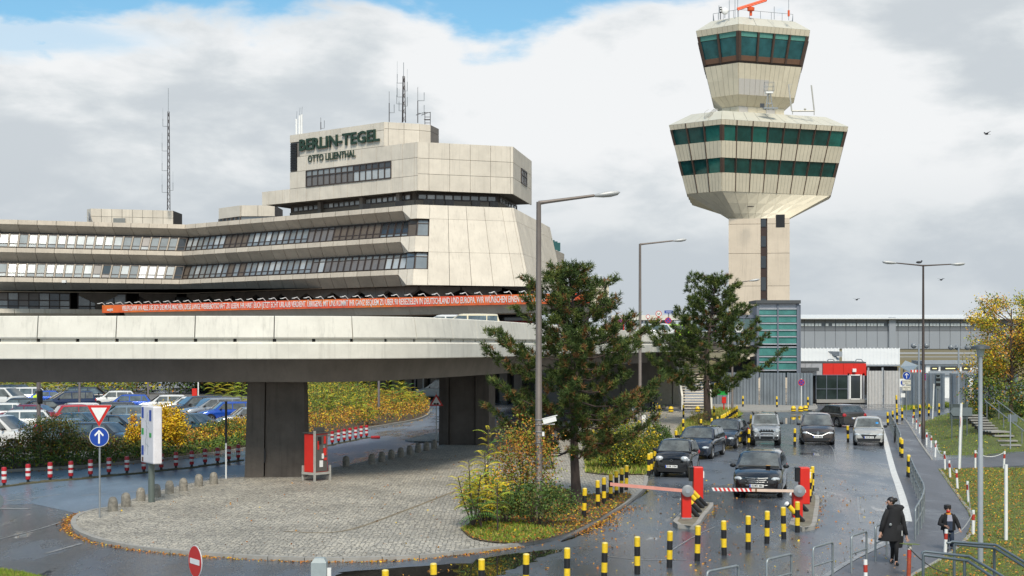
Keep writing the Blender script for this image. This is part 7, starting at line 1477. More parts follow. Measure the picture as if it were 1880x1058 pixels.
import numpy as np
rs=np.random.RandomState(5)
def leafm(name,col,rough=.55):return M(name,col,rough+.15,var=.38,scale=3.1,spec=.2)
LG=leafm('leaf_green',(.10,.17,.036));LD_=leafm('leaf_dark_green',(.055,.095,.027));LO=leafm('leaf_olive',(.19,.185,.055));LY_=leafm('leaf_yellow',(.72,.50,.03));LYG=leafm('leaf_yellow_green',(.30,.33,.035));LOR=leafm('leaf_orange',(.50,.23,.04));LB=leafm('leaf_brown',(.20,.10,.035));LR=leafm('leaf_rust',(.42,.15,.035));GG=leafm('grass_blade_green',(.17,.25,.028));GY_=leafm('grass_blade_dry',(.33,.30,.08));TW=M('twig_bark',(.07,.05,.04),.9,var=.2)
PN=leafm('pine_needles_green',(.055,.088,.024));PY=leafm('pine_needles_pale',(.12,.15,.035));PB=leafm('pine_needles_brown',(.24,.12,.045));BK=M('pine_bark',(.085,.062,.052),.95,var=.35,scale=7,bump=.8,bscale=25,stretch=(1,1,.35))
def leaf_obj(name,C,size,mi,mats,parent=None,flat=.0,kind=None,tri=False,aspect=.62,up=None):
 """many leaf faces: C centres, size per leaf, mi material index"""
 n=len(C);a=rs.normal(size=(n,3));a[:,2]*=(1-flat);a/=np.linalg.norm(a,axis=1)[:,None]+1e-9
 b=rs.normal(size=(n,3));b[:,2]*=(1-flat)
 if up is not None:a=np.array([0,0,1.0])+rs.normal(size=(n,3))*up;a/=np.linalg.norm(a,axis=1)[:,None]
 b-=a*(a*b).sum(1)[:,None];b/=np.linalg.norm(b,axis=1)[:,None]+1e-9
 s=size[:,None];C=np.asarray(C)
 if tri:V=np.stack([C-b*s*aspect*.5,C+b*s*aspect*.5,C+a*s],1);k=3
 else:V=np.stack([C-a*s*.5,C+b*s*aspect*.5,C+a*s*.5,C-b*s*aspect*.5],1);k=4
 me=bpy.data.meshes.new(name);me.vertices.add(n*k);me.loops.add(n*k);me.polygons.add(n)
 me.vertices.foreach_set('co',V.astype(np.float32).ravel());me.loops.foreach_set('vertex_index',np.arange(n*k,dtype=np.int32));me.polygons.foreach_set('loop_start',np.arange(0,n*k,k,dtype=np.int32));me.polygons.foreach_set('loop_total',np.full(n,k,dtype=np.int32))
 for m in mats:me.materials.append(m)
 me.polygons.foreach_set('material_index',np.asarray(mi,dtype=np.int32));me.update(calc_edges=True);me.validate()
 o=bpy.data.objects.new(name,me);COL.objects.link(o)
 if parent:o.parent=parent
 if kind:o['kind']=kind
 return o
def pick_i(n,w):return rs.choice(len(w),n,p=np.array(w)/sum(w))
def blob(cx,cy,z0,rx,ry,h,n,clump=26):
 """clumpy crown: clumps on and in an ellipsoid, leaves round each clump"""
 k=max(3,n//clump);d=rs.normal(size=(k,3));d/=np.linalg.norm(d,axis=1)[:,None];r=rs.uniform(.35,1.0,k)**.6;c=d*r[:,None]*np.array([rx,ry,h/2])+np.array([cx,cy,z0+h/2])
 i=rs.randint(0,k,n);return c[i]+rs.normal(size=(n,3))*np.array([rx,ry,h/2])*.16,i
def shrub(name,label,p,rx,ry,h,n,mats,w,size=.1,cat='shrub',stems=7,z0=.15,group=None):
 t=thing(name,label,cat,p,0,group);C,ci=blob(0,0,z0,rx,ry,h,n);cm=pick_i(ci.max()+1,w);mi=np.where(rs.rand(n)<.65,cm[ci],pick_i(n,w));C[:,2]=np.maximum(C[:,2],.03)
 leaf_obj('foliage',C,rs.uniform(.6,1.3,n)*size,mi,mats,t)
 mb=MB()
 for k in range(stems):
  a=rnd.uniform(0,6.28);q=rnd.uniform(.2,.8);e=Vector((math.cos(a)*rx*q,math.sin(a)*ry*q,h*rnd.uniform(.6,.98)+z0));mb.tube([(math.cos(a)*.1,math.sin(a)*.1,0),e*.5+Vector((0,0,.1)),e],[.022,.015,.006],n=5)
 mb.build('stems',TW,t);return t
bpoly=[(p.x,p.y)for p in bed_front+bed_back];bf=np.array([(p.x,p.y)for p in bed_front])
xs=[p[0]for p in bpoly];ys=[p[1]for p in bpoly]
def scatter(poly,n):
 out=[];x0,x1,y0,y1=min(p[0]for p in poly),max(p[0]for p in poly),min(p[1]for p in poly),max(p[1]for p in poly)
 while len(out)<n:
  x,y=rnd.uniform(x0,x1),rnd.uniform(y0,y1)
  if inpoly(x,y,poly):out.append((x,y))
 return np.array(out)
def bed_cover(n):
 P=scatter(bpoly,n);d=np.sqrt(((P[:,None,:]-bf[None,::3,:])**2).sum(2)).min(1);u=940+F*P[:,0]/P[:,1]
 nz=np.array([noise.noise(Vector((x*.55,y*.4,3)))for x,y in P]);n2=np.array([noise.noise(Vector((x*1.6,y*1.3,9)))for x,y in P])
 right=u>470;h=np.where(right,np.where(d<4.5,.55+.5*np.minimum(d/2,1),1.5+np.minimum((d-4.5)*.12,.9)),np.where(d<1.5,.25+.28*d,.62+np.minimum(d*.08,.4)))
 h=h*(1+.35*nz+.25*n2);z=.09+h*rs.rand(n)**.45;z=np.where(rs.rand(n)<.1,z*1.15,z)
 mi=np.zeros(n,int);r=rs.rand(n)
 def put(mask,w):k=mask.sum();mi[mask]=rs.choice(7,k,p=np.array(w)/sum(w))
 dd=d+n2*1.0
 put(~right&(dd<1.6),(7,2,1,.1,.8,0,.1));put(~right&(dd>=1.6)&(u<330+60*nz),(1.5,3,4,.1,.6,.5,2.2));put(~right&(dd>=1.6)&(u>=330+60*nz),(.5,1,2,2,1,4,2))
 put(right&(dd<4.5),(1,.8,1.4,1.8,.8,5,3));put(right&(dd>=4.5),(4.5,2.2,3.2,.9,4.2,.9,1.8))
 C=np.column_stack([P,z]);return C,mi
C,mi=bed_cover(62000);leaf_obj('ground_cover',C,rs.uniform(.07,.15,len(C)),mi,[LG,LD_,LO,LY_,LYG,LOR,LB],kind='stuff')
C,mi=bed_cover(70000);k_=(940+F*C[:,0]/C[:,1])<475;C,mi=C[k_],mi[k_];C[:,2]*=.95;leaf_obj('ground_cover',C,rs.uniform(.09,.17,len(C)),mi,[LG,LD_,LO,LY_,LYG,LOR,LB],kind='stuff')
n=15000;X=rs.uniform(-66,-12,n);Yv=rs.uniform(150,166,n);hh=2.4+1.3*np.array([noise.noise(Vector((x*.25,y*.2,1)))for x,y in zip(X,Yv)]);hh=np.where(X>-30,hh*.75,hh);Zv=hh*rs.rand(n)**.5
cm_=np.array([noise.noise(Vector((x*.22,5,1)))for x in X]);mi=np.where(cm_>.12,pick_i(n,(2,1,1.5,2.2,6,.3,.4)),np.where(cm_>-.12,pick_i(n,(2,3,3,.2,1,.8,2.2)),pick_i(n,(2.5,6,2,.1,.4,.1,.8))))
leaf_obj('thicket',np.column_stack([X,Yv,Zv]),rs.uniform(.2,.42,n),mi,[LG,LD_,LO,LY_,LYG,LOR,LB],kind='stuff')
def frond_mesh(m,L_=.75,pairs=9):
 mb=MB();pr=[]
 for i in range(pairs+2):
  s=i/(pairs+1);pr.append(Vector((L_*s,0,.22*L_*math.sin(s*2.0)-.30*L_*s*s)))
 mb.tube(pr,.006,TW,n=3)
 for i in range(1,pairs+2):
  c=pr[i];l=.17*(1-.45*abs(i/pairs-.45))*L_/.75
  for q in(-1,1):
   t_=c+Vector((l*.35,q*l,-l*.45));w=Vector((l*.16,0,0));mb.raw([c,c.lerp(t_,.5)+w,t_,c.lerp(t_,.5)-w],[(0,1,2,3)],m)
 return mb.mesh('frond')
FR={k:frond_mesh(m)for k,m in dict(g=leafm('sumac_green',(.075,.17,.035)),y=leafm('sumac_yellow',(.50,.42,.03)),yg=leafm('sumac_lime',(.28,.36,.035)),o=leafm('sumac_orange',(.55,.26,.03))).items()}
def sumac(p,h,label,kinds='gy',nf=11,fs=1.0,group=None,heads=1):
 t=thing('sumac_plant',label,'plant',p,rnd.uniform(0,6),group)
 for hd in range(heads):
  a0=rnd.uniform(0,6.3);off=Vector((math.cos(a0),math.sin(a0),0))*(.0 if heads==1 else rnd.uniform(.15,.55));hh_=h*(1 if hd==0 else rnd.uniform(.45,.85));mb=MB();mb.tube([(0,0,0),off*.6+Vector((.02,0,hh_*.5)),off+Vector((0,0,hh_))],[.025,.02,.01],n=6);mb.build('stem',TW,t)
  for k in range(nf):
   a=a0+k*2.4;f=k/nf;z=hh_*(.45+.55*f);c=rnd.choice(kinds);s=fs*rnd.uniform(.75,1.15)*(1-.25*f)
   use('frond',FR[c],t,off*(z/hh_)+Vector((0,0,z)),(rnd.uniform(-.2,.2),R(8-34*f),a),(s,s,s))
K={'g':['g','g','yg'],'y':['y','yg','yg'],'m':['g','yg','y','y']}
sumac(G(897,955,.1),2.85,'tall sumac with blue-green upper leaves and yellow lower leaves at the cobbles',['g','y','y','yg'],22,.75,heads=2)
sumac(G(868,968,.1),2.0,'bright yellow-green sumac at the left tip of the pine bed',['y','y','yg'],20,.6,heads=5);sumac(G(886,972,.1),1.0,'low dark green sumac in front of the yellow ones',['g'],12,.8,heads=2);sumac(G(914,978,.1),1.45,'thin lime sumac with a red stem on the grass edge',['yg','y','g'],11,.7);sumac(G(930,962,.1),1.4,'mixed green and yellow sumac left of the tall lamp post',['yg','y','y'],16,.6,heads=4)
for k,(u,v,h)in enumerate(((640,768,2.2),(662,760,2.4),(685,752,2.5),(705,750,2.3),(610,775,1.8),(725,765,2.0),(742,757,2.2),(757,752,2.0),(770,755,1.6),(655,775,1.7),(590,770,2.0),(675,780,1.2),(736,745,2.6))):sumac(G(u,v,.1),h,'yellow-green sumac, %s from the left in the thicket right of the first pier'%ORD[sorted([640,662,685,705,610,725,742,757,770,655,590,675,736]).index(u)],['y','yg','yg','g'],13,1.15,'sumacs in the thicket beyond the slip road',heads=3)
for k,(u,v)in enumerate(((25,862),(44,860),(75,857),(118,848))):sumac(G(u,v,.1),.85,'low feathery sumac, %s from the left under the hedge'%ORD[k],['g','yg'],10,.8)
for k,(u,v)in enumerate(((15,738),(45,737),(90,736),(118,736),(160,737),(395,741),(425,741),(440,760))):sumac(G(u,v,0),2.6,'yellowing sumac, %s from the left at the back of the car park'%ORD[k],['y','yg','yg'],12,1.6,'sumacs at the back of the car park',heads=2)
shrub('round_shrub','dark dense round shrub before the silver-blue saloon in the hedge',G(92,842,.08),1.5,1.0,1.85,9000,[LD_,LO,LB,LG],(5,3,1.6,.8),.085)
shrub('maple_shrub','bright yellow leaved shrub behind the white information board',G(305,834,.08),.95,.7,2.3,3600,[LY_,LOR,LYG],(8,1.2,1),.13);shrub('maple_shrub','smaller yellow leaved shrub left of the white information board',G(249,837,.08),.5,.45,2.0,1300,[LY_,LOR,LYG],(6,2,1),.12)
shrub('dark_bush','dark green low bush before the blue hatchback by the pier',G(405,815,.08),1.3,.8,1.2,2000,[LD_,LG,LO],(4,2,2),.1)
shrub('autumn_bush','large orange and green bush left of the tall lamp post',G(965,948,.1),1.05,.9,2.9,7500,[LOR,LYG,LO,LG,LB,LR],(2.6,2,2.4,2,1,1.6),.075,stems=14)
shrub('green_bush','dark green lower bush at the foot of the tall lamp post',G(985,965,.1),1.2,.7,1.15,3600,[LD_,LG,LO],(4,3,1),.08,stems=10)
shrub('mixed_hedge_bush','wide green and yellow bush behind the pine trunk',G(1125,862,.1),1.15,.9,2.0,7000,[LD_,LG,LYG,LY_,LO,LB],(4,3,2,1.4,2,.6),.085,stems=12);shrub('mixed_hedge_bush','green and yellow bush right of the pine next to the black two-seater',G(1170,858,.1),1.0,.8,1.85,6000,[LD_,LG,LYG,LY_,LO],(3,3,2.5,2,2),.085,stems=12)
shrub('dark_bush','small dark leafy bush left of the two-seater roof',G(1213,824,.1),.62,.6,1.1,1900,[LD_,LG,LYG],(5,2,.6),.09);shrub('weed_clump','brownish weed clump at the left of the second pine trunk',G(1284,786,.1),.6,.5,1.3,900,[LO,LB,LD_],(3,2,2),.07)
sap=thing('sapling','thin bare sapling with few green leaves among the bollards','sapling',G(1200,806,.1));mb=MB()
for k in range(9):a=k*.7;mb.tube([(0,0,0),(.05*math.cos(a),.1*math.sin(a),.8),(.75*math.cos(a),.4*math.sin(a),1.3+.1*k)],[.02,.012,.004],n=4)
mb.build('branches',TW,sap);leaf_obj('foliage',rs.normal(size=(160,3))*[.5,.3,.3]+[0,0,1.5],rs.uniform(.06,.1,160),pick_i(160,(3,1)),[LG,LY_],sap)
shrub('autumn_bush','yellow-green leafy bush under the sumacs at the cobbles',G(893,960,.1),.8,.6,1.5,2600,[LY_,LYG,LG,LOR],(3,3,2,.8),.085,stems=8)
def pine(label,base,H_,prof,n_whorl,r0,seed,lean=(0,0),tufts=(.28,15),dens=1.0,brown=1.0):
 rg=random.Random(seed);t=thing('pine_tree',label,'tree',base);pts=[Vector((lean[0]*s*s+.08*math.sin(s*7+seed),lean[1]*s,H_*s))for s in[i/10 for i in range(11)]]
 mb=MB();mb.tube(pts,[r0*(1.25 if i==0 else 1-.9*i/10)for i in range(11)],n=10);mb.build('trunk',BK,t,smooth=60);br=MB();T=[]
 def rad(z):
  for(a,ra),(b,rb__)in zip(prof,prof[1:]):
   if a<=z<=b:return ra+(rb__-ra)*(z-a)/(b-a)
  return .1
 z0=prof[0][0]
 for w in range(n_whorl):
  z=z0+(H_*.985-z0)*(w/n_whorl)**.92;nb=rg.choice((4,5,5,6));a0=rg.uniform(0,6.28);s=min(z/H_,1);i=min(int(s*10),9);o=pts[i].lerp(pts[i+1],s*10-i)
  for b in range(nb):
   a=a0+b*6.283/nb+rg.uniform(-.3,.3);L_=rad(z)*rg.choice((.45,.7,.85,1.0,1.0,1.18));d=Vector((math.cos(a),math.sin(a),0));sl=-.02+.55*s+rg.uniform(-.1,.1);P_=[o+d*(L_*f)+Vector((0,0,L_*(sl*f-.28*math.sin(f*3.1)*(1-s)+.12*f*f)))for f in(0,.25,.5,.75,1)]
   br.tube(P_,[r0*.30*(1-.6*s)+.01,.028,.02,.014,.006],n=5)
   m=max(3,int(L_/.20*dens))
   for q in range(m):
    f=.38+.62*(q+rg.random())/m;j=min(int(f*4),3);c=P_[j].lerp(P_[j+1],min(f*4-j,1));sd=Vector((-d.y,d.x,0))*rg.choice((-1,1));tl=rg.uniform(.12,.42)*(1.2-f*.6)*min(1,L_*.8);e=c+sd*tl+d*tl*rg.uniform(.1,.7)+Vector((0,0,tl*rg.uniform(-.1,.5)))
    br.tube([c,e],[.01,.005],n=3,caps=False)
    for x in range(rg.choice((3,4,6))):T.append((e+Vector((rg.gauss(0,.3),rg.gauss(0,.3),rg.gauss(.12,.2)))*tufts[0],Vector((sd.x*.5+d.x*.5,sd.y*.5+d.y*.5,.75)).normalized(),f*(.5+.5*s)))
   for x in range(4):T.append((P_[4]+Vector((rg.gauss(0,.25),rg.gauss(0,.25),rg.gauss(.1,.2)))*tufts[0],(d+Vector((0,0,.8))).normalized(),1))
 br.build('branches',BK,t)
 n=len(T);k=tufts[1];C=np.array([tuple(x[0])for x in T]);A=np.array([tuple(x[1])for x in T]);q=np.array([x[2]for x in T]);mi=np.where(rs.rand(n)<brown*(.07+.16*(1-C[:,2]/H_)*(q<.75)),2,np.where(rs.rand(n)<.33,1,0))
 dirs=rs.normal(size=(n,k,3));dirs/=np.linalg.norm(dirs,axis=2)[:,:,None];dirs=dirs*.85+A[:,None,:]*.75;dirs/=np.linalg.norm(dirs,axis=2)[:,:,None];l=tufts[0]*rs.uniform(.35,.62,size=(n,k,1));st=C[:,None,:]+A[:,None,:]*rs.uniform(-.10,.05,size=(n,k,1));sd=np.cross(dirs,rs.normal(size=(n,k,3)));sd/=np.linalg.norm(sd,axis=2)[:,:,None]
 V=np.stack([st-sd*.011*tufts[0]/.28,st+sd*.011*tufts[0]/.28,st+dirs*l+sd*.004,st+dirs*l-sd*.004],2).reshape(-1,3);N_=n*k
 me=bpy.data.meshes.new('crown');me.vertices.add(N_*4);me.loops.add(N_*4);me.polygons.add(N_);me.vertices.foreach_set('co',V.astype(np.float32).ravel());me.loops.foreach_set('vertex_index',np.arange(N_*4,dtype=np.int32));me.polygons.foreach_set('loop_start',np.arange(0,N_*4,4,dtype=np.int32));me.polygons.foreach_set('loop_total',np.full(N_,4,dtype=np.int32))
 for m in(PN,PY,PB):me.materials.append(m)
 me.polygons.foreach_set('material_index',np.repeat(mi,k).astype(np.int32));me.update(calc_edges=True);o=bpy.data.objects.new('crown',me);COL.objects.link(o);o.parent=t;print('tufts',n,N_);return t
pine('large bushy pine with browning needles beside the tall lamp post',G(1059,925,.1),8.1,[(1.9,2.2),(2.6,2.8),(4.0,2.7),(5.2,2.2),(6.2,1.75),(7.2,1.0),(8.1,.3)],17,.18,3,lean=(-.25,0),tufts=(.30,20),dens=1.25)
pine('second pine with a leaning dark trunk in front of the stair and control tower',G(1297,778,.1),9.9,[(2.5,3.0),(3.6,4.5),(5.0,3.8),(6.5,2.9),(8.0,1.9),(9.0,1.3),(9.9,.3)],17,.27,8,lean=(.55,0),tufts=(.44,20),dens=.85,brown=.25)
def leaf_tree(label,base,H_,R__,zc,n,mats,w,size,seed,cat='tree'):
 rg=random.Random(seed);t=thing('deciduous_tree',label,cat,base);mb=MB();tips=[]
 mb.tube([(0,0,0),(.1,0,H_*.3),(.0,0,H_*.55),(.1,.1,H_*.85)],[.16,.12,.08,.03],n=8)
 for k in range(46):
  a=rg.uniform(0,6.28);z=H_*rg.uniform(.22,.8);rr_=R__*rg.uniform(.5,1.0)*(1-.5*max(0,z/H_-.5));e=Vector((math.cos(a)*rr_,math.sin(a)*rr_,min(z+rr_*rg.uniform(.3,.9),H_)));m_=Vector((e.x*.45,e.y*.45,z+(e.z-z)*.35));mb.tube([(0,0,z),m_,e],[.045,.025,.008],n=5);tips+=[e,m_.lerp(e,.5),m_.lerp(e,.75)]
  for q in range(3):f=m_.lerp(e,rg.uniform(.2,.9));g_=f+Vector((rg.uniform(-.7,.7),rg.uniform(-.7,.7),rg.uniform(-.1,.7)));mb.tube([f,g_],[.012,.005],n=3);tips.append(g_)
 mb.build('branches',TW,t);Tn=np.array([tuple(x)for x in tips]);i=rs.randint(0,len(Tn),n);C=Tn[i]+rs.normal(size=(n,3))*.24;cm=pick_i(len(Tn),w);mi=np.where(rs.rand(n)<.6,cm[i],pick_i(n,w));leaf_obj('crown',C,rs.uniform(.7,1.3,n)*size,mi,mats,t);return t
leaf_tree('yellow-orange autumn tree with thin open crown at the right edge',Vector((31.2,89,.6)),8.3,3.0,4,15000,[LOR,LY_,LYG,LO,LG],(3,2.4,2,1.6,1.2),.13,4)
leaf_tree('second yellow and green tree reaching out of the picture at the right edge',Vector((34.6,93,.6)),8.8,3.2,4,12000,[LY_,LYG,LG,LO],(3,2,2,1.6),.13,9)
for k,(x,y,rx,h,lab)in enumerate(((30.6,84,1.5,2.6,'dark green bush below the yellow tree left of the small square board'),(32.6,82.5,1.7,3.0,'dark green bush behind the small square board'),(29.3,88,1.3,2.8,'dark bush at the fence left of the yellow tree'))):shrub('dark_bush',lab,Vector((x,y,.8)),rx,1.2,h,4200,[LD_,LG,LO,LYG,LOR],(5,2.2,1.6,1.6,.8),.13,stems=10)
def grass(name,poly,n,zf,size,w=(3,1),mats=(GG,GY_)):
 P=scatter(poly,n);z=np.array([zf(x,y)for x,y in P]);leaf_obj(name,np.column_stack([P,z]),rs.uniform(.5,1.3,n)*size,pick_i(n,w),list(mats),kind='stuff',tri=True,aspect=.28,up=.55)
lawn_near=[p for p in lowpoly];vis=[(7.5,30),(9.5,33),(10.8,35.2)];near_poly=[G(u,v).to_2d()for u,v in((1640,1085),(1700,1045),(1742,1018),(1772,990),(1783,962),(1778,944),(1757,912),(1736,883),(1722,862),(1800,860),(1950,860),(1950,1085))]
grass('grass',near_poly,46000,lambda x,y:.02,.05,(3,1.5));mp_=[(x,y)for x,y in mound_poly];grass('grass',mp_,30000,lambda x,y:mound_z(x,y)+.02,.09,(4,1))
pbp=[(p.x,p.y)for p in pine_bed];grass('grass',pbp,3000,lambda x,y:.11,.10,(4,1));grass('grass',[G(*p,.1).to_2d()for p in bed2_px],5000,lambda x,y:.11,.22,(3,2));grass('grass',[G(*p,.1).to_2d()for p in bed3_px],8000,lambda x,y:.11,.26,(1,2.5))
grass('grass',[G(u,v,.1).to_2d()for u,v in((846,972),(870,990),(930,998),(1005,990),(1030,975),(960,962),(900,958))],3000,lambda x,y:.11,.11,(4,1));grass('grass',[G(0,1045).to_2d(),G(40,1052).to_2d(),G(85,1062).to_2d(),G(60,1080).to_2d(),G(-40,1080).to_2d()],3500,lambda x,y:.02,.07,(4,1));grass('grass',[G(u,v).to_2d()for u,v in((1655,748),(1700,744),(1800,742),(1800,747),(1700,750),(1655,754))],5000,lambda x,y:.0,.3,(3,2))
def litter(name,P,z,n_w,size=.07):n=len(P);leaf_obj(name,np.column_stack([P,z]),rs.uniform(.5,1.25,n)*size,pick_i(n,n_w),[LOR,LB,LR,LY_],kind='stuff',flat=.72)
def along(path,n,s):i=rs.randint(0,len(path)-1,n);f=rs.rand(n);A_=np.array([tuple(p)[:2]for p in path]);return A_[i]*(1-f)[:,None]+A_[i+1]*f[:,None]+rs.normal(size=(n,2))*s
out_=inset_strip(front,-.16);P=along(out_[6:70],1900,.09);litter('fallen_leaves',P,.015+rs.rand(len(P))*.02,(3,2,3,1));P=scatter(pbp,5200);litter('fallen_leaves',P,.12+rs.rand(len(P))*.03,(3,3,2,.6),.09);P=scatter(near_poly,5200);litter('fallen_leaves',P,.04+rs.rand(len(P))*.03,(3,2.4,2,1),.075)
P=scatter([G(u,v).to_2d()for u,v in((640,1075),(860,1030),(1060,985),(1250,890),(1450,860),(1640,900),(1700,1075))],900);litter('fallen_leaves',P,.012+rs.rand(len(P))*.01,(3,2,1,1),.08);P=scatter([(p.x,p.y)for p in inset_strip(front,.4)],700);litter('fallen_leaves',P,.095+rs.rand(len(P))*.01,(2,3,2,.4),.07);P=scatter(mp_,1200);litter('fallen_leaves',P,np.array([mound_z(x,y)for x,y in P])+.07,(2,1,1,3),.09)
for q in([(1282,967),(1298,946),(1313,927)],[(1498,968),(1504,940),(1506,913)],[(1450,968),(1470,971),(1496,970)]):P=along(resample([G(*p)for p in q],.4),130,.12);litter('fallen_leaves',P,.01+rs.rand(len(P))*.04,(3,2,2,.5),.08)
P=along(inset_strip(bed_front,-.3),500,.2);litter('fallen_leaves',P,.015+rs.rand(len(P))*.02,(3,2,1,2),.09);P=along([G(1150,930),G(1100,960),G(1060,982)],900,.35);litter('fallen_leaves',P,.015+rs.rand(len(P))*.02,(3,2,2,.5),.08)
skin_m=M('skin',(.42,.24,.17),.5,var=.05);hair_m=M('black_hair',(.012,.010,.010),.5,var=0);coat_m=M('black_wool',(.010,.010,.012),.85,var=.25,scale=8);denim=M('dark_denim',(.022,.035,.065),.8,var=.2,scale=12);shoe_m=M('black_shoe',(.012,.012,.012),.35,var=0)
def skinned(name,nodes,edges,mat,parent,sub=2,root=0,mats=None):
 """nodes: (x,y,z,rx,ry)"""
 me=bpy.data.meshes.new(name);me.from_pydata([n[:3]for n in nodes],edges,[]);o=bpy.data.objects.new(name,me);COL.objects.link(o);md=o.modifiers.new('s','SKIN');md.use_smooth_shade=True;md.branch_smoothing=.6
 if not me.skin_vertices:me.attributes
 if len(me.skin_vertices)==0:
  bm=bmesh.new();bm.from_mesh(me);bm.verts.layers.skin.verify();bm.to_mesh(me);bm.free()
 for i,n in enumerate(nodes):v=me.skin_vertices[0].data[i];v.radius=(n[3],n[4]if len(n)>4 else n[3]);v.use_root=i==root
 sb_=o.modifiers.new('u','SUBSURF');sb_.levels=sub;sb_.render_levels=sub
 bpy.context.view_layer.update();m2=bpy.data.meshes.new_from_object(o.evaluated_get(bpy.context.evaluated_depsgraph_get()));bpy.data.objects.remove(o);m2.name=name
 for m in(mats or[mat]):m2.materials.append(m)
 m2.polygons.foreach_set('use_smooth',[True]*len(m2.polygons));o=bpy.data.objects.new(name,m2);COL.objects.link(o);o.parent=parent;return o
def body(par,s,hands,feet_,head,knees=None,elbows=None,hipz=.92,face=0.0,mats=None):
 """one continuous figure; s scales radii, points in metres"""
 N=[];E=[]
 def add(p,r,q=None,link=None):N.append((*p,r*s,(q or r)*s));i=len(N)-1;(E.append((link,i))if link is not None else None);return i
 pel=add((0,0,hipz),.13,.10);wst=add((0,0,hipz+.18*s),.115,.09,pel);ch=add((0,-.0,hipz+.38*s),.14,.10,wst);nk=add((head[0]*.4,head[1]*.4,hipz+.53*s),.055,None,ch)
 hd0=add((head[0]*.8,head[1]*.8,head[2]-.06*s),.062,None,nk);hd1=add(head,.088,.098,hd0);hd2=add((head[0],head[1],head[2]+.09*s),.07,.08,hd1)
 for k,q in enumerate((-1,1)):
  sh=add((q*.165*s,0,hipz+.46*s),.052,None,ch);el=add(elbows[k],.040,None,sh);wr=add(hands[k],.026,None,el);d=(Vector(hands[k])-Vector(elbows[k])).normalized()
  pm=add(tuple(Vector(hands[k])+d*.06*s),.030,.016,wr);sd=d.cross(Vector((0,1,.2))).normalized()
  for f in range(4):o_=sd*(.022*(f-1.5))*s;ln=(.065,.08,.075,.055)[f]*s;a=add(tuple(Vector(hands[k])+d*(.06*s+ln*.55)+o_),.0085,None,pm);add(tuple(Vector(hands[k])+d*(.06*s+ln)+o_*1.1+Vector((0,-.015,0))),.0075,None,a)
  a=add(tuple(Vector(hands[k])+d*.035*s-sd*q*.045*s),.010,None,wr);add(tuple(Vector(hands[k])+d*.07*s-sd*q*.055*s),.008,None,a)
  hp_=add((q*.075*s,0,hipz-.06*s),.082,None,pel);kn=add(knees[k],.056,None,hp_);an=add(feet_[k],.038,None,kn);fd=Vector((math.sin(face),-math.cos(face),0));add(tuple(Vector(feet_[k])+fd*.15*s+Vector((0,0,-.05*s))),.036,.03,an)
 return skinned('body',N,E,skin_m,par,2)
def loft(name,rings,mat,par,n=20,smooth=True):
 """rings: (cx, cy, z, rx, ry)"""
 mb=MB();vs_=[(cx+rx*math.cos(6.2832*k/n)*(1+.04*math.sin(5*6.2832*k/n+j)),cy+ry*math.sin(6.2832*k/n)*(1+.04*math.sin(4*6.2832*k/n+j)),z)for j,(cx,cy,z,rx,ry)in enumerate(rings)for k in range(n)]
 mb.raw(vs_,[(j*n+k,j*n+(k+1)%n,(j+1)*n+(k+1)%n,(j+1)*n+k)for j in range(len(rings)-1)for k in range(n)]+[tuple((len(rings)-1)*n+k for k in range(n))]);return mb.build(name,mat,par,smooth=180)
def sleeve(par,pts,rs_,mat,name='sleeve'):mb=MB();mb.tube(pts,rs_,n=12);return mb.build(name,mat,par,smooth=180)
def face_parts(par,head,s,ang,mask=False):
 rt=Matrix.Rotation(ang,3,'Z');h=Vector(head)
 for q in(-1,1):mb=MB();mb.ball(h+rt@Vector((q*.033*s,-.094*s,.01*s)),.011*s,hair_m,8,6);mb.build('eye',None,par);mb=MB();mb.ball(h+rt@Vector((q*.088*s,.005,-.01*s)),(.014*s,.022*s,.03*s),skin_m,8,6);mb.build('ear',None,par)
 mb=MB();mb.hexa([h+rt@Vector(v)*s for v in((-.016,-.095,-.03),(.016,-.095,-.03),(.01,-.08,-.03),(-.01,-.08,-.03),(-.006,-.095,.02),(.006,-.095,.02),(.006,-.08,.02),(-.006,-.08,.02))]);mb.hexa([h+rt@Vector(v)*s for v in((-.012,-.122,-.032),(.012,-.122,-.032),(.012,-.09,-.032),(-.012,-.09,-.032),(-.005,-.10,.01),(.005,-.10,.01),(.005,-.09,.01),(-.005,-.09,.01))]);mb.build('nose',skin_m,par)
 if not mask:mb=MB();mb.ball(h+rt@Vector((0,-.092*s,-.052*s)),(.022*s,.01*s,.008*s),M('lips',(.35,.10,.09),.5),8,6);mb.build('mouth',None,par)
wo_=thing('person','woman in a long black coat walking past the hoop railings, looking left','person',G(1641,1036),0);s=.96
FA=R(-70)
hw_=(-.10,-.02,1.555)
body(wo_,s,[(-.36,-.10,.80),(.31,-.06,.70)],[(.0,.16,.10),(.03,-.12,.07)],hw_,[(-.015,.02,.50),(.045,-.08,.49)],[(-.28,-.02,1.05),(.26,.02,.98)],.88,R(-25))
loft('coat',[(-.12,0,.60,.27,.2),(-.10,0,.66,.275,.2),(-.06,0,.85,.23,.17),(-.03,0,1.05,.19,.145),(-.01,0,1.22,.185,.135),(0,0,1.34,.18,.12),(0,0,1.40,.165,.12),(-.02,0,1.45,.09,.09)],coat_m,wo_)
loft('coat_back_flap',[(.08,.05,.42,.15,.13),(.07,.04,.60,.18,.16),(.05,.02,.85,.2,.17),(.03,.02,1.0,.18,.15)],coat_m,wo_)
sleeve(wo_,[(-.14,0,1.37),(-.23,-.02,1.18),(-.28,-.02,1.03),(-.345,-.08,.83)],[.07,.07,.065,.055],coat_m);sleeve(wo_,[(.14,0,1.38),(.21,.02,1.2),(.26,.02,.98),(.30,-.05,.74)],[.07,.07,.062,.052],coat_m)
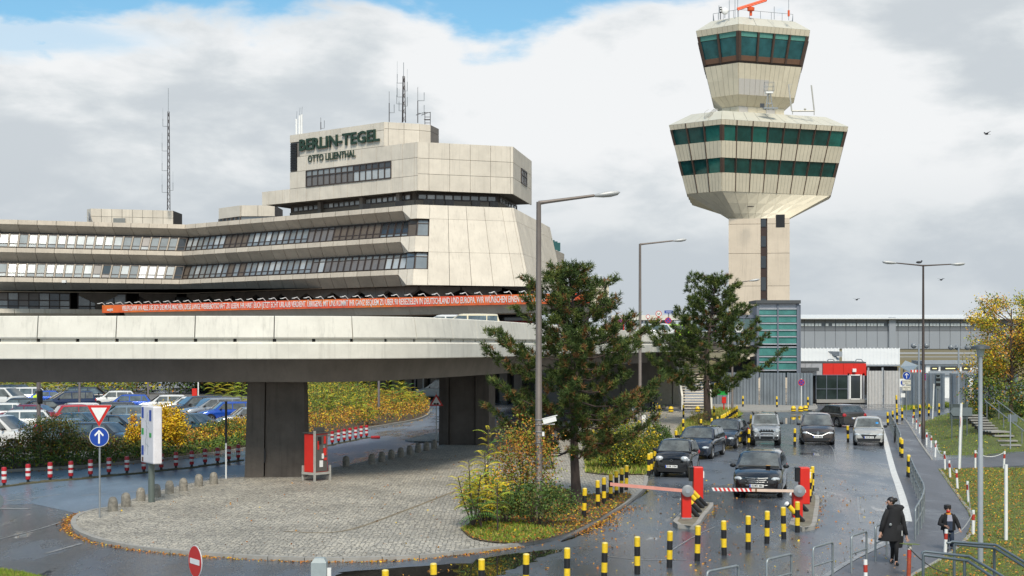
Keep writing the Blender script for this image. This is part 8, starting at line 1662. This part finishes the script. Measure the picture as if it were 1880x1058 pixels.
loft('hood',[(.10,.04,1.36,.14,.12),(.12,.05,1.43,.16,.14),(.11,.05,1.48,.12,.1),(.09,.05,1.50,.05,.05)],coat_m,wo_);loft('scarf',[(-.06,0,1.40,.11,.11),(-.07,0,1.46,.105,.11),(-.08,0,1.50,.07,.08)],coat_m,wo_)
mb=MB();mb.ball((-.065,.0,1.595),(.105,.105,.105),None,18,12);mb.ball((.05,.01,1.62),.055,None,14,10);mb.build('hair',hair_m,wo_,smooth=180);face_parts(wo_,(-.115,-.02,1.565),.95,FA)
for a,b,c in(((-.015,.02,.50),(.0,.02,.86),.065),((.045,-.08,.49),(.07,-.02,.86),.065)):sleeve(wo_,[b,a,(.0,.16,.12)if a[0]<0 else(.03,-.12,.10)],[.085,.062,.042],coat_m,'trouser_leg')
for x,y,z in((-.02,.10,.06),(.02,-.20,.04)):mb=MB();mb.ball((x,y,z),(.05,.13,.042),None,12,8);mb.box((x,y+.09,z-.02),(.05,.04,.05));mb.build('shoe',shoe_m,wo_,smooth=60)
mb=MB();mb.ball((-.13,-.185,1.02),(.035,.01,.035),None,10,6);mb.build('brooch',steel,wo_);mb=MB();mb.box((.16,-.17,.80),(.015,.01,.13),rz=.1);mb.build('pocket_trim',white_p,wo_)
bo_=thing('person','small boy in an open dark jacket with a red face mask holding a chain','person',G(1741,1010),0);s=.76
body(bo_,s,[(-.12,-.2,.66),(.26,-.16,.57)],[(-.05,.0,.07),(.09,-.04,.06)],(-.02,-.03,1.10),[(-.06,-.05,.33),(.08,-.06,.33)],[(-.24,-.03,.72),(.24,-.02,.70)],.60,R(0))
loft('jacket',[(0,.0,.54,.2,.15),(0,0,.62,.19,.145),(0,0,.80,.165,.125),(0,0,.94,.16,.115),(0,0,.99,.10,.09)],coat_m,bo_)
mb=MB();mb.hexa([(-.06,-.155,.55),(.06,-.155,.55),(.06,-.11,.55),(-.06,-.11,.55),(-.075,-.135,.80),(.075,-.135,.80),(.07,-.10,.80),(-.07,-.10,.80)]);mb.build('dungarees',denim,bo_);mb=MB();mb.hexa([(-.075,-.142,.79),(.075,-.142,.79),(.07,-.10,.79),(-.07,-.10,.79),(-.055,-.12,.96),(.055,-.12,.96),(.05,-.08,.96),(-.05,-.08,.96)]);mb.build('pale_shirt',M('lilac_grey_shirt',(.34,.33,.40),.8),bo_)
sleeve(bo_,[(-.12,0,.93),(-.2,-.01,.82),(-.25,-.03,.71),(-.15,-.16,.665)],[.062,.06,.055,.045],coat_m);sleeve(bo_,[(.12,0,.93),(.2,-.01,.82),(.25,-.03,.70),(.26,-.13,.60)],[.062,.06,.055,.045],coat_m)
for q in(-1,1):sleeve(bo_,[(q*.07,0,.58),(q*.07+.01,-.04,.33),(q*.07+.02,-.02,.10)],[.08,.066,.055],denim,'trouser_leg');mb=MB();mb.ball((q*.07+.02,-.06,.045),(.045,.10,.045),None,12,8);mb.build('shoe',M('grey_boot',(.08,.085,.09),.6),bo_,smooth=180)
mb=MB();mb.ball((-.02,.005,1.145),(.098,.10,.085),None,16,10)
for k in range(7):a=k*.9;mb.ball((-.02+.045*math.cos(a),.0+.045*math.sin(a),1.185),(.055,.055,.04),None,10,8)
mb.build('hair',hair_m,bo_,smooth=180);face_parts(bo_,(-.02,-.02,1.10),.88,R(-8),True);mb=MB();mb.ball((-.025,-.082,1.05),(.055,.04,.042),red_p,12,8);mb.build('face_mask',None,bo_,smooth=180);loft('neck_scarf',[(-.01,-.03,.93,.075,.085),(-.01,-.03,.99,.075,.08),(-.01,-.02,1.02,.05,.055)],M('orange_scarf',(.60,.24,.02),.7),bo_)
def walker(p,label,top,legs,sc_=1.0,rz=0.0,hairm=hair_m):
 t=thing('person',label,'person',p,rz);t.scale=(sc_,)*3;body(t,1.0,[(-.26,-.08,.82),(.26,.04,.84)],[(-.08,.14,.09),(.09,-.14,.08)],(0,-.02,1.62),[(-.09,.0,.50),(.09,-.1,.49)],[(-.25,0,1.1),(.25,.02,1.1)],.92)
 loft('jacket',[(0,0,.80,.20,.15),(0,0,1.0,.19,.14),(0,0,1.2,.2,.14),(0,0,1.38,.19,.125),(0,0,1.46,.09,.09)],top,t);sleeve(t,[(-.17,0,1.38),(-.25,0,1.12),(-.26,-.06,.86)],[.07,.06,.05],top);sleeve(t,[(.17,0,1.38),(.25,0,1.12),(.26,.03,.88)],[.07,.06,.05],top)
 for q,y in((-1,.14),(1,-.14)):sleeve(t,[(q*.09,0,.88),(q*.09,y*.3,.5),(q*.09,y,.1)],[.1,.075,.06],legs,'trouser_leg');mb=MB();mb.ball((q*.09,y-.07,.05),(.05,.13,.05),None,10,8);mb.build('shoe',shoe_m,t,smooth=180)
 mb=MB();mb.ball((0,.015,1.67),(.10,.11,.10),None,14,10);mb.build('hair',hairm,t,smooth=180);face_parts(t,(0,-.02,1.62),1.0,0);return t
walker(G(1009,860,.09),'person in dark clothes walking on the cobbles behind the tall lamp post',coat_m,denim,rz=R(20))
dg=thing('shopping_trolley','dark wheeled bag trolley pulled by the person behind the lamp post','trolley bag',G(1003.5,862,.09));mb=MB();mb.box((0,0,.42),(.34,.26,.52));o=mb.build('bag',M('patterned_bag',(.12,.11,.10),.7,var=.6,scale=9),dg);mb=MB();mb.tube([(0,.1,.65),(.1,.15,.98)],.014,n=6);mb.build('handle',steel,dg)
for q in(-.16,.16):mb=MB();mb.lathe([(0,-.02),(.09,-.02),(.09,.02),(0,.02)],n=14,c=(q,.05,.09),axis='X');mb.build('wheel',black_m,dg)
hv=M('high_visibility_yellow',(.55,.80,.02),.6);walker(G(67,759),'worker in a bright yellow jacket between the cars at the back left',hv,denim,rz=R(200))
def scooter(p,rz,label,pm_):
 t=thing('motor_scooter',label,'scooter',p,rz,None);w=MB();w.lathe([(.10,-.05),(.22,-.05),(.24,0),(.22,.05),(.10,.05)],n=16,axis='X');wm_=w.mesh('wheel',tyre_m);
 for y in(-.6,.6):use('wheel',wm_,t,(0,y,.24))
 mb=MB();mb.hexa([(-.12,.1,.35),(.12,.1,.35),(.14,.85,.5),(-.14,.85,.5),(-.13,.1,.72),(.13,.1,.72),(.12,.9,.78),(-.12,.9,.78)]);mb.box((0,-.15,.33),(.3,.6,.06));mb.hexa([(-.2,-.45,.3),(.2,-.45,.3),(.16,-.38,.3),(-.16,-.38,.3),(-.18,-.35,1.0),(.18,-.35,1.0),(.14,-.28,1.0),(-.14,-.28,1.0)]);mb.build('bodywork',pm_,t);mb=MB();mb.box((0,.45,.82),(.26,.7,.09));mb.build('saddle',black_m,t);mb=MB();mb.tube([(-.32,-.28,1.05),(0,-.35,1.06),(.32,-.28,1.05)],.016,n=6);mb.tube([(0,-.6,.24),(0,-.33,1.05)],.03,n=6);mb.build('handlebar',black_m,t);mb=MB();mb.hexa([(-.15,-.42,1.05),(.15,-.42,1.05),(.15,-.40,1.05),(-.15,-.40,1.05),(-.12,-.34,1.4),(.12,-.34,1.4),(.12,-.32,1.4),(-.12,-.32,1.4)]);mb.build('windshield',car_glass,t)
scooter(G(1141,779),R(30),'dark motor scooter under the right branches of the first pine',nearblack);scooter(G(1200,762),R(-20),'dark motor scooter near the striped bollard before the abutment wall',nearblack);scooter(G(1160,776),R(20),'pale motor scooter beside the dark one under the pine branches',silver)
